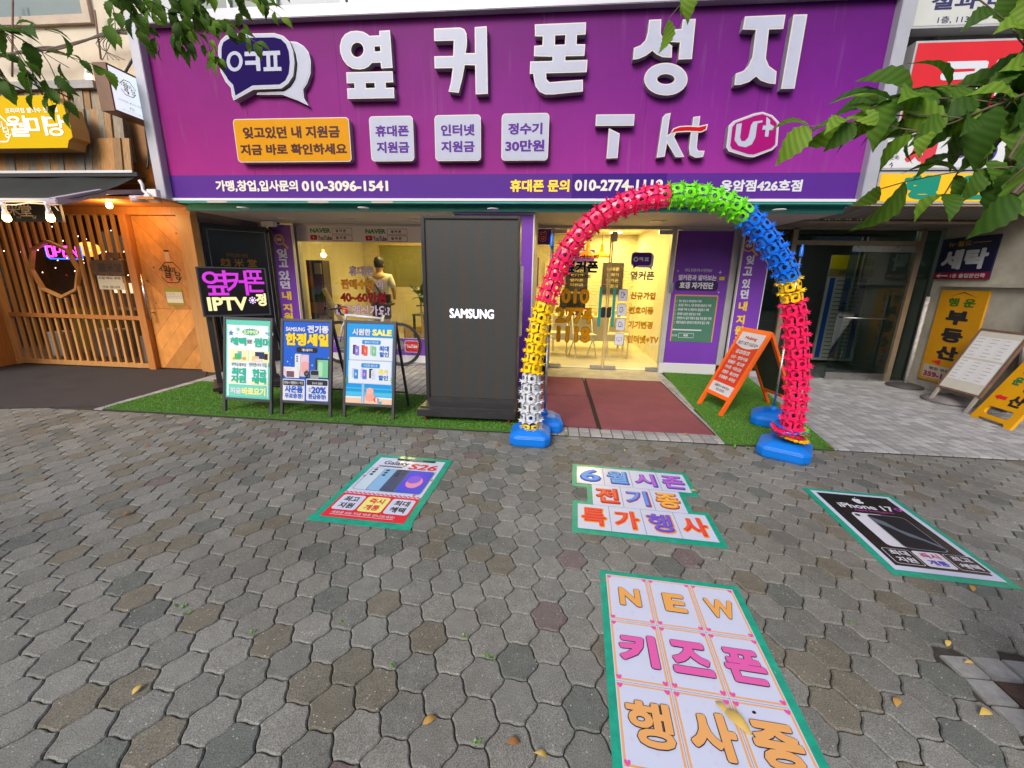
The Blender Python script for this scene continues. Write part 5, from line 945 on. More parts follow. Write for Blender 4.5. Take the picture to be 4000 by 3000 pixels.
# ================================================================ VIDEO KIOSK
t_ = thing('video_kiosk', 'tall black outdoor video screen on a wheeled base showing SAMSUNG', 'video screen', (-.86, 4.3, 0))
kb = mat('black_steel_kiosk', (.028, .028, .03), .35, var=.3, vs=5, bump=.08, bs=60)
KY = 4.28; fk = wallfr(KY); ZK = zm(1600, 700, 1.5086)
kx0, kz1 = fk.loc(*ZK(72, 215)); kx1 = fk.loc(*ZK(652, 215))[0]; kx0 = fk.loc(1656, 1200)[0]; kx1 = fk.loc(2026, 1200)[0]; kz0 = .15
sx0_ = fk.loc(*ZK(106, 760))[0]; sx1_ = fk.loc(*ZK(630, 760))[0]; sz1 = fk.loc(*ZK(370, 235))[1]; sz0 = fk.loc(*ZK(370, 1287))[1]
MB().box(kx0, sx0_, KY-.02, KY+.16, kz0, kz1).box(sx1_, kx1, KY-.02, KY+.16, kz0, kz1).box(sx0_, sx1_, KY-.02, KY+.16, sz1, kz1).box(sx0_, sx1_, KY-.02, KY+.16, kz0, sz0).build('housing', kb, t_, bevel=.005)
scm = bpy.data.materials.new('led_screen_off'); scm.use_nodes = True; t = scm.node_tree; b = t.nodes['Principled BSDF']; b.inputs['Roughness'].default_value = .6
g = t.nodes.new('ShaderNodeNewGeometry'); w = t.nodes.new('ShaderNodeTexWave'); w.inputs['Scale'].default_value = 1.7; w.inputs['Distortion'].default_value = 2.6; w.inputs['Detail'].default_value = 1; t.links.new(g.outputs['Position'], w.inputs[0])
r = ramp(t, [(0, (.047,.041,.034)), (1, (.036,.042,.045))]); t.links.new(w.outputs[1], r.inputs[0])
ch = t.nodes.new('ShaderNodeTexBrick'); ch.offset = 0; ch.inputs['Color1'].default_value = (1,1,1,1); ch.inputs['Color2'].default_value = (.86,.86,.86,1); ch.inputs['Mortar'].default_value = (.7,.7,.7,1); ch.inputs['Scale'].default_value = 1; ch.inputs['Mortar Size'].default_value = .0006; ch.inputs['Brick Width'].default_value = .0125; ch.inputs['Row Height'].default_value = .0125
mpn = t.nodes.new('ShaderNodeMapping'); mpn.inputs['Rotation'].default_value = (rad(90), 0, 0); t.links.new(g.outputs['Position'], mpn.inputs[0]); t.links.new(mpn.outputs[0], ch.inputs[0])
mx = t.nodes.new('ShaderNodeMix'); mx.data_type = 'RGBA'; mx.blend_type = 'MULTIPLY'; mx.inputs[0].default_value = 1; t.links.new(r.outputs[0], mx.inputs[6]); t.links.new(ch.outputs[0], mx.inputs[7]); t.links.new(mx.outputs[2], b.inputs['Base Color'])
s_ = MB().box(sx0_, sx1_, KY, KY+.05, sz0, sz1).build('screen', scm, t_)
ptext(fk, 'SAMSUNG', ZK, (236,817), (497,768), mat('lit_white_pixels', (.9,.92,1), .5, em=.5), s_, .003, bold=.035)
bt = MB(); p_ = [( -1.375, 3.95), (-.34, 3.98), (-.34, 4.62), (-1.375, 4.62)]
ft = Fr((0,0,0),(1,0,0),(0,1,0)); bt.prism(ft, p_, .075, .15); bt.build('base', kb, t_, bevel=.004); MB().prism(ft, [(-1.36,4.02),(-.355,4.05),(-.355,4.6),(-1.36,4.6)], .15, .165).build('base_cover', kb, t_)
for x_, y_ in ((-1.30, 4.02), (-.41, 4.05), (-1.30, 4.55), (-.41, 4.55)): MB().lathe((x_-.012, y_, .033), [(.02,0),(.03,.003),(.03,.021),(.02,.024)], 14, 'x').build('caster', mat('red_caster', (.22,.02,.03), .4), t_, smooth=True); MB().box(x_-.02, x_+.02, y_-.015, y_+.015, .05, .075).build('caster_bracket', steel, t_)
MB().box(kx1, kx1+.03, KY+.02, KY+.12, .9, 1.62).build('side_hinge', steel, t_, bevel=.004); MB().box(kx0-.02, kx0, KY+.04, KY+.08, 1.45, 1.62).build('side_lock', steel, t_)

# ================================================================ LED BOARD
t_ = thing('led_board', 'black LED message board on a wheeled stand with pink and yellow lit Korean text', 'LED sign', (-4.3, 4.8, 0))
th_ = rad(40); u = Vector((math.cos(th_), math.sin(th_), 0)); bc = G(846, 1524); bc.z = 0
cB = Vector((-3.98, 4.93, 0)); f5 = Fr(cB, u, (0, 0, 1)); ZL = Zb
fA = Fr(cB, u, (0,0,1)); La, zt = fA.loc(*ZL(112,470)); Ra, _ = fA.loc(*ZL(604,472)); zb = fA.loc(*ZL(185,826))[1]; zb2 = fA.loc(*ZL(620,775))[1]
MB().fbox(fA, La, Ra, zb, zt, -.16, 0).build('housing', kb, t_, bevel=.006)
MB().fbox(fA, La-.002, La+.014, zb, zt, .0, .008).fbox(fA, Ra-.014, Ra+.002, zb, zt, .0, .008).fbox(fA, La+.014, Ra-.014, zt-.014, zt, .0, .008).fbox(fA, La+.014, Ra-.014, zb, zb+.014, .0, .008).build('bezel', mat('grey_bezel', (.10,.10,.11), .4, metal=.3), t_)
ledp = mat('led_dark_face', (.012, .009, .013), .7, spec=.2, bump=.5, bs=400); lp = MB().fbox(fA, La+.03, Ra-.02, zb+.03, zt-.02, .001, .004).build('led_panel', ledp, t_)
def led_mat(n, c, e):
    M = bpy.data.materials.new(n); M.use_nodes = True; t = M.node_tree; b = t.nodes['Principled BSDF']; b.inputs['Base Color'].default_value = (.02,.02,.02,1)
    v = t.nodes.new('ShaderNodeNewGeometry'); sp = t.nodes.new('ShaderNodeSeparateXYZ'); t.links.new(v.outputs['Position'], sp.inputs[0]); m1 = t.nodes.new('ShaderNodeMath'); m1.operation = 'MULTIPLY'; m1.inputs[1].default_value = 600; t.links.new(sp.outputs[2], m1.inputs[0]); m2 = t.nodes.new('ShaderNodeMath'); m2.operation = 'SINE'; t.links.new(m1.outputs[0], m2.inputs[0]); m3 = t.nodes.new('ShaderNodeMapRange'); m3.inputs[1].default_value = -1; m3.inputs[3].default_value = .45*e; m3.inputs[4].default_value = e; t.links.new(m2.outputs[0], m3.inputs[0])
    b.inputs['Emission Color'].default_value = (*c, 1); t.links.new(m3.outputs[0], b.inputs['Emission Strength']); return M
ptext(fA, '옆', ZL, (180,675), (328,498), led_mat('led_magenta', (.72, .03, .78), .95), lp, .007, bold=.014); LMm = bpy.data.materials['led_magenta']
ptext(fA, '커', ZL, (340,675), (470,500), LMm, lp, .007, bold=.016); ptext(fA, '폰', ZL, (480,652), (588,498), LMm, lp, .007, bold=.014)
LY = led_mat('led_yellow', (1, .93, .45), 1.0); ptext(fA, 'IPTV', ZL, (208,785), (475,685), LY, lp, .007, bold=.04); ptext(fA, '정', ZL, (548,750), (608,660), LY, lp, .007, bold=.05)
a_, b_ = fA.loc(*ZL(517, 708)); mb = MB(); [mb.poly(fA, ell(a_+.033*math.cos(k*.785), b_+.036*math.sin(k*.785), .009, .01, 6), .008) for k in range(8)]; mb.poly(fA, ell(a_, b_, .018, .02, 12), .008); mb.build('lettering', led_mat('led_white', (.8,.6,1), 1.4), lp)
lk = (La+.03)
MB().fbox(fA, La+.02, La+.08, .1, zb, -.12, -.05).build('post', kb, t_); MB().fbox(fA, Ra-.08, Ra-.02, .1, zb, -.12, -.05).build('post', kb, t_)
MB().fbox(fA, La-.02, La+.12, .055, .10, -.32, .22).build('foot', kb, t_); MB().fbox(fA, Ra-.12, Ra+.02, .055, .10, -.32, .22).build('foot', kb, t_); MB().fbox(fA, La+.12, Ra-.12, .06, .095, -.1, -.04).build('crossbar', kb, t_)
for q in (La+.03, Ra-.06):
    for cc in (-.28, .18): p = fA.pt(q, .028, cc); MB().lathe(p, [(.018,0),(.028,.003),(.028,.02),(.018,.023)], 12, 'x').build('caster', mat('red_caster', (.22,.02,.03)), t_, smooth=True)

# ================================================================ ORANGE A-BOARD
orm = mat('orange_painted_wood', '#f0641a', .4, var=.06, vs=8); cb = mat('dark_green_chalkboard', (.035, .055, .05), .6, var=.2)
A_, B_, C_, D_ = G(2718, 1580), G(2787, 1628), G(3049, 1584), G(2974, 1587)
t_ = thing('a_board', 'orange wooden A-board chalkboard with red poster standing on the right turf', 'A-board', (A_+C_)/2, group=None)
u = Vector((B_.x-A_.x, B_.y-A_.y, 0)); Wd = .50
u = Vector((.20, -.98, 0)).normalized(); Wd = .50; B_ = A_+u*Wd; nb_ = Vector((-u.y, u.x, 0)); lean = .46; H = .98
if nb_.x < 0: nb_ = -nb_
f6 = Fr(A_, u, nb_*lean+Vector((0,0,H))); L6 = math.hypot(lean, H)
MB().fbox(f6, 0, .045, 0, L6, -.03, 0).build('leg', orm, t_); MB().fbox(f6, Wd-.045, Wd, 0, L6, -.03, 0).build('leg', orm, t_); MB().fbox(f6, .045, Wd-.045, .20, .245, -.028, -.002).fbox(f6, .045, Wd-.045, L6-.05, L6, -.028, -.002).build('frame_rail', orm, t_)
pn = MB().fbox(f6, .045, Wd-.045, .245, L6-.05, -.02, -.006).build('poster_panel', cm('#e2412a'), t_)
q = (.045, .245, Wd-.045, L6-.05); hh = q[3]-q[1]
def T6(s_, a, b, c, d, M, **k): return text(f6, s_, a, q[1]+hh*b, c, q[1]+hh*d, M, pn, -.002, **k)
sheet(f6, q[0], q[1]+hh*.80, q[2], q[3], wprint, 'print', pn, -.0045); MB().poly(f6, [(q[0]+(q[2]-q[0])*i/12, q[1]+hh*(.80-.055*math.sin(math.pi*i/12))) for i in range(13)], -.0045).build('print', wprint, pn)
T6('Mobing', .15, .88, .35, .94, cm('#d8402a'), bold=.03); T6('SKT / KT / LG U+', .08, .80, .42, .85, cm('#2a2a30'), bold=.02)
for k, s_ in enumerate('전화상담'): sheet(f6, .13+k*.062, q[1]+hh*.66, .18+k*.062, q[1]+hh*.715, wprint, 'print', pn, -.004); T6(s_, .14+k*.062, .67, .17+k*.062, .705, cm('#c84030'), bold=.02)
for k, s_ in enumerate(('신규 · 번호이동', '알뜰폰 · 중고폰', '자녀폰 · 어르신폰', '선불폰 · 통신연체', '신용불량 · 외국인')): T6(s_, .10, .565-k*.085, .40, .62-k*.085, wprint, bold=.04)
sheet(f6, q[0], q[1], q[2], q[1]+hh*.16, wprint, 'print', pn, -.004); T6('알뜰하고 실속있는', .11, .09, .39, .13, cm('#2a2a30'), bold=.015); T6('모빙 대리점', .17, .03, .33, .07, cm('#2a2a30'), bold=.015)
top = f6.pt(0, L6, -.02); gx = nb_*(lean*2+.06)
f7 = Fr(A_+gx, u, -nb_*(lean+.04)+Vector((0,0,H))); L7 = math.hypot(lean+.04, H)
MB().fbox(f7, 0, .045, 0, L7-.02, 0, .03).build('leg', orm, t_); MB().fbox(f7, Wd-.045, Wd, 0, L7-.02, 0, .03).build('leg', orm, t_); MB().fbox(f7, .045, Wd-.045, .22, .26, .002, .028).fbox(f7, .045, Wd-.045, L7-.07, L7-.03, .002, .028).build('frame_rail', orm, t_); MB().fbox(f7, .045, Wd-.045, .26, L7-.07, .008, .02).build('chalkboard', cb, t_)

# ================================================================ BICYCLE
t_ = thing('bicycle', 'white road bicycle with red stem parked in front of the shop window', 'bicycle', (-3.1, 6.45, 0), local=True)
tyre = mat('tyre_rubber', (.02,.02,.022), .6); wp = mat('white_bike_paint', (.62,.62,.64), .25, coat=.4); rp = mat('red_bike_paint', (.6,.03,.02), .25, coat=.4)
def whl(x):
    w_ = bpy.data.objects.new('wheel', None); COL.objects.link(w_); w_.parent = t_
    c = Vector((x, 0, .345)); circ = lambda r_, n=40: [(x+r_*math.cos(2*math.pi*i/n), 0, .345+r_*math.sin(2*math.pi*i/n)) for i in range(n)]
    MB().tube(circ(.33), .014, 8, True).build('tyre', tyre, w_, smooth=True); MB().tube(circ(.305), .012, 6, True).build('rim', black, w_, smooth=True)
    mb = MB(); [mb.tube([c+Vector((0,.02*(-1)**k,0)), (x+.3*math.cos(k*math.pi/12), 0, .345+.3*math.sin(k*math.pi/12))], .0012, 3) for k in range(24)]; mb.build('spokes', steel, w_)
    MB().tube([(x,-.05,.345),(x,.05,.345)], .022, 10).build('hub', white, w_); MB().lathe((x, -.035, .345), [(.045,0),(.075,0),(.075,.003),(.045,.003)], 24, 'y').build('brake_disc', steel, w_)
fx, rx = -.49, .49; whl(fx); whl(rx)
hd_ = (-.36, 0, .80); hdb = (-.385, 0, .68); bb_ = (.08, 0, .28); st = (.25, 0, .78)
MB().tube([hd_, hdb], .026).tube([(-.36,0,.78), (.235,0,.74)], [.028,.018]).tube([hdb, bb_], [.032,.028]).tube([bb_, (.25,0,.80)], .018).tube([bb_, (.3,-.05,.31), (rx,-.055,.345)], [.016,.012,.01]).tube([bb_, (.3,.05,.31), (rx,.055,.345)], [.016,.012,.01]).tube([(.22,-.01,.68), (rx,-.05,.345)], .009).tube([(.22,.01,.68), (rx,.05,.345)], .009).build('frame', wp, t_, smooth=True)
MB().tube([hdb, (-.41,-.045,.62), (fx,-.055,.345)], [.022,.015,.011]).tube([hdb, (-.41,.045,.62), (fx,.055,.345)], [.022,.015,.011]).build('fork', wp, t_, smooth=True)
MB().tube([(-.355,0,.80), (-.35,0,.87), (-.44,0,.885)], [.024,.022,.018]).build('stem', rp, t_, smooth=True)
for s_ in (-1, 1): MB().tube([(-.44,0,.885), (-.45,.19*s_,.885), (-.54,.2*s_,.885), (-.58,.2*s_,.84), (-.55,.2*s_,.77), (-.48,.205*s_,.75)], .014).build('handlebar', black, t_, smooth=True)
for s_ in (-1, 1): MB().tube([(-.55,.2*s_,.90), (-.585,.2*s_,.93), (-.59,.2*s_,.80)], [.018,.016,.008]).build('brake_lever', black, t_, smooth=True)
MB().tube([(.245,0,.78), (.275,0,.955)], .014).build('seat_post', black, t_, smooth=True)
MB().add([(.16,-.02,.965),(.16,.02,.965),(.30,.05,.97),(.42,.07,.985),(.42,-.07,.985),(.30,-.05,.97),(.17,0,.94),(.42,0,.95)], [(0,5,2,1),(5,4,3,2),(0,1,6),(1,2,7,6),(2,3,7),(3,4,7),(4,5,7),(5,0,6,7)]).build('saddle', black, t_)
MB().tube([(.08,-.06,.28),(.08,.06,.28)], .03).lathe((.08,-.06,.28), [(.02,0),(.09,0),(.09,.004),(.02,.004)], 24, 'y').bar((.08,-.07,.28), (.19,-.07,.15), .02).bar((.08,.07,.28), (-.03,.07,.41), .02).build('crankset', black, t_); MB().box(.16,.24,-.12,-.07,.14,.16).build('pedal', black, t_); MB().box(-.07,.01,.07,.12,.40,.42).build('pedal', black, t_)
t_.location = (-3.05, 6.58, .012); t_.scale = (1.07, 1.07, 1.07)
# ================================================================ GARLAND ARCH, WATER BASES, POLES
bluep = mat('blue_blown_plastic', (.0, .17, .68), .38, var=.05, vs=3, spec=.5)
def plas(n, c): 
    M = mat(n, c, .3, coat=.15); b = M.node_tree.nodes['Principled BSDF']; return M
GC = {'w': plas('white_garland', (.62,.65,.70)), 'y': plas('yellow_garland', (.95,.64,.005)), 'r': plas('pink_red_garland', (.95,.015,.13)), 'g': plas('green_garland', (.17,.70,.012)), 'b': plas('blue_garland', (.004,.17,.75))}
PT = .093
def ring_mesh(key):
    mb = MB(); n = 6
    P = lambda r, a, z_: (r*math.cos(a), r*math.sin(a), z_)
    for k in range(n):
        a0 = 2*math.pi*k/n; ha = .49; seg = 16
        outer = []; inner = []
        for i in range(seg):
            t = 2*math.pi*(i+.5)/seg; cx, cy = math.cos(t), math.sin(t); s_ = 1/max(abs(cx), abs(cy)); ox, oy = cx*s_, cy*s_
            bul = .010*(1-abs(oy)); outer.append(P(.083+bul*.5, a0+ox*ha*(.90+.10*math.cos(oy*9)), PT/2+oy*PT*.47)); inner.append(P(.0875, a0+cx*ha*.44, PT/2+cy*.018))
        b = len(mb.v); mb.v += outer+inner; mb.f += [(b+i, b+(i+1) % seg, b+seg+(i+1) % seg, b+seg+i) for i in range(seg)]
        # tongue that links two panels, alternately high and low
        pass
    m_ = 44; b = len(mb.v)
    for i in range(m_):
        a = 2*math.pi*i/m_; ro = .117 if i % 2 else .099; mb.v += [P(.06, a, .0), P(ro, a, (.012 if i % 4 == 1 else -.008) if i % 2 else 0)]
    mb.f += [(b+2*i, b+2*((i+1) % m_), b+2*((i+1) % m_)+1, b+2*i+1) for i in range(m_)]
    return mb.mesh('garland_ring', GC[key])
RME = {k: ring_mesh(k) for k in GC}
ar = thing('garland_arch', 'arch of star-edged plastic garland in white, yellow, red, green and blue over the door mats', 'arch', (1.0, 3.62, 0))
AY = 3.62
pth = [(1147,906),(1147,855),(1149,803),(1157,750),(1166,700),(1180,652),(1197,605),(1217,558),(1247,513),(1287,475),(1332,449),(1380,432),(1425,425),(1475,422),(1525,427),(1570,441),(1607,464),(1637,492),(1662,524),(1686,562),(1703,603),(1712,650),(1718,705),(1722,760),(1722,820),(1717,875),(1708,928)]
cs = [Vector(AtY(x*1.8083, y*1.8083, AY)) for x, y in pth]
def catmull(P, n=14):
    out = []
    for i in range(len(P)-1):
        p0, p1, p2, p3 = P[max(i-1, 0)], P[i], P[i+1], P[min(i+2, len(P)-1)]
        for k in range(n): t = k/n; out.append(.5*((2*p1)+(-p0+p2)*t+(2*p0-5*p1+4*p2-p3)*t*t+(-p0+3*p1-3*p2+p3)*t**3))
    return out+[P[-1]]
cc = catmull(cs)
# colour joints found from the photograph
def near(px, py):
    q = AtY(px*1.8083, py*1.8083, AY); return min(range(len(cc)), key=lambda i: (cc[i]-q).length)
j1, j2, j3, j4, j5, j6 = near(1149,806), near(1180,655), near(1425,425), near(1606,464), near(1704,606), near(1714,655)
acc = 0; nxt = 0; k = 0
rows_ = []
for i in range(len(cc)-1):
    seg = (cc[i+1]-cc[i]).length
    while nxt <= acc+seg: t = (nxt-acc)/seg; rows_.append((cc[i].lerp(cc[i+1], t), (cc[i+1]-cc[i]).normalized(), i)); nxt += PT*.985
    acc += seg
for n_, (p, t, i) in enumerate(rows_):
    key = 'w' if i < j1 else 'y' if i < j2 else 'r' if i < j3 else 'g' if i < j4 else 'b' if i < j5 else 'y' if i < j6 else 'r'
    q = t.to_track_quat('Z', 'Y'); o = bpy.data.objects.new('garland_ring', RME[key]); attach(o, ar); o.rotation_mode = 'QUATERNION'
    from mathutils import Quaternion
    wob = Quaternion(Vector((random.uniform(-1,1), random.uniform(-1,1), 0)), random.uniform(-.07, .07))
    o.rotation_quaternion = q @ wob @ Quaternion((0,0,1), random.uniform(-.12, .12)+(n_ % 2)*.52); o.location = p-ar.location
    s_ = 1.0 if n_ > 2 else 1.08; o.scale = (s_, s_, 1)
    if abs(i-j5) < 8: o.scale = (.93, .93, .85)
MB().tube([cs[0]-Vector((0,0,.22))]+cc[::6]+[cs[-1]-Vector((0,0,.24))], .009, 6).build('arch_rod', black, ar, smooth=True)
# squashed pile at the right foot and yellow tails at the left foot
e = cs[-1]
for k, key in enumerate('yrrbgrb'): o = bpy.data.objects.new('garland_pile', ring_mesh(key)); attach(o, ar); o.location = e+Vector((.012*(-1)**k, .008*k-.02, -.055+.012*k))-ar.location; o.scale = (1.25, 1.2, .14); o.rotation_euler = (.10, .16, k)
o = bpy.data.objects.new('garland_tail', RME['y']); attach(o, ar); o.location = cs[0]+Vector((0, 0, -.075))-ar.location; o.scale = (.95, .95, .5)
def water_base(name, label, loc, rz, s=1.0, group='blue water-filled pole bases'):
    t_ = thing(name, label, 'pole base', loc, group=group, local=True); t_.rotation_euler = (0, 0, rz)
    def octo(w, d, c): return [(-w+c,-d),(w-c,-d),(w,-d+c),(w,d-c),(w-c,d),(-w+c,d),(-w,d-c),(-w,-d+c)]
    L = [(octo(.18,.185,.05), .0), (octo(.188,.193,.05), .02), (octo(.19,.195,.05), .085), (octo(.18,.185,.05), .10), (octo(.10,.13,.03), .142), (octo(.085,.11,.03), .147)]
    mb = MB()
    for P, z_ in L: mb.v += [(x*s, y*s, z_) for x, y in P]
    for i in range(len(L)-1): mb.f += [(i*8+k, i*8+(k+1) % 8, (i+1)*8+(k+1) % 8, (i+1)*8+k) for k in range(8)]
    mb.f.append(tuple((len(L)-1)*8+k for k in range(8))); mb.f.append(tuple(range(7, -1, -1)))
    sk = bluep; b_ = mb.build('tank', sk, t_, bevel=.006)
    MB().lathe((0,0,.145), [(.034,0),(.034,.02),(.028,.022),(.028,.05),(.02,.052)], 16).build('neck', bluep, t_, smooth=True)
    MB().add([(.10*s,-.06,.1085),(.17*s,-.05,.1035),(.17*s,.05,.1035),(.10*s,.06,.1085)], [(0,1,2,3)]).build('handle_recess_shade', mat('painted_recess_shade', (.0,.05,.22), .6), t_)  # flat darker blue patch paints the shade of a handle hollow
    return t_
b1_ = water_base('pole_base', 'blue water base under the front left foot of the garland arch', (cs[0].x-.0, 3.655, .0), .0)
water_base('pole_base', 'blue water base just right of and behind the arch left foot, with a bare pole', (G(2118,1625).x+.03, 3.99, .012), .1, .95)
water_base('pole_base', 'blue water base under the right end of the garland arch, nearest the camera', (cs[-1].x+.0, 3.66, 0), -.55, 1.08)
water_base('pole_base', 'blue water base on the right turf behind the arch foot, holding a bare pole', (2.42, 4.47, .02), -.45, 1.05)
capm = mat('blue_cap', (.01,.14,.60), .35)
def pole(label, base, topx, topy, Y):
    tp_ = Vector(AtY(topx, topy, Y)); b = Vector(base); t_ = thing('banner_pole', label, 'pole', b, group='bare steel banner poles')
    d = tp_-b; MB().tube([b, b+d*.45], .011, 8).build('lower_tube', steel, t_, smooth=True); MB().tube([b+d*.45, b+d*.935], .0085, 8).build('upper_tube', steel, t_, smooth=True)
    MB().tube([b+d*.93, b+d*.935, b+d*.94, b+d*.985, b+d*.988, b+d], [.014,.018,.018,.015,.010,.009], 10).build('cap', capm, t_, smooth=True)
pole('steel banner pole with blue cap rising behind the yellow part of the arch left leg', (G(2118,1625).x+.03, 3.99, .17), 2157, 912, 4.0)
pole('leaning steel banner pole with blue cap rising behind the arch right leg', (2.42, 4.47, .18), 3136, 955, 4.5)
# black speaker behind left pole
t_ = thing('speaker', 'black speaker box with round wreath above it beside the door, behind the arch left leg', 'speaker', (.0, 6.4, 0)); MB().box(-.30,-.06,6.3,6.6,.03,.62).build('cabinet', black, t_, bevel=.02); MB().tube([(-.17+.13*math.cos(a*.35), 6.28, .78+.24*math.sin(a*.35)) for a in range(18)], .025, 8, True).build('ring', black, t_, smooth=True)

# ================================================================ RESTAURANT
YR = 5.72; fR = wallfr(YR); Z1 = zm(0, 700, 1.844); Z3 = zm(0, 350, 3.0157)
wood = mat('orange_stained_pine', (.44, .17, .04), .42, var=.22, vs=5); wood2 = mat('pale_pine', (.54, .27, .085), .45, var=.2, vs=7); wdark = mat('dark_brown_wood', (.10, .05, .022), .5, var=.35, vs=6)
def grain(M, sc=(30, 30, 1.6)):
    t = M.node_tree; tc = t.nodes.new('ShaderNodeTexCoord'); mp = t.nodes.new('ShaderNodeMapping'); mp.inputs['Scale'].default_value = sc; n = t.nodes.new('ShaderNodeTexNoise'); n.inputs['Scale'].default_value = 2; n.inputs['Detail'].default_value = 5; n.inputs['Distortion'].default_value = .6
    t.links.new(tc.outputs['Object'], mp.inputs[0]); t.links.new(mp.outputs[0], n.inputs[0]); old = [q for q in t.nodes if q.type == 'TEX_NOISE' and q != n][0]
    for l in list(t.links):
        if l.from_node == old and l.to_node.type == 'MAP_RANGE': t.links.new(n.outputs[0], l.to_socket)
grain(wood); grain(wood2); tone(wood2, .82, 1.12)
rs = thing('noodle_restaurant', 'orange pine restaurant front with vertical slats, octagon window and plank door', 'restaurant', (-7, YR, 0))
xl = fR.loc(*Z1(60, 955))[0]; xr = fR.loc(*Z1(1040, 1000))[0]; dl = fR.loc(*Z1(1010, 700))[0]; xd0 = fR.loc(*Z1(1065, 800))[0]; xd1 = fR.loc(745, 1100)[0]; xe = fR.loc(800, 1100)[0]
ztop = fR.loc(*Z1(700, 258))[1]; zmid = fR.loc(*Z1(550, 985))[1]
oc = fR.loc(*Z1(412, 652)); ot = fR.loc(*Z1(360, 445)); ob = fR.loc(*Z1(455, 862)); ro = (ot[1]-ob[1])/2
octp = [(oc[0]+ro*math.sin(math.pi*k/4), oc[1]+ro*math.cos(math.pi*k/4)) for k in range(8)]
n = 18; sw = .038
for i in range(n):
    x = xl+.06+(xr-xl-.08)*i/(n-1); segs = [(zmid+.03, ztop)]
    dx = abs(x-oc[0])
    if dx < ro:
        P = clip(clip(octp, (1, 0), x+.001), (-1, 0), -(x-.001)); zs = [p[1] for p in P]
        if zs: segs = [(zmid+.03, min(zs)-.02), (max(zs)+.02, ztop)]
    segs.append((.09, zmid-.03))
    for a, b in segs:
        if b-a > .02: MB().box(x-sw/2, x+sw/2, YR-.045, YR-.01, a, b).build('slat', wood2, rs)
MB().box(xl-.05, xr, YR-.06, YR-.0, zmid-.03, zmid+.03).build('mid_rail', wood, rs, bevel=.003); MB().box(xl-.1, xr, YR-.06, YR, .02, .09).build('bottom_rail', wood2, rs, bevel=.003); MB().box(xl-.1, xe, YR-.06, YR+.04, ztop, ztop+.10).build('top_rail', wood, rs)
for k in range(8):
    p, q = octp[k], octp[(k+1) % 8]; MB().prism(fR, [(p[0], p[1]), (q[0], q[1]), (oc[0]+(q[0]-oc[0])*.91, oc[1]+(q[1]-oc[1])*.91), (oc[0]+(p[0]-oc[0])*.91, oc[1]+(p[1]-oc[1])*.91)], .0, .055).build('octagon_frame', wood2, rs)
gd = glass_mat('restaurant_glass', (.75, .75, .75), .03); MB().box(xl-.2, xr, YR+.03, YR+.036, .05, ztop).build('pane', gd, rs)
MB().box(xr, xr+.12, YR-.09, YR+.06, 0, ztop).build('door_post', wood, rs, bevel=.004)
xd0 = xr+.125
# plank door in a chevron
zt_ = ztop-.006; dr = MB().box(xd0, xd1, YR+.0, YR+.035, .02, zt_).build('door', mat('ply_door_core', (.40,.16,.05), .5), rs)
pw = .19; dirs = ((1, 1), (1, -1)); zc = .95
mbp = []
plk = mat('knotty_ply', (.60, .25, .055), .45, var=.25, vs=5, bump=.15, bs=20); t = plk.node_tree; bsd = t.nodes['Principled BSDF']
tc = t.nodes.new('ShaderNodeTexCoord'); vo = t.nodes.new('ShaderNodeTexVoronoi'); vo.inputs['Scale'].default_value = 4.5; t.links.new(tc.outputs['Object'], vo.inputs['Vector']); lt = t.nodes.new('ShaderNodeMapRange'); lt.inputs[1].default_value = .05; lt.inputs[2].default_value = .11; lt.inputs[3].default_value = .85; lt.inputs[4].default_value = 0; t.links.new(vo.outputs['Distance'], lt.inputs[0]); src = bsd.inputs['Base Color'].links[0].from_socket; mx = t.nodes.new('ShaderNodeMix'); mx.data_type = 'RGBA'; t.links.new(lt.outputs[0], mx.inputs[0]); t.links.new(src, mx.inputs[6]); mx.inputs[7].default_value = (.16,.05,.015,1)
wv = t.nodes.new('ShaderNodeTexWave'); wv.inputs['Scale'].default_value = 3; wv.inputs['Distortion'].default_value = 9; wv.inputs['Detail'].default_value = 2; wv.inputs['Detail Scale'].default_value = .8; t.links.new(tc.outputs['Object'], wv.inputs[0]); wm_ = t.nodes.new('ShaderNodeMapRange'); wm_.inputs[3].default_value = .97; wm_.inputs[4].default_value = 1.03; t.links.new(wv.outputs[1], wm_.inputs[0]); m2 = t.nodes.new('ShaderNodeMix'); m2.data_type = 'RGBA'; m2.blend_type = 'MULTIPLY'; m2.inputs[0].default_value = 1; t.links.new(mx.outputs[2], m2.inputs[6]); t.links.new(wm_.outputs[0], m2.inputs[7]); t.links.new(m2.outputs[2], bsd.inputs['Base Color'])
tone(plk, .70, 1.18)
for half, (sx, z0_, z1_) in enumerate(((1, .03, zc), (-1, zc, zt_))):
    nx, nz = math.cos(rad(50)), sx*math.sin(rad(50)) if half == 0 else -math.sin(rad(50))
    nx, nz = (.72, -.69) if half == 0 else (.72, .69)
    lo_, hi_ = -4, 4
    ds_ = [nx*x+nz*zq for x in (xd0, xd1) for zq in (z0_, z1_)]; k = math.floor(min(ds_)/pw)
    while k*pw < max(ds_):
        R = [(xd0+.004, z0_+.002), (xd1-.004, z0_+.002), (xd1-.004, z1_-.002), (xd0+.004, z1_-.002)]; R = clip(R, (nx, nz), (k+1)*pw-.0015)
        if len(R) > 2: R = clip(R, (-nx, -nz), -(k*pw+.0015))
        if len(R) > 2: MB().prism(fR, R, .0, .012+random.uniform(0, .002)).build('plank', plk, dr)
        k += 1
MB().box(xd1, xe, YR-.07, YR+.05, 0, ztop).build('door_post', wood2, rs, bevel=.004)
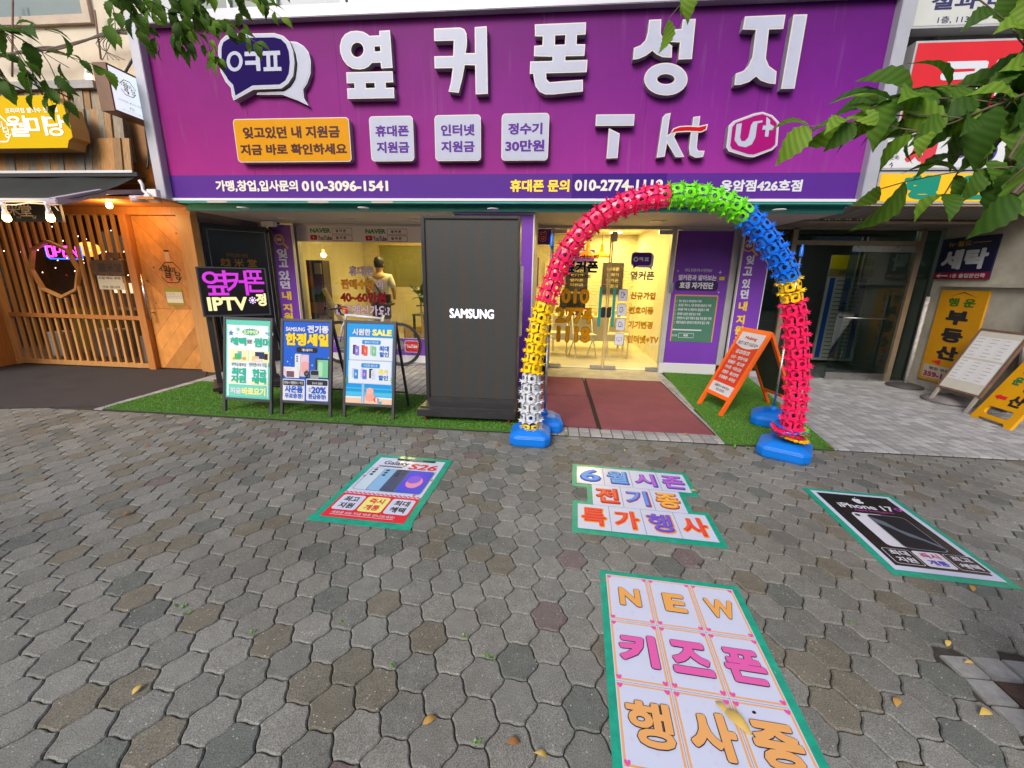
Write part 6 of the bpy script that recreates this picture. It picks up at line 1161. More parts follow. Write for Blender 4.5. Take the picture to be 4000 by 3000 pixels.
h0 = fR.loc(*Z1(1100, 1005)); h1 = fR.loc(*Z1(1035, 682)); hx_ = xd0+.07; MB().tube([(hx_, YR-.10, h0[1]), (hx_, YR-.10, h1[1])], .018, 12).tube([(hx_, YR-.10, h0[1]+.1), (hx_, YR, h0[1]+.1)], .01).tube([(hx_, YR-.10, h1[1]-.1), (hx_, YR, h1[1]-.1)], .01).build('handle', steel, dr, smooth=True)
# bottle and octagon emblem on the door
fD = wallfr(YR-.015); a, b = fD.loc(*Z1(1230, 672)); ink = cm('#2e1a12'); R_ = .17
def lines(f_, segs, M, p, w=.006, c=.003, nm='emblem'):
    mb = MB()
    for i, (p0, p1) in enumerate(segs):
        d = Vector((p1[0]-p0[0], p1[1]-p0[1])); L = d.length; nn = Vector((-d.y, d.x))/L*w/2
        mb.add([f_.pt(p0[0]+nn.x, p0[1]+nn.y, c+i*.00005), f_.pt(p0[0]-nn.x, p0[1]-nn.y, c+i*.00005), f_.pt(p1[0]-nn.x, p1[1]-nn.y, c+i*.00005), f_.pt(p1[0]+nn.x, p1[1]+nn.y, c+i*.00005)], [(0,1,2,3)])
    return mb.build(nm, M, p)
def emblem(f_, a, b, R_, M, p, w, red=True):
    O = [(a+R_*x, b+R_*y) for x, y in ((-.5,.85),(.5,.85),(1.0,.2),(1.05,.15))]
    sg_ = [((a-.35*R_,b+.85*R_),(a+.4*R_,b+.85*R_)),((a-.35*R_,b+.85*R_),(a-1.05*R_,b+.2*R_)),((a+.4*R_,b+.85*R_),(a+1.05*R_,b+.15*R_)),((a-.95*R_,b-.35*R_),(a-.5*R_,b-.85*R_)),((a-.5*R_,b-.85*R_),(a+.5*R_,b-.85*R_)),((a+.5*R_,b-.85*R_),(a+.95*R_,b-.35*R_)),((a-.8*R_,b+.35*R_),(a-.8*R_,b+.1*R_))]
    lines(f_, sg_, M, p, w); text(f_, '월', a-.65*R_, b-.45*R_, a-.02*R_, b+.6*R_, M, p, .005, bold=.005); text(f_, '미', a+.0*R_, b-.05*R_, a+.45*R_, b+.45*R_, M, p, .005, bold=.005); text(f_, '당', a+.4*R_, b-.6*R_, a+.9*R_, b+.1*R_, M, p, .005, bold=.005)
    if red: sheet(f_, a-.2*R_, b-.68*R_, a+.02*R_, b-.45*R_, rprint, 'seal', p, .005)
emblem(fD, a, b, R_, ink, dr, .009); sheet(fD, a-.045, b+R_*.9, a+.03, b+R_*1.75, cm('#c8a080'), 'bottle_neck', dr, .003); sheet(fD, a-.047, b+R_*1.72, a+.032, b+R_*1.85, ink, 'bottle_cap', dr, .004)
a0, b0, a1, b1 = fD.rect(Z1(1208, 908), Z1(1310, 785)); sheet(fD, a0, b0, a1, b1, cm('#a89838'), 'sticker', dr, .003, r=.01); sheet(fD, a0+.012, b0+.04, a1-.012, b1-.06, cm('#e6dfc8'), 'sticker', dr, .004)
for k in range(4): text(fD, ['영업시간 11-21', '마지막주문 20:30', '매주 화요일 휴무', '브레이크타임 있음'][k], a0+.02, b1-.085-k*.022, a1-.02, b1-.072-k*.022, ink, dr, .005, bold=.0)
# things on the slats
a0, b0, a1, b1 = fR.rect(Z1(712, 688), Z1(915, 585)); o = MB().box(a0, a1, YR-.075, YR-.052, b0, b1).build('wooden_plaque', wdark, rs); f8 = wallfr(YR-.075); text(f8, '越米堂', a0+.10, b0+.04, a1-.03, b1-.04, kprint, o, .002, bold=.01)
a0, b0, a1, b1 = fR.rect(Z1(800, 570), Z1(888, 530)); MB().box(a0, a1, YR-.07, YR-.052, b0, b1).build('wooden_plaque', wdark, rs)
a0, b0, a1, b1 = fR.rect(Z1(748, 792), Z1(903, 698)); o = MB().box(a0, a1, YR-.056, YR-.052, b0, b1).build('paper_notice', cm('#e3dcc4'), rs); f8 = wallfr(YR-.056); text(f8, '오늘 메뉴 포장', a0+.02, b1-.05, a1-.02, b1-.015, ink, o, .002, bold=.01); text(f8, '가능 합니다.', a0+.05, b0+.02, a1-.05, b0+.055, ink, o, .002, bold=.01)
fG = wallfr(YR+.025); emblem(fG, *fG.loc(*Z1(478, 655)), .13, ink, rs, .006)
# restaurant interior
ri = thing('restaurant_interior', 'dim brown restaurant room with fairy lights behind the slats', 'room', (-7, 7, 0))
din = mat('dim_brown_wall', (.10, .055, .03), .7, var=.3); MB().box(-10.5, -5.45, 7.8, 7.9, 0, 2.6).box(-10.5,-5.45,5.8,7.8,2.45,2.5).box(-10.6,-10.5,5.8,7.8,0,2.6).build('wall', din, ri); MB().box(-5.45,-5.35,5.85,7.8,0,2.6).build('wall', din, ri); MB().box(-10.5,-5.45,5.8,7.8,.0,.02).build('floor', din, ri)
fl_m = mat('fairy_light_glow', (1, .72, .55), .4, em=10); mb = MB()
for k in range(60): x, y, zq = random.uniform(-9.6,-5.9), random.uniform(5.95, 6.4), 2.15-abs(math.sin(k*.9))*.38-(.35 if k % 3 == 0 else 0); mb.lathe((x, y, zq), [(.002,-.007),(.006,-.003),(.006,.003),(.002,.007)], 5)
tag(mb.build('fairy_lights', fl_m, ri), kind='stuff')
MB().lathe((-8.0,6.6,1.72), [(.04,0),(.14,.05),(.16,.12),(.14,.19),(.04,.24)], 16).build('lantern', mat('amber_lantern', (1,.42,.06), .5, em=2.2), ri, smooth=True)
MB().box(-9.2,-7.2,7.0,7.6,.0,.78).build('counter', cm('#6a5a18'), ri); MB().box(-9.0,-7.5,7.7,7.78,1.05,1.25).build('back_sign', mat('glowing_back_panel', (.9,.75,.5), .5, em=1.2), ri)
for x, y, c, w_ in ((-7.7, 6.3, '#c8c8c4', .5), (-6.55, 6.0, '#d0cdc6', .38), (-8.6, 6.2, '#b0b4b0', .3)): MB().box(x-w_/2, x+w_/2, y, y+.3, .02, .35+w_*.3).build('storage_box', cm(c), ri, bevel=.02)
l = bpy.data.lights.new('restaurant_room_light', 'AREA'); l.size = 1.5; l.energy = 22; l.color = (1, .60, .25); lo = bpy.data.objects.new('restaurant_room_light', l); COL.objects.link(lo); lo.location = (-7.6, 6.8, 2.4)
# OPEN neon
fO = wallfr(YR+.10); t_ = thing('neon_sign', 'pink neon OPEN sign with blue outline hanging behind the octagon window', 'neon sign', (-8, YR+.1, 1.6)); a0, b0, a1, b1 = fO.rect(Z1(345, 572), Z1(560, 465))
npk = mat('pink_neon', (1, .04, .55), .4, em=5); nbl = mat('blue_neon', (.02, .12, 1), .4, em=5)
L_n = []
w_ = (a1-a0)/4.6
def nt_(pts): return [fO.pt(a0+.03+x, b0+.03+y, .01) for x, y in pts]
hh = b1-b0-.07; 
for k, st_ in enumerate(([[(.1,.0),(.0,.2),(.0,.8),(.1,1),(.7,1),(.8,.8),(.8,.2),(.7,0),(.1,0)]], [[(0,0),(0,1),(.6,1),(.75,.85),(.75,.6),(.6,.45),(0,.45)]], [[(.75,0),(0,0),(0,1),(.75,1)],[(0,.5),(.6,.5)]], [[(0,0),(0,1),(.75,0),(.75,1)]])):
    mb = MB()
    for s_ in st_: mb.tube(nt_([(k*w_*1.08+x*w_, y*hh) for x, y in s_]), .0085, 6); mb.tube(nt_([(k*w_*1.08+x*w_*.86+.012, y*hh*.84+.014) for x, y in s_]), .006, 6)
    mb.build('letter_tube', npk, t_)
MB().tube([fO.pt(*q, .0) for q in ((a0, b1-.02), (a0, b0+.03), (a0+.04, b0), (a1, b0), (a1+.03, b0+.03), (a1+.03, b1-.02))], .008, 6).build('outline_tube', nbl, t_, smooth=True)
# side wall at the left
sw_ = thing('wooden_side_wall', 'plain orange wooden side wall at the far left of the restaurant front', 'wall', (-8.6, 5, 0)); xs_ = G(60, 1425).x-.0
MB().prism(Fr((0,0,0),(1,0,0),(0,1,0)), [(-8.62,5.62),(-8.56,5.62),(-8.47,4.3),(-8.53,4.3)], 0, 2.7).build('panel', wood, sw_); MB().box(-8.60,-8.52,5.62,5.70,0,2.3).build('post', wood2, sw_)
# beam and ceiling over the slats
MB().box(-9.2, xe+.1, 5.05, YR+.04, ztop+.10, ztop+.13).build('wood_ceiling', wood, rs); MB().box(-9.2, xe+.05, 5.5, YR+.3, ztop+.13, 2.9).build('fascia_board', wood, rs)
MB().box(-7.6, xe+.15, 5.46, 5.5, ztop+.16, ztop+.30).build('fascia_board', wood2, rs)
# shingled canopy above
fSg = wallfr(5.35); cano = thing('shingle_canopy', 'stepped canopy of weathered vertical wood shingles above the restaurant', 'canopy', (-7, 5.3, 2.7))
shm = [mat('weathered_shingle_grey', (.26,.22,.16), .7, var=.35, vs=7, bump=.3), mat('weathered_shingle_brown', (.32,.18,.07), .65, var=.35, vs=7, bump=.3), mat('weathered_shingle_orange', (.40,.19,.05), .6, var=.3, vs=7)]
for m_ in shm: grain(m_, (40,40,2)); tone(m_, .75, 1.2)
xR = fSg.loc(480, 600)[0]
for tier, (yt, yb, Yt) in enumerate(((352, 478, 5.50), (462, 588, 5.38), (575, 682, 5.26))):
    f_ = wallfr(Yt); zt, zb = f_.loc(200, yt)[1]+.10, f_.loc(200, yb)[1]; x = -9.3; xr_ = f_.loc(478+tier*6, 500)[0]; k = 0
    while x < xr_-.02:
        w_ = random.uniform(.085, .13); 
        if x+w_ > xr_: w_ = xr_-x
        dz = random.choice([0, 0, 0, .02, .03, -.02]); dy = random.uniform(0, .03)
        mb = MB(); mb.v = [(x+.001, Yt-dy+.03, zt), (x+w_-.001, Yt-dy+.03, zt), (x+w_-.001, Yt+.055-dy, zt), (x+.001, Yt+.055-dy, zt), (x+.001, Yt-dy-.02, zb-dz), (x+w_-.001, Yt-dy-.02, zb-dz), (x+w_-.001, Yt-dy+.005, zb-dz), (x+.001, Yt-dy+.005, zb-dz)]; mb.f = [(0,1,2,3),(7,6,5,4),(0,4,5,1),(1,5,6,2),(2,6,7,3),(3,7,4,0)]
        mb.build('shingle', random.choice(shm[:2] if tier < 2 else shm), cano); x += w_; k += 1
a0, b0 = wallfr(5.5).loc(250, 352); MB().box(-9.4, wallfr(5.5).loc(380,340)[0], 5.45, 5.9, b0, b0+.09).build('flashing', mat('galvanised_flashing', (.30,.29,.28), .5, metal=.4, var=.2), cano); MB().box(-9.4, xR+.1, 5.25, 5.9, wallfr(5.3).loc(200,684)[1]-.06, wallfr(5.3).loc(200,684)[1]).build('base_board', wdark, cano)
MB().box(xR, -5.30, 5.52, 5.6, wallfr(5.5).loc(200,700)[1], wallfr(5.5).loc(200,440)[1]).build('end_panel', mat('brown_end_panel', (.30,.14,.045), .6, var=.3, vs=3), cano)
# yellow sign
YY = 5.0; fY = wallfr(YY); t_ = thing('restaurant_sign', 'glowing yellow scroll-shaped restaurant sign with white Korean name', 'sign', (-7.5, YY, 3)); yp = [fY.loc(*Z3(x, y)) for x, y in ((615,62),(660,130),(748,190),(770,260),(800,345),(830,430),(855,560),(808,600),(795,685))]; xL = -9.0; yp = [(xL, yp[0][1])]+yp+[(xL, yp[-1][1])]
ysd = mat('ochre_sign_side', (.55, .30, .09), .5); MB().prism(fY, yp, -.20, -.002).build('body', ysd, t_); MB().poly(fY, yp, .0).build('face', mat('lit_yellow_face', (.62,.40,.0), .55, em=.10, spec=.1), t_)
lw = mat('lit_white_letter', (.9, .87, .9), .5, em=.3)
for s_, p0, p1, b_ in (('프리미엄 쌀국수 전문점', (68,278), (668,205), .006), ('월', (112,555), (296,305), .015), ('미', (345,542), (520,312), .015), ('당', (572,548), (735,300), .015)): ptext(fY, s_, Z3, p0, p1, lw, t_, .004, bold=b_)
emblem(fY, fY.loc(*Z3(-20, 460))[0], fY.loc(*Z3(-20, 460))[1], .17, lw, t_, .012, False)
for hx_ in (60, 440): a, b = fY.loc(*Z3(hx_, 60)); MB().tube([(a, YY+.08, b-.02), (a-.02, YY+.02, b+.14), (a-.12, YY+.05, b+.27), (a-.17, YY+.2, b+.20), (a-.15, YY+.5, b+.15)], .010, 6).build('hanger', black, t_, smooth=True)
# projecting light box
XB = -5.26; t_ = thing('projecting_sign', 'white lit box sign with brown sides projecting beside the purple sign, octagon emblem on it', 'sign', (XB, 5.2, 3)); d = ray(*ZD(848, 500)); Yn = XB/(d.x/d.y); d2 = ray(*ZD(1192, 640)); Yf = XB/(d2.x/d2.y); zt = CAMH+d.z/d.y*Yn; d3 = ray(*ZD(925, 895)); Yn2 = XB/(d3.x/d3.y); zb = CAMH+d3.z/d3.y*Yn2; Yf = Yn+.62
fB = Fr((XB, Yn, 0), (0, 1, 0), (0, 0, 1)); bs_ = mat('brown_box_side', (.17,.085,.045), .45, var=.2); MB().box(XB-.17, XB-.004, Yn, Yf, zb, zt).build('body', bs_, t_); MB().fbox(fB, 0, Yf-Yn, zb, zb+.02, -.004, .004).fbox(fB, 0, Yf-Yn, zt-.02, zt, -.004, .004).fbox(fB, 0, .02, zb+.02, zt-.02, -.004, .004).build('rim', bs_, t_)
fc_ = sheet(fB, .02, zb+.02, Yf-Yn, zt-.02, mat('lit_white_face', (.80,.88,.92), .4, em=.55), 'face', t_, .001); hb = zt-zb; ec = fB.loc(*ZD(1035, 718)); emblem(fB, ec[0], ec[1], hb*.19, ink, fc_, .007); text(fB, '프리미엄 쌀국수 전문점', ec[0]-.15, zb+hb*.29, ec[0]+.17, zb+hb*.325, ink, fc_, .003, bold=0); text(fB, '@wolmidang_official', ec[0]-.12, zb+hb*.10, ec[0]+.14, zb+hb*.12, ink, fc_, .003, bold=0); sheet(fB, ec[0]-.02, zb+hb*.16, ec[0]+.03, zb+hb*.215, cm('#7a7f88'), 'icon', fc_, .003, r=.01); sheet(fB, ec[0]-.014, zb+hb*.166, ec[0]+.024, zb+hb*.209, mat('lit_white_face', (.8,.86,.92)), 'icon', fc_, .004, r=.008)
MB().bar((XB-.09, Yn+.3, zt), (XB-.10, 5.9, zt+.9), .02).bar((XB-.09, Yf-.1, zb), (XB-.05, 5.9, zb-.1), .025).build('bracket', black, t_)
# awning
aw = thing('awning', 'black fabric awning on a white front pipe over the restaurant slats', 'awning', (-7, 4.8, 2.5)); Ar = AtY(530, 692, 5.22); Al = Vector((-9.3, 5.22, Ar.z)); Br = AtY(200, 782, 4.25); Bl = Vector((-9.3, 4.25, Br.z)); mb = MB(); N_ = 16; awm = mat('black_awning_fabric', (.018,.021,.020), .6, var=.25, vs=2.5)
for i in range(N_+1):
    t = i/N_
    for j_ in range(5): s_ = j_/4; p = Al.lerp(Ar, t).lerp(Bl.lerp(Br, t), s_); sag = -.07*math.sin(math.pi*s_)-.012*math.sin(t*22+s_*3); mb.v.append((p.x, p.y, p.z+sag))
mb.f = [(i*5+j_, i*5+j_+1, (i+1)*5+j_+1, (i+1)*5+j_) for i in range(N_) for j_ in range(4)]; k0 = len(mb.v); mb.v += [(x, y, zq-.006) for x, y, zq in mb.v]; mb.f += [tuple(reversed([a+k0 for a in f])) for f in mb.f[:N_*4]]
mb.build('fabric', awm, aw, smooth=True); MB().bar(Al+Vector((0,0,.03)), Ar+Vector((.05,0,.03)), .05, .05).build('cassette', black, aw); MB().bar(Al+Vector((0,-.03,.06)), Ar+Vector((0,-.03,.06)), .012, .03).build('cassette_trim', white, aw); MB().tube([Bl, Br], .022, 10).build('front_pipe', white, aw, smooth=True); MB().bar(Br+Vector((.0,.02,-.01)), AtY(398, 752, 4.9), .06, .075).bar(AtY(398,752,4.9), AtY(560, 749, 5.35), .045, .05).build('arm', mat('lilac_white_arm', (.45,.38,.46), .4), aw); MB().fbox(wallfr(4.2), *[wallfr(4.2).rect((190,798), (230,778))[i] for i in (0,2,1,3)], -.04, .03).build('end_cap', mat('lilac_white_arm', (.45,.38,.46)), aw, bevel=.01)
MB().tube([Bl+Vector((0,-.02,-.02)), AtY(60,800,4.22), AtY(110,792,4.22), AtY(190,797,4.22), AtY(215,805,4.22), AtY(228,822,4.22)], .006, 6).build('cable', white, aw, smooth=True)
glow = mat('lit_warm_bulb', (1, .72, .28), .4, em=6)
def bulb(label, px, py, Y, zoff=.0, e=9):
    p = Vector(AtY(px, py, Y)); t_ = thing('light_bulb', label, 'bulb', p, group='lit warm bulbs over the restaurant', local=True)
    MB().lathe((0,0,0), [(.005,-.044),(.026,-.038),(.036,-.016),(.034,.008),(.028,.03)], 16).build('globe', glow, t_, smooth=True); MB().lathe((0,0,0), [(.031,.03),(.027,.06),(.02,.075),(.02,.12),(.024,.125),(.024,.16)], 14).build('socket', white, t_, smooth=True)
    l = bpy.data.lights.new('bulb_light', 'POINT'); l.energy = e; l.color = (1, .58, .22); l.shadow_soft_size = .06; lo = bpy.data.objects.new('bulb_light', l); COL.objects.link(lo); lo.location = p+Vector((0, 0, -.10))
bulb('lit warm bulb at the far left under the awning pipe', 26, 850, 4.22); bulb('lit warm bulb at the right end of the awning pipe', 197, 850, 4.22); bulb('lit warm bulb under the wooden ceiling near the restaurant door', 426, 800, 5.2, e=13); bulb('lit spot bulb up on the wall beside the projecting white sign', 345, 300, 5.6, e=10)
t_ = thing('hanging_sign', 'black hanging sign with white Chinese characters behind the awning bulbs', 'sign', (-7.4, 4.9, 2.2)); fH = wallfr(4.85); a0, b0, a1, b1 = fH.rect((-120, 864), (228, 790)); MB().box(a0, a1, 4.85, 4.88, b0, b1).build('panel', black, t_); text(fH, '米', *fH.rect((32,842), (72,797)), cm('#d8d2c8'), t_, .002, bold=.01); text(fH, '堂', *fH.rect((82,845), (118,798)), cm('#d8d2c8'), t_, .002, bold=.01); text(fH, '미', *fH.rect((68,855), (80,845)), cm('#d8d2c8'), t_, .002, bold=0); text(fH, '당', *fH.rect((128,855), (142,842)), cm('#d8d2c8'), t_, .002, bold=0)
t_ = thing('security_camera', 'white bullet security camera on the bracket left of the purple sign corner', 'camera', (-5.4, 5.1, 2.3)); fc = wallfr(5.15); a0, b0, a1, b1 = fc.rect((543,797), (585,762)); c_ = Vector(((a0+a1)/2, 5.1, (b0+b1)/2)); MB().tube([c_+Vector((-.07,-.07,-.015)), c_+Vector((.05,.06,.015))], .042, 14).build('camera_body', mat('lilac_white_arm', (.45,.38,.46)), t_, smooth=True); MB().lathe(c_+Vector((.12,.0,.02)), [(.04,0),(.04,.03)], 14, 'y').build('mount', white, t_); MB().box(c_.x+.07, c_.x+.2, 5.13, 5.2, c_.z-.03, c_.z+.12).build('junction_box', white, t_, bevel=.005)
MB().tube([c_+Vector((.12,0,.05)), AtY(560,745,5.2), AtY(555,720,5.2), AtY(545,705,5.2)], .02, 8).build('conduit', white, t_, smooth=True)
t_ = thing('cable_bundle', 'tangle of dark overhead cables sagging across the cream wall to the sign corner', 'cables', (-6.5, 5.8, 4))
for k in range(7):
    pts = [AtY(-40, 210+k*4+random.uniform(-8,8), 5.8), AtY(150, 196+random.uniform(-14,8), 5.7), AtY(230, 186+random.uniform(-8,8), 5.75), AtY(330, 158+random.uniform(-8,8), 5.75), AtY(420, 132+random.uniform(-10,10), 5.75), AtY(530, 112+k*4, 5.7)]; MB().tube(catmull(pts, 5), random.choice([.006,.008,.012]), 5).build('cable', mat('weathered_cable', (.12,.095,.075), .8), t_, smooth=True)
for k in range(5): MB().tube(catmull([AtY(440+k*12, 110, 5.7), AtY(430-k*14, 170, 5.72), AtY(400+k*22, 235, 5.7)], 5), .004, 4).build('cable', black, t_, smooth=True)
for a, b, c_ in (((370,40),(395,232),.012), ((50,0),(48,300),.012)): MB().tube([AtY(*a, 5.85), AtY(*b, 5.75)], c_, 5).build('cable', mat('rusty_conduit', (.2,.11,.08), .8), t_, smooth=True)
MB().tube(catmull([AtY(555,330,5.4), AtY(565,420,5.45), AtY(570,520,5.45), AtY(580,600,5.45), AtY(575,660,5.4)], 5), .012, 6).tube(catmull([AtY(575,330,5.4), AtY(590,420,5.45), AtY(597,560,5.45), AtY(606,690,5.45)], 5), .006, 6).build('cable', black, t_, smooth=True)

# ================================================================ BUILDING ENTRANCE ON THE RIGHT
YE = 6.90; fE = wallfr(YE); en = thing('building_entrance', 'brass framed glass building entrance with dark lobby, right of the phone shop', 'entrance', (4.4, YE, 0))
ex0, ex1 = 3.22, 5.33; ep = fE.loc(3060, 1150)[0]; er = fE.loc(3528, 1200)[0]; zt2 = fE.loc(3330, 898)[1]; zt1 = fE.loc(3330, 950)[1]
for x in (ep, er): MB().box(x-.035, x+.035, YE-.05, YE+.05, 0, zt2+.03).build('frame_post', brass, en)
MB().box(3.22, 5.6, YE-.05, YE+.05, zt2, zt2+.055).build('frame_rail', brass, en); MB().box(ep+.035, er-.035, YE-.05, YE+.05, zt1-.03, zt1+.03).build('frame_rail', brass, en); MB().box(3.20, 3.235, YE-.05, YE+.05, 0, zt2).build('frame_post', brass, en)
MB().box(3.22, ep, YE-.04, YE+.04, 0, .10).build('frame_rail', alw, en)
gdk = glass_mat('entrance_glass', (.50, .60, .57), .09)
MB().box(3.235, ep-.035, YE-.004, YE+.004, .10, zt2).build('pane', gdk, en); MB().box(ep+.035, er-.035, YE-.004, YE+.004, zt1+.03, zt2).build('pane', gdk, en); MB().box(er+.035, 5.58, YE-.004, YE+.004, .05, zt2).build('pane', gdk, en)
dlx = fE.loc(3255, 1300)[0]; dd = MB().box(dlx, er-.04, YE-.006, YE+.006, .13, zt1-.12).build('glass_door', gdk, en); MB().box(dlx, er-.04, YE-.025, YE+.025, zt1-.12, zt1-.035).build('top_rail', steel, dd); MB().box(dlx, er-.04, YE-.025, YE+.025, .015, .13).build('kick_rail', steel, dd); a0, b0 = fE.loc(3285, 1240); a1, _ = fE.loc(3450, 1243); MB().tube([(a0, YE-.05, b0), (a1, YE-.05, b0)], .009, 8).build('push_bar', steel, dd, smooth=True)
l = bpy.data.lights.new('lobby_fill_light', 'AREA'); l.size = 1; l.energy = 1.2; l.color = (.9,1,.85); lo = bpy.data.objects.new('lobby_fill_light', l); COL.objects.link(lo); lo.location = (4.5, 7.7, 2.45)  # fill light added to make the dim lobby and its directory visible
MB().box(4.2, 4.8, 7.4, 8.0, 2.47, 2.5).build('ceiling_lamp', mat('lobby_fill_glow', (.9,1,.85), .5, em=1.5), en)  # made-up glowing panel, added to go with the lobby fill
# second leaf, folded open into the lobby
d2 = MB().fbox(Fr((ep+.06, YE+.03, 0), (.35, .94, 0), (0,0,1)), 0, .85, .13, zt1-.12, -.005, .005).build('glass_door', gdk, en); MB().tube([(ep+.42, YE+.75, .85), (ep+.42, YE+.75, 1.25)], .012, 8).build('pull_handle', steel, d2, smooth=True)
lob = thing('lobby', 'dark lobby behind the entrance glass with a floor directory board', 'room', (4.4, 8, 0)); lw_ = mat('lobby_wall', (.16, .18, .165), .6, var=.1); MB().box(2.9, 6.2, 9.4, 9.5, 0, 2.6).box(2.9, 3.0, 7.0, 9.4, 0, 2.6).box(5.75, 5.85, 6.95, 9.4, 0, 2.6).build('wall', lw_, lob); MB().box(2.9, 6.2, 6.95, 9.4, 2.5, 2.6).build('ceiling', lw_, lob); MB().box(3.3, 5.75, 6.96, 9.4, .004, .014).build('floor', mat('lobby_floor', (.10,.10,.10), .25), lob)
YD = 8.3; fD2 = wallfr(YD); t_ = thing('directory_board', 'tenant directory board with yellow header and blue number columns inside the lobby', 'board', (4.8, YD, 1)); a0, b0, a1, b1 = fD2.rect((3168, 1405), (3572, 1000)); MB().box(a0, a1, YD, YD+.03, b0, b1).build('panel', cm('#a9a9a4'), t_); sheet(fD2, a0, b1-.24, a1, b1, cm('#c3b21a'), 'header', t_, .002); text(fD2, '행운상가안내', a0+.55, b1-.18, a1-.45, b1-.05, kprint, t_, .003, bold=.03); sheet(fD2, a0, b1-.38, a1, b1-.24, cm('#8a7c4a'), 'subheader', t_, .002)
for k, s_ in enumerate(('1F', '2F', '3F', 'B1', '4F')):
    xx = a0+.10+k*(a1-a0)/5; text(fD2, s_, xx+.08, b1-.35, xx+.18, b1-.27, kprint, t_, .004, bold=.02); sheet(fD2, xx-.06, b0+.05, xx+.03, b1-.40, cm('#1f4a98'), 'number_column', t_, .002)
    for j_ in range(20): sheet(fD2, xx+.07, b1-.46-j_*.075, xx+.07+random.uniform(.12,.24), b1-.445-j_*.075, cm('#4a4a48'), 'line_print', t_, .003)
# ribbed canopy
cn = thing('entrance_canopy', 'weathered metal ribbed canopy soffit over the building entrance', 'canopy', (6, 6, 2.4)); rbm = mat('grey_brown_ribbed_metal', (.22,.20,.185), .55, metal=.2, var=.3, vs=4)
P0, P1, P2 = AtY(3700, 803, 5.45), AtY(3700, 860, 6.1), AtY(3700, 893, YE-.05); xa = 3.42
for k in range(44):
    x = xa+k*.13
    MB().add([(x, 5.45, P0.z), (x+.12, 5.45, P0.z), (x+.12, 6.1, P1.z), (x, 6.1, P1.z), (x, 5.45, P0.z+.02), (x+.12, 5.45, P0.z+.02), (x+.12, 6.1, P1.z+.02), (x, 6.1, P1.z+.02)], [(0,3,2,1),(4,5,6,7),(0,1,5,4),(1,2,6,5),(2,3,7,6),(3,0,4,7)]).build('rib_panel', rbm, cn)
    x2 = 3.25+k*.13
    MB().add([(x2, 6.1, P1.z-.02), (x2+.12, 6.1, P1.z-.02), (x2+.12, YE-.05, P2.z), (x2, YE-.05, P2.z), (x2, 6.1, P1.z), (x2+.12, 6.1, P1.z), (x2+.12, YE-.05, P2.z+.02), (x2, YE-.05, P2.z+.02)], [(0,3,2,1),(4,5,6,7),(0,1,5,4),(1,2,6,5),(2,3,7,6),(3,0,4,7)]).build('rib_panel', rbm, cn)
MB().box(xa-.1, 9.2, 5.42, 5.45, P0.z-.01, P0.z+.04).box(3.3, 9.2, 6.07, 6.10, P1.z-.045, P1.z-.02).build('edge_strip', mat('pale_rusted_edge', (.50,.38,.28), .5, metal=.3, var=.3), cn); MB().box(xa, 9.2, 5.6, 6.9, 2.60, 2.64).build('deck', rbm, cn)
# stacked signs above the canopy
def wsign(lb, p0, p1, M, Y=5.40, side_=alw, ext=9.0):
    f_ = wallfr(Y); a0, b0, a1, b1 = f_.rect(p0, p1); a1 = max(a1, ext); t_ = thing('wall_sign', lb, 'sign', (a0, Y, b0)); MB().box(a0, a1, Y+.002, Y+.16, b0, b1).build('box', side_, t_); o = sheet(f_, a0+.02, b0+.02, a1-.02, b1-.02, M, 'face', t_, .001); return t_, f_, o
t_, f_, o = wsign('yellow shop sign with green Korean letters over the entrance canopy, lowest of the stack', (3410, 795), (4000, 668), mat('yellow_sign_vinyl', '#eeb808', .4, var=.05))
for s_, p0, p1 in (('행', (3516,779), (3680,683)), ('운', (3715,779), (3880,683))): ptext(f_, s_, ident, p0, p1, cm('#1f8f78'), o, .003, bold=.07)
sheet(f_, *f_.rect((3888,792), (3995,748)), cm('#4a5060'), 'print', o, .003); ptext(f_, '대표;', ident, (3900,788), (3988,755), wprint, o, .004, bold=.03); ptext(f_, '공', ident, (3955,740), (4060,690), kprint, o, .003, bold=.05)
t_, f_, o = wsign('white laundry sign with red Korean letters and blue (DRY) behind the leaves', (3435, 664), (4000, 532), mat('white_sign_vinyl', (.62,.63,.66), .4, var=.05)); ptext(f_, '세', ident, (3525,655), (3670,540), cm('#d8404a'), o, .003, bold=.06); ptext(f_, '(DRY)', ident, (3690,635), (3900,562), cm('#4a4a90'), o, .003, bold=.03, slant=.12); ptext(f_, '탁', ident, (3925,640), (4060,540), cm('#d8404a'), o, .003, bold=.06); ptext(f_, '(안쪽)', ident, (3475,627), (3515,607), kprint, o, .003, bold=.01); ptext(f_, '↑', ident, (3470,657), (3492,634), kprint, o, .003, bold=.03); ptext(f_, '1층', ident, (3475,603), (3512,585), kprint, o, .003, bold=.01)
t_, f_, o = wsign('red sign with white and pink letters behind the leaves, above the white laundry sign', (3498, 526), (4000, 147), mat('red_sign_vinyl', '#c81420', .4, var=.05)); ptext(f_, '크린', ident, (3635,385), (4100,215), wprint, o, .003, bold=.06); ptext(f_, '세탁전문', ident, (3560,515), (3980,420), cm('#f0a0a8'), o, .003, bold=.05)
t_, f_, o = wsign('pale sign with dark blue text and 113, topmost at the right corner', (3555, 112), (4000, -160), mat('pale_sign_vinyl', (.50,.52,.50), .45, var=.05)); ptext(f_, '설과 미용', ident, (3632,40), (4050,-40), cm('#3a3a6a'), o, .003, bold=.03); ptext(f_, '1층, 113호', ident, (3660,93), (3825,58), cm('#3a3a6a'), o, .003, bold=.01)
MB().box(4.0, 9.0, 5.62, 5.70, 3.5, 4.5).build('backing_rail', mat('weathered_concrete', (.3,.29,.28)), bld)
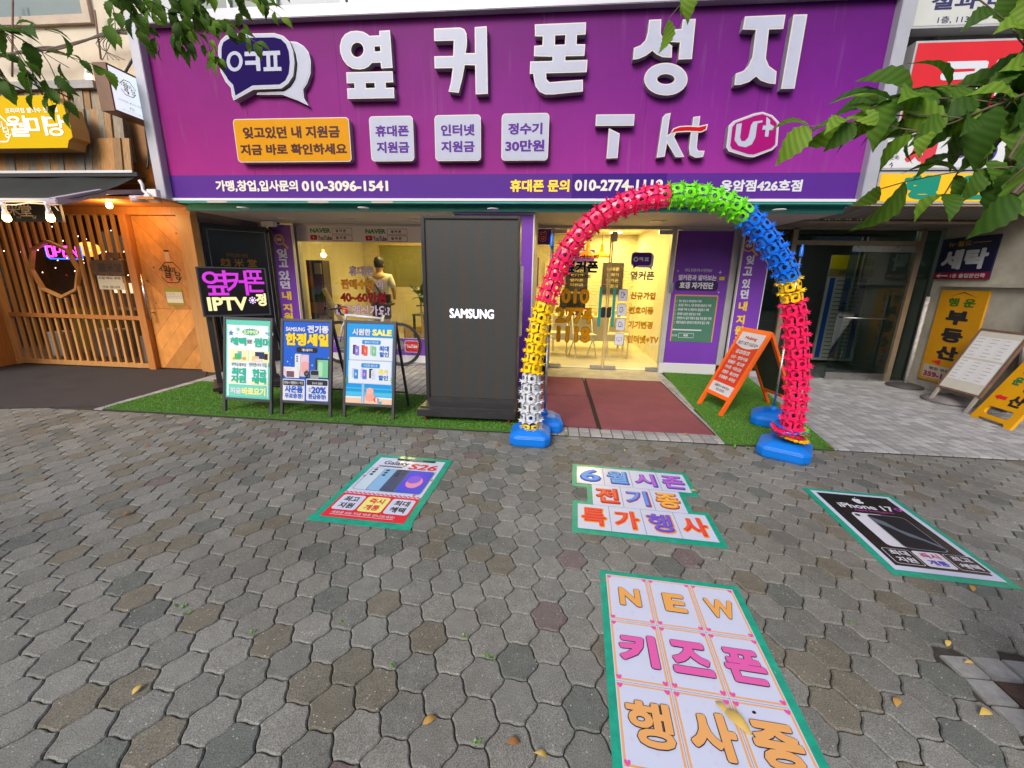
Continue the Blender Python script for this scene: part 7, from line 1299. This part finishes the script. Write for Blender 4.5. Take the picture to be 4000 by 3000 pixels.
# side wall with laundry and realty signs
XW = 5.60; fX = Fr((XW, 0, 0), (0, -1, 0), (0, 0, 1)); sw2 = thing('side_wall', 'dirty cream pier wall beside the entrance carrying the laundry and realty signs', 'wall', (XW, 6, 0)); dcr = mat('dirty_cream_paint', (.36,.34,.28), .75, var=.3, vs=3, bump=.3); MB().box(XW, XW+.35, 5.42, YE-.06, 0, 2.55).build('pier', dcr, sw2); lz = fX.loc(3700, 1112)[1]; MB().box(XW-.05, XW, 5.45, 6.6, lz-.025, lz+.02).build('ledge', dcr, sw2)
Z5 = zm(3400, 780, 1.8033)
def psign(lb, p0, p1, M, c=.02):
    a0, b0, a1, b1 = fX.rect(Z5(*p0), Z5(*p1), c); t_ = thing('wall_sign', lb, 'sign', (XW-.02, -a0, b0)); o = MB().fbox(fX, a0, a1, b0, b1, 0, c).build('panel', M, t_); return t_, o, (a0, b0, a1, b1)
nav = mat('navy_sign', '#161638', .4); t_, o, r_ = psign('navy laundry sign with white Korean letters and red arrow strip, on the side wall', (440, 560), (925, 240), nav)
hb = r_[3]-r_[1]; wb = r_[2]-r_[0]; sheet(fX, r_[0], r_[1], r_[2], r_[1]+hb*.17, cm('#8a1832'), 'print', o, .022); text(fX, '세탁', r_[0]+wb*.08, r_[1]+hb*.24, r_[2]-wb*.10, r_[1]+hb*.72, cm('#c9ced6'), o, .023, bold=.05); text(fX, '뉴·월드', r_[0]+wb*.14, r_[1]+hb*.79, r_[0]+wb*.56, r_[1]+hb*.92, cm('#c89a28'), o, .023, bold=.02); sheet(fX, r_[0]+wb*.58, r_[1]+hb*.85, r_[2]-wb*.12, r_[1]+hb*.865, cm('#c89a28'), 'print', o, .023); text(fX, '1층 출입문안쪽', r_[0]+wb*.33, r_[1]+hb*.035, r_[2]-wb*.06, r_[1]+hb*.135, cm('#c9ced6'), o, .024, bold=.02)
y_ = r_[1]+hb*.085; x_ = r_[0]; MB().poly(fX, [(x_+wb*.05, y_), (x_+wb*.13, y_+hb*.055), (x_+wb*.12, y_+hb*.015), (x_+wb*.28, y_+hb*.015), (x_+wb*.28, y_-hb*.015), (x_+wb*.12, y_-hb*.015), (x_+wb*.13, y_-hb*.055)], .024).build('arrow_print', cm('#c9ced6'), o)
t_, o, r_ = psign('tall yellow realty sign with black Korean letters below the navy sign', (335, 1252), (845, 645), mat('ochre_sign', '#c48a08', .5, var=.08)); hb = r_[3]-r_[1]; wb = r_[2]-r_[0]
text(fX, '행 운', r_[0]+wb*.22, r_[1]+hb*.83, r_[2]-wb*.2, r_[1]+hb*.92, cm('#3a6a1c'), o, .022, bold=.04)
for k, s_ in enumerate('부동산'): text(fX, s_, r_[0]+wb*.26, r_[1]+hb*(.64-k*.19), r_[2]-wb*.26, r_[1]+hb*(.79-k*.19), kprint, o, .022, bold=.06)
MB().poly(fX, [(r_[0]+wb*.2, r_[1]+hb*.93), (r_[0]+wb*.5, r_[1]+hb*.985), (r_[0]+wb*.8, r_[1]+hb*.93), (r_[0]+wb*.5, r_[1]+hb*.975)], .022).build('print', cm('#3a3a1c'), o); MB().poly(fX, [(r_[0]+wb*.2, r_[1]+hb*.22), (r_[0]+wb*.42, r_[1]+hb*.25), (r_[0]+wb*.42, r_[1]+hb*.19)], .022).build('arrow_print', rprint, o); sheet(fX, r_[0]+wb*.06, r_[1]+.04, r_[2]-wb*.06, r_[1]+hb*.18, cm('#bdb7a8'), 'print', o, .022, r=.02); text(fX, '행운 부동산', r_[0]+wb*.2, r_[1]+hb*.125, r_[2]-wb*.2, r_[1]+hb*.16, kprint, o, .024, bold=.02); text(fX, '359-1118', r_[0]+wb*.1, r_[1]+hb*.045, r_[2]-wb*.1, r_[1]+hb*.105, cm('#a82850'), o, .024, bold=.05)
t_ = thing('drain_pipe', 'dark drain pipes running down the corner of the side wall', 'pipe', (XW, 5.35, 0)); mb = MB()
for k, q in enumerate((.0, .12, .26)): MB().tube([(XW-.03+q, 5.36-.02*k, 0), (XW-.03+q, 5.36-.02*k, 2.5)], .045 if k == 1 else .03, 10).build('pipe', mat('brown_grey_pipe', (.16,.14,.13), .5, var=.2), t_, smooth=True)
t_ = thing('neighbour_wall', 'lit pale wall of the next shop at the right edge', 'wall', (7, 5.6, 0)); MB().box(6.0, 10, 5.7, 5.9, 0, 2.55).build('wall', mat('pale_peach_wall', (.55,.46,.36), .7, var=.1), t_); MB().box(6.05, 6.9, 5.62, 5.69, 1.0, 1.18).build('yellow_sill', cm('#d8a818'), t_); MB().box(6.15, 6.9, 5.66, 5.695, 1.22, 2.0).build('window', mat('blue_grey_window', (.12,.16,.30), .2), t_)
# pole and round weights
t_ = thing('sign_stand', 'weathered white post on a dark round weight beside the entrance', 'stand', (5.35, 6.55, 0), local=True); MB().lathe((0,0,0), [(.22,0),(.22,.04),(.12,.07),(.03,.08)], 20).build('weight', mat('dark_rubber_weight', (.05,.045,.045), .7, var=.3), t_, smooth=True); MB().tube([(0,0,.05),(0,0,1.35)], .025, 10).build('post', mat('chipped_white_post', (.40,.38,.35), .6, var=.5, vs=25), t_, smooth=True)
t_ = thing('round_weight', 'round grey sign weight lying under the white menu board', 'weight', (5.28, 5.75, .012), local=True); MB().lathe((0,0,0), [(.26,0),(.27,.03),(.2,.07),(.06,.09),(.02,.12)], 22).build('weight', mat('grey_weight', (.16,.15,.15), .6, var=.3), t_, smooth=True)
# easel board and yellow board
def lean_board(name, lb, cat, p0, p1, H, lean, wid=None):
    a, b = G(*p0), G(*p1); u = (b-a).normalized(); n_ = Vector((-u.y, u.x, 0)); 
    if n_.x < 0: n_ = -n_
    t_ = thing(name, lb, cat, a); W_ = wid or (b-a).length; return t_, Fr(a+Vector((0,0,.012)), u, n_*lean+Vector((0,0,H))), W_, math.hypot(lean, H), n_
t_, f_, W_, L, n_ = lean_board('menu_board', 'white menu board of taped sheets in a brown wooden frame leaning by the entrance', 'board', (3612, 1568), (3775, 1620), .98, .42)
wfr = mat('worn_brown_frame', (.15,.085,.055), .6, var=.35, vs=10); gw = mat('worn_grey_leg', (.28,.25,.22), .7, var=.2); b0_ = .22
MB().fbox(f_, .02, .05, 0, b0_, -.03, 0).build('leg', gw, t_); MB().fbox(f_, W_-.05, W_-.02, 0, b0_, -.03, 0).build('leg', gw, t_); MB().fbox(f_, 0, .025, b0_, L, -.03, .004).fbox(f_, W_-.025, W_, b0_, L, -.03, .004).fbox(f_, .025, W_-.025, b0_, b0_+.025, -.03, .004).fbox(f_, .025, W_-.025, L-.025, L, -.03, .004).build('frame', wfr, t_); pn = MB().fbox(f_, .025, W_-.025, b0_+.025, L-.025, -.02, -.004).build('panel', mat('cream_board', (.50,.48,.42), .5, var=.08), t_)
MB().bar(f_.pt(.04, L-.1, -.03), f_.pt(.04, 0, 0)+n_*.62, .03).build('back_leg', gw, t_); MB().bar(f_.pt(W_-.04, L-.1, -.03), f_.pt(W_-.04, 0, 0)+n_*.62, .03).build('back_leg', gw, t_)
for r_ in range(2):
    for k in range(3):
        q = (.04+k*(W_-.08)/3, b0_+.15+r_*(L-b0_-.2)*.48); o = sheet(f_, q[0], q[1], q[0]+(W_-.09)/3, q[1]+(L-b0_-.2)*.44, mat('taped_paper', (.62,.62,.63), .35, var=.06), 'sheet', pn, -.002)
        for j_ in range(6): sheet(f_, q[0]+.02, q[1]+.03+j_*.045, q[0]+.02+random.uniform(.05,.10), q[1]+.037+j_*.045, greyprint, 'line_print', o, -.001)
t_, f_, W_, L, n_ = lean_board('realty_a_board', 'yellow plastic A-board with green and black Korean letters at the right edge', 'A-board', (3785, 1628), (3940, 1685), .92, .45); yb = mat('yellow_moulded_plastic', '#d89a0a', .4, var=.08)
def yboard(f_, sgn):
    W = W_; loops = [[(0,0),(.07,0),(.10,.04),(W-.10,.04),(W-.07,0),(W,0),(W-.01,.2),(W-.02,L-.03),(W-.05,L),(.05,L),(.02,L-.03),(.01,.2)], rrect(.09, .09, W-.09, .19, .045)]
    return shape(f_, loops, -.03, 0, yb, 'board', t_)
o = yboard(f_, 1); f9 = Fr(f_.pt(0,0,-.06)+n_*.82, f_.u, -n_*.42+Vector((0,0,.92))); 
def T9(s_, a, b, c, d, M): return text(f_, s_, a, b, c, d, M, o, .002, bold=.05)
T9('행', .10, .62, .20, .72, cm('#2a7a4a')); T9('운', .10, .48, .20, .58, cm('#2a7a4a')); T9('부', .26, .60, .40, .74, kprint); T9('동', .26, .42, .40, .56, kprint); T9('산', .24, .24, .40, .38, kprint); MB().poly(f_, [(.06,.31),(.12,.345),(.12,.33),(.20,.33),(.20,.29),(.12,.29),(.12,.275)], .002).build('arrow_print', rprint, o)
t2 = MB().fbox(f9, 0, W_, 0, L-.05, 0, .025).build('back_board', yb, t_)
# ================================================================ FALLEN LEAVES AND WEEDS
lfm = [cm('#b08a48', .7), cm('#cfb060', .7), cm('#96683c', .7), cm('#7a9a34', .6)]
def leaf_mesh(M, L=.06, w=.017, curl=.012, ser=0):
    mb = MB(); n = 7; base = []
    for i in range(n+1): t = i/n; base.append((t*L, w*math.sin(math.pi*t**.8)*(1.0)*(1+(.10*((i % 2)*2-1) if ser else 0)), curl*math.sin(math.pi*t)))
    for i, (x, h, zq) in enumerate(base): mb.v += [(x, -h, zq*.6+h*.15), (x, 0, zq), (x, h, zq*.6+h*.15)]
    for i in range(n): k = i*3; mb.f += [(k, k+3, k+4, k+1), (k+1, k+4, k+5, k+2)]
    return mb.mesh('leaf', M, True)
LM = [leaf_mesh(m_, .048, .011, .014) for m_ in lfm]
spots = [(515,2715,1,'tan'),(2845,2790,1,''),(3700,2525,1,''),(3805,2590,1,''),(3500,2760,0,''),(3870,2780,1,''),(3800,2310,0,''),(2440,1758,1,''),(2720,1918,1,''),(2205,1690,3,''),(1500,1690,0,''),(1825,1692,2,''),(1650,2830,0,''),(1980,2900,2,''),(2140,2960,1,''),(560,1745,2,''),(1195,1697,2,''),(1040,1590,0,''),(900,1600,2,''),(1225,1603,0,''),(1490,1610,0,''),(1120,1612,2,''),(1440,1750,0,''),(1950,1745,2,''),(3230,1745,2,''),(3660,1700,2,''),(2600,1620,0,''),(2690,1700,0,''),(1640,1600,2,''),(480,2010,2,'')]
for k, (px, py, c, _) in enumerate(spots):
    zq = .03 if (G(px,py).y > 3.85 and G(px,py).x < 3) else .006; p = G(px, py, zq)
    if p.y > 6.5: continue
    o = bpy.data.objects.new('fallen_leaf', LM[c]); COL.objects.link(o); o.location = p; o.rotation_euler = (random.uniform(-.2,.2), random.uniform(-.2,.2), random.uniform(0,6.28)); s_ = random.uniform(.8,1.25); o.scale = (s_,)*3
    q_ = ('brown', 'pale yellow', 'rusty', 'greenish')[c]; w_ = 'turf' if (zq > .02) else 'paving'; tag(o, 'small %s fallen leaf lying on the %s' % (q_, w_), 'leaf', '%s fallen leaves on the %s' % (q_, w_))
o = bpy.data.objects.new('fallen_leaf', leaf_mesh(lfm[1], .11, .02, .03)); COL.objects.link(o); o.location = G(2825, 2770, .008); o.rotation_euler = (.2,.1,rad(-50)); tag(o, 'large curled yellow leaf lying on the tall NEW poster', 'leaf')
wdm_ = mat('weed_leaf', (.10,.26,.03), .5, var=.2, vs=20)
for k, (px, py) in enumerate([(690,2365),(715,2372),(740,2395),(985,2470),(1337,2430),(1535,2600),(1817,2487),(1900,2565),(1925,2573),(1860,2905),(3320,2430),(2800,1730),(2870,1748),(2925,1755),(2210,1700)]):
    p = G(px, py, .0); mb = MB(); sc = .55 if py > 1900 else 1.1
    for j_ in range(random.randint(7, 12)):
        a = random.uniform(0, 6.28); L = random.uniform(.012,.026)*sc; r0 = random.uniform(0,.02)*sc; b = Vector((r0*math.cos(a*2), r0*math.sin(a*2), .0)); d = Vector((math.cos(a), math.sin(a), random.uniform(.3, 1.4))).normalized(); s_ = d.cross(Vector((0,0,1))).normalized()*L*.4
        mb.add([b, b+d*L*.5+s_, b+d*L, b+d*L*.5-s_], [(0,1,2,3)])
    o = mb.build('weed', wdm_); o.location = p; tag(o, 'small green weed sprouting from a paving joint', 'weed', 'weeds in the paving joints')
# debris flecks
mb = MB()
for _ in range(420):
    x, y = random.uniform(-7,6), random.uniform(.8,3.78); a = random.uniform(0,6.28); L = random.uniform(.002,.006); d = (math.cos(a)*L, math.sin(a)*L); mb.add([(x-d[0], y-d[1], .005), (x+d[1]*.5, y-d[0]*.5, .006), (x+d[0], y+d[1], .005), (x-d[1]*.5, y+d[0]*.5, .0065)], [(0,1,2,3)])
tag(mb.build('debris_flecks', cm('#b8a888', .7)), 'tiny pale twigs and petals scattered over the pavers', 'debris', kind='stuff')

# ================================================================ STREET TREES AND LEAFY BRANCHES
bark = mat('grey_bark', (.13,.11,.095), .85, var=.35, vs=9, bump=.8, bs=30); twig = mat('twig', (.10,.075,.045), .7)
def leaf_mat(n, c1, c2, tr):
    M = bpy.data.materials.new(n); M.use_nodes = True; t = M.node_tree; b = t.nodes['Principled BSDF']; oi = t.nodes.new('ShaderNodeObjectInfo'); r = ramp(t, [(0, c1), (1, c2)]); t.links.new(oi.outputs['Random'], r.inputs[0])
    tc = t.nodes.new('ShaderNodeTexCoord'); w = t.nodes.new('ShaderNodeTexWave'); w.inputs['Scale'].default_value = 34; mp = t.nodes.new('ShaderNodeMapping'); mp.inputs['Rotation'].default_value = (0,0,.6); t.links.new(tc.outputs['Object'], mp.inputs[0]); t.links.new(mp.outputs[0], w.inputs[0]); mr = t.nodes.new('ShaderNodeMapRange'); mr.inputs[3].default_value = .8; mr.inputs[4].default_value = 1.12; t.links.new(w.outputs[1], mr.inputs[0]); mx = t.nodes.new('ShaderNodeMix'); mx.data_type = 'RGBA'; mx.blend_type = 'MULTIPLY'; mx.inputs[0].default_value = 1; t.links.new(r.outputs[0], mx.inputs[6]); t.links.new(mr.outputs[0], mx.inputs[7]); t.links.new(mx.outputs[2], b.inputs['Base Color'])
    b.inputs['Roughness'].default_value = .6; b.inputs['Specular IOR Level'].default_value = .25; o = t.nodes['Material Output']; tl_ = t.nodes.new('ShaderNodeBsdfTranslucent'); t.links.new(mx.outputs[2], tl_.inputs[0]); ms = t.nodes.new('ShaderNodeMixShader'); ms.inputs[0].default_value = tr; t.links.new(b.outputs[0], ms.inputs[1]); t.links.new(tl_.outputs[0], ms.inputs[2]); t.links.new(ms.outputs[0], o.inputs[0]); return M
lf1 = leaf_mat('zelkova_leaf', (.038,.10,.010), (.095,.20,.018), .42); lf2 = leaf_mat('young_zelkova_leaf', (.13,.27,.02), (.22,.38,.04), .5)
def zleaf(M, L, w):
    mb = MB(); n = 12; 
    for i in range(n+1):
        t = i/n; h = w*(math.sin(math.pi*min(t*1.02,1)**.78))**.9*(1 if t < .75 else 1-(t-.75)*1.1); h = max(h, 0)*(1+(.13 if i % 2 else -.07)); zc = .12*L*math.sin(math.pi*t)-.18*L*t*t
        mb.v += [(t*L, -h, zc+abs(h)*.28), (t*L, 0, zc), (t*L, h, zc+abs(h)*.28)]
    for i in range(n): k = i*3; mb.f += [(k, k+3, k+4, k+1), (k+1, k+4, k+5, k+2)]
    return mb.mesh('leaf', M, True)
ZL1 = [zleaf(lf1, .075, .019), zleaf(lf1, .09, .022), zleaf(lf1, .062, .016)]; ZL2 = [zleaf(lf2, .075, .02), zleaf(lf2, .06, .016)]
def px3(x, y, d): return CAM+ray(x, y).normalized()*d
def tree(label, base, h, r): 
    t_ = thing('street_tree', label, 'tree', base, group=None); MB().tube([Vector(base)+Vector(q) for q in ((0,0,-.02),(0.02,0,.12),(.16,0,1.2),(.30,.0,2.4),(.5,0,h))], [r*1.5,r*1.1,r,r*.85,r*.55], 14).build('trunk', bark, t_, smooth=True); return t_
tR = tree('street tree whose leafy branches hang in from the top right corner', (1.76, 1.00, 0), 5.2, .125)
tL = tree('street tree whose leafy branches hang in from the top left corner', (-3.9, .1, 0), 5.5, .13)
nleaf = [0]
def branch(t_, pts, start, sp=.035, tips=(), young=.15, ls=1.0, droop=.5, r0=.006, seed=0, twigs=5):
    rnd = random.Random(seed); P = catmull([Vector(start)]+[px3(*q) for q in pts], 8); n = len(P)
    br = MB().tube(P[::2]+[P[-1]], [max(.0015, r0*(1-i/(n/2+1))) for i in range(len(P[::2])+1)], 6).build('branch', twig, t_, smooth=True)
    st_ = 8; segs = [(P[st_:], 1)]
    for k in range(twigs):
        i = rnd.randint(st_, n-4); d = (P[min(i+3, n-1)]-P[i-2]).normalized(); sd = d.cross(CF).normalized()*rnd.choice([-1,1]); e = P[i]; tw = [e]; dirv = (d*.7+sd*.7+Vector((0,0,-.3*droop))).normalized()
        for q in range(5): dirv = (dirv+Vector((rnd.uniform(-.15,.15), rnd.uniform(-.15,.15), -.13*droop))).normalized(); tw.append(tw[-1]+dirv*.042*min(ls, 1.0))
        MB().tube(tw, .0015, 4).build('twig', twig, br); segs.append((tw, 1))
    for S_, _ in segs:
        acc = 0; side_ = 1
        for i in range(1, len(S_)):
            acc += (S_[i]-S_[i-1]).length
            while acc > sp:
                acc -= sp; side_ *= -1; nleaf[0] += 1
                d = (S_[i]-S_[i-1]).normalized(); sd = d.cross(-CF if rnd.random() < .8 else Vector((0,0,1))).normalized()*side_
                ax = (d*rnd.uniform(.4,1.0)+sd*rnd.uniform(.4,1.0)+Vector((0,0,-droop*rnd.uniform(.3,1.3)))).normalized()
                nm_ = (Vector((0,0,1))*rnd.uniform(.1,1)-CF*rnd.uniform(.1,1.1)+Vector((rnd.uniform(-.6,.6), rnd.uniform(-.6,.6), rnd.uniform(-.3,.3)))); nm_ = (nm_-ax*nm_.dot(ax)).normalized(); y_ = nm_.cross(ax)
                M3 = Matrix((ax, y_, nm_)).transposed().to_4x4()
                fresh = rnd.random() < (young+(.6 if i > len(S_)*.75 else 0)*young*3)
                me = rnd.choice(ZL2 if fresh else ZL1); o = bpy.data.objects.new('leaf', me); COL.objects.link(o); o.parent = br; s_ = ls*rnd.uniform(.75,1.25); M3.translation = S_[i]
                o.matrix_basis = M3 @ Matrix.Scale(s_, 4)
    return br
# top right cluster, close to the camera (pixel x, pixel y, distance)
stR = (2.3, .9, 3.6)
branch(tR, [(4300,250,1.75),(4050,350,1.5),(3840,430,1.4),(3720,480,1.35),(3560,530,1.3)], stR, .034, young=.5, ls=1.15, seed=1, twigs=5, droop=.45)
branch(tR, [(4250,140,1.75),(4000,240,1.6),(3850,330,1.5),(3760,390,1.45)], stR, .040, young=.12, ls=1.25, seed=2, twigs=3, droop=.5)
branch(tR, [(4400,-90,1.7),(4150,0,1.6),(4040,50,1.55)], stR, .042, young=.2, ls=1.25, seed=3, twigs=2, droop=.5)
branch(tR, [(4350,420,1.3),(4150,540,1.25),(4020,640,1.2),(3930,720,1.2)], stR, .075, young=.1, ls=1.15, seed=4, twigs=0, droop=.9)
branch(tR, [(4300,380,1.5),(4080,370,1.5),(3940,390,1.5),(3820,440,1.45)], stR, .042, young=.12, ls=1.2, seed=12, twigs=6, droop=.45)
branch(tR, [(3300,-520,2.0),(3000,-330,2.0),(2880,-200,1.9),(2830,-110,1.9)], (2.1,.9,4.2), .06, young=.6, ls=1.2, seed=6, twigs=2, droop=.9)
# top left clusters, farther away
stL = (-3.8, .5, 4.8)
branch(tL, [(300,-260,3.2),(400,-110,3.1),(480,-40,3.1),(560,0,3.1)], stL, .036, young=.12, ls=.98, seed=7, twigs=8, droop=.9)
branch(tL, [(500,-240,3.2),(640,-70,3.1),(740,20,3.05),(820,70,3.05),(870,110,3.0)], stL, .034, young=.14, ls=.98, seed=8, twigs=11, droop=.9)
branch(tL, [(700,-240,3.2),(850,-110,3.1),(960,-50,3.1),(1040,-10,3.1)], stL, .036, young=.25, ls=.98, seed=9, twigs=6, droop=.8)
branch(tL, [(-300,-60,3.1),(-80,60,2.9),(60,140,2.8),(160,200,2.8),(270,265,2.8)], stL, .048, young=.08, ls=.98, seed=10, twigs=3, droop=.5)
branch(tL, [(-300,60,3.1),(-100,100,2.9),(-20,110,2.8),(60,150,2.8)], stL, .045, young=.08, ls=.98, seed=11, twigs=3, droop=.7)

# ================================================================ STREET BEHIND THE CAMERA (seen in the glass)
S_t = lambda o: tag(o, kind='structure')
asp = mat('asphalt', (.055,.055,.058), .9, var=.2, vs=2, bump=.3); S_t(MB().box(-45,45,-17,-3.9,-.15,-.10).build('road', asp)); S_t(MB().box(-45,45,-4.1,-3.9,-.14,.0).build('kerb', slabm)); S_t(MB().box(-45,45,-22,-17,-.12,.0).build('far_pavement', mat('far_paving', (.22,.21,.2), .8, var=.1)))
mb = MB(); [mb.box(q, q+3, -10.3, -10.15, -.10, -.094) for q in range(-40, 40, 6)]; [mb.box(-6+q*1.1, -5.4+q*1.1, -8.5, -5, -.10, -.093) for q in range(8)]; S_t(mb.build('road_marking', white))
def car(lb, x, y, M, rz=0):
    t_ = thing('parked_car', lb, 'car', (x, y, -.1), group='cars on the street behind the camera', local=True); t_.rotation_euler = (0,0,rz)
    prof = [(-2.3,.35),(-2.35,.62),(-2.15,.90),(-1.55,.98),(-.95,1.38),(.35,1.42),(1.15,1.02),(2.05,.88),(2.32,.66),(2.32,.35)]; f_ = Fr((0,-.9,0),(1,0,0),(0,0,1)); MB().prism(f_, prof, -1.8, 0).build('body', M, t_, bevel=.07, smooth=False)
    gm = mat('car_window_glass', (.02,.025,.03), .05, spec=.8)
    for c0_, c1_ in ((.004,.012),(-1.812,-1.804)): MB().prism(f_, [(-1.35,1.0),(-.85,1.32),(-.25,1.35),(-.25,1.0)], c0_, c1_).prism(f_, [(-.18,1.0),(-.18,1.35),(.30,1.36),(.92,1.03)], c0_, c1_).build('window', gm, t_)
    MB().add([(.42,-.78,1.40),(.42,.78,1.40),(1.14,.82,1.04),(1.14,-.82,1.04)], [(0,1,2,3)]).build('windscreen', gm, t_)
    for wx in (-1.42, 1.42):
        for wy in (-.91, .80):
            w_ = MB().lathe((wx, wy+.11, .33), [(.20,0),(.33,.01),(.33,.11),(.20,.12)], 24, 'y').build('wheel', tyre, t_, smooth=True); MB().lathe((wx, wy+(.115 if wy < 0 else 0.0), .33), [(.05,0),(.19,.004),(.19,.01)], 10, 'y').build('rim', steel, w_)
    for wy in (-.62, .62): MB().box(2.24,2.345,wy-.22,wy+.22,.62,.74).build('headlight', mat('headlight_glass', (.7,.72,.75), .1), t_); MB().box(-2.36,-2.28,wy-.22,wy+.22,.66,.8).build('tail_light', rprint, t_)
wcar = mat('white_car_paint', (.75,.75,.76), .2, coat=.6)
car('white saloon car standing on the road behind the camera, left one', -12.6, -11.5, wcar, math.pi); car('white car on the road behind the camera, mirrored in the shop doors', 2.4, -7.2, wcar); car('grey car farther along the road behind the camera', 11, -12.5, cm('#50545a', .3), math.pi)
# far trees and facades
fol = bpy.data.materials.new('far_foliage'); fol.use_nodes = True; t = fol.node_tree; g = t.nodes.new('ShaderNodeNewGeometry'); r = ramp(t, [(0,(.03,.075,.012)),(1,(.10,.19,.03))]); t.links.new(g.outputs['Random Per Island'], r.inputs[0]); t.links.new(r.outputs[0], t.nodes['Principled BSDF'].inputs['Base Color'])
def ftree(lb, x, y, h, R, n=1400):
    t_ = thing('roadside_tree', lb, 'tree', (x, y, -.1), group='trees across the road', local=True); MB().tube([(0,0,0),(.05,0,h*.3),(0,.05,h*.7)], [.2,.15,.06], 8).build('trunk', bark, t_, smooth=True); mb = MB()
    for _ in range(n):
        a, b, q = random.gauss(0,1), random.gauss(0,1), random.gauss(0,1); L = math.sqrt(a*a+b*b+q*q); rr = R*random.uniform(.45,1)*(1+.2*math.sin(a*5)); c_ = Vector((a/L*rr, b/L*rr, h*.68+q/L*rr*.8)); d = Vector((random.uniform(-1,1),random.uniform(-1,1),random.uniform(-1,1))).normalized(); e = d.orthogonal().normalized(); s_ = random.uniform(.12,.26); mb.add([c_, c_+d*s_+e*s_*.5, c_+d*s_*2, c_+d*s_-e*s_*.5], [(0,1,2,3)])
    mb.build('crown', fol, t_)
for k, (x, y, h, R) in enumerate(((-20,-19,7,2.6),(-13,-19.5,6.5,2.4),(-6.5,-19,7,2.6),(1,-19.3,6.8,2.5),(8,-19,7.2,2.7),(16,-19.2,6.8,2.5))): ftree('roadside tree across the street, %s in its row' % ('first from the left','second from the left','third from the left','third from the right','second from the right','last on the right')[k], x, y, h, R)
for k, (x0_, x1_, h, c) in enumerate(((-34,-18,9,(.42,.40,.37)),(-18,-6,10,(.50,.46,.40)),(-6,7,8,(.36,.30,.27)),(7,20,9,(.46,.45,.44)),(20,34,8,(.4,.37,.33)))):
    t_ = thing('far_building', ['tan apartment block across the street, far left in the mirror image','tall cream block across the street behind the white car','low brown shop block straight across the street','pale grey office block across the street, right of the brown one','beige block across the street at the far right'][k], 'building', ((x0_+x1_)/2, -26, 0)); MB().box(x0_, x1_-.1, -32, -24, -.1, h).build('wall', mat('far_wall_%s' % 'abcde'[k], c, .85, var=.1), t_)
    wme = MB().box(-.8,.8,-24,-23.95,0,1.5).mesh('window', wdk)
    for fz in range(int(h//3)):
        for fx_ in range(int((x1_-x0_)//3)): o = bpy.data.objects.new('window', wme); attach(o, t_); o.location = Vector((x0_+1.6+fx_*3, .0, 1.0+fz*3))-t_.location
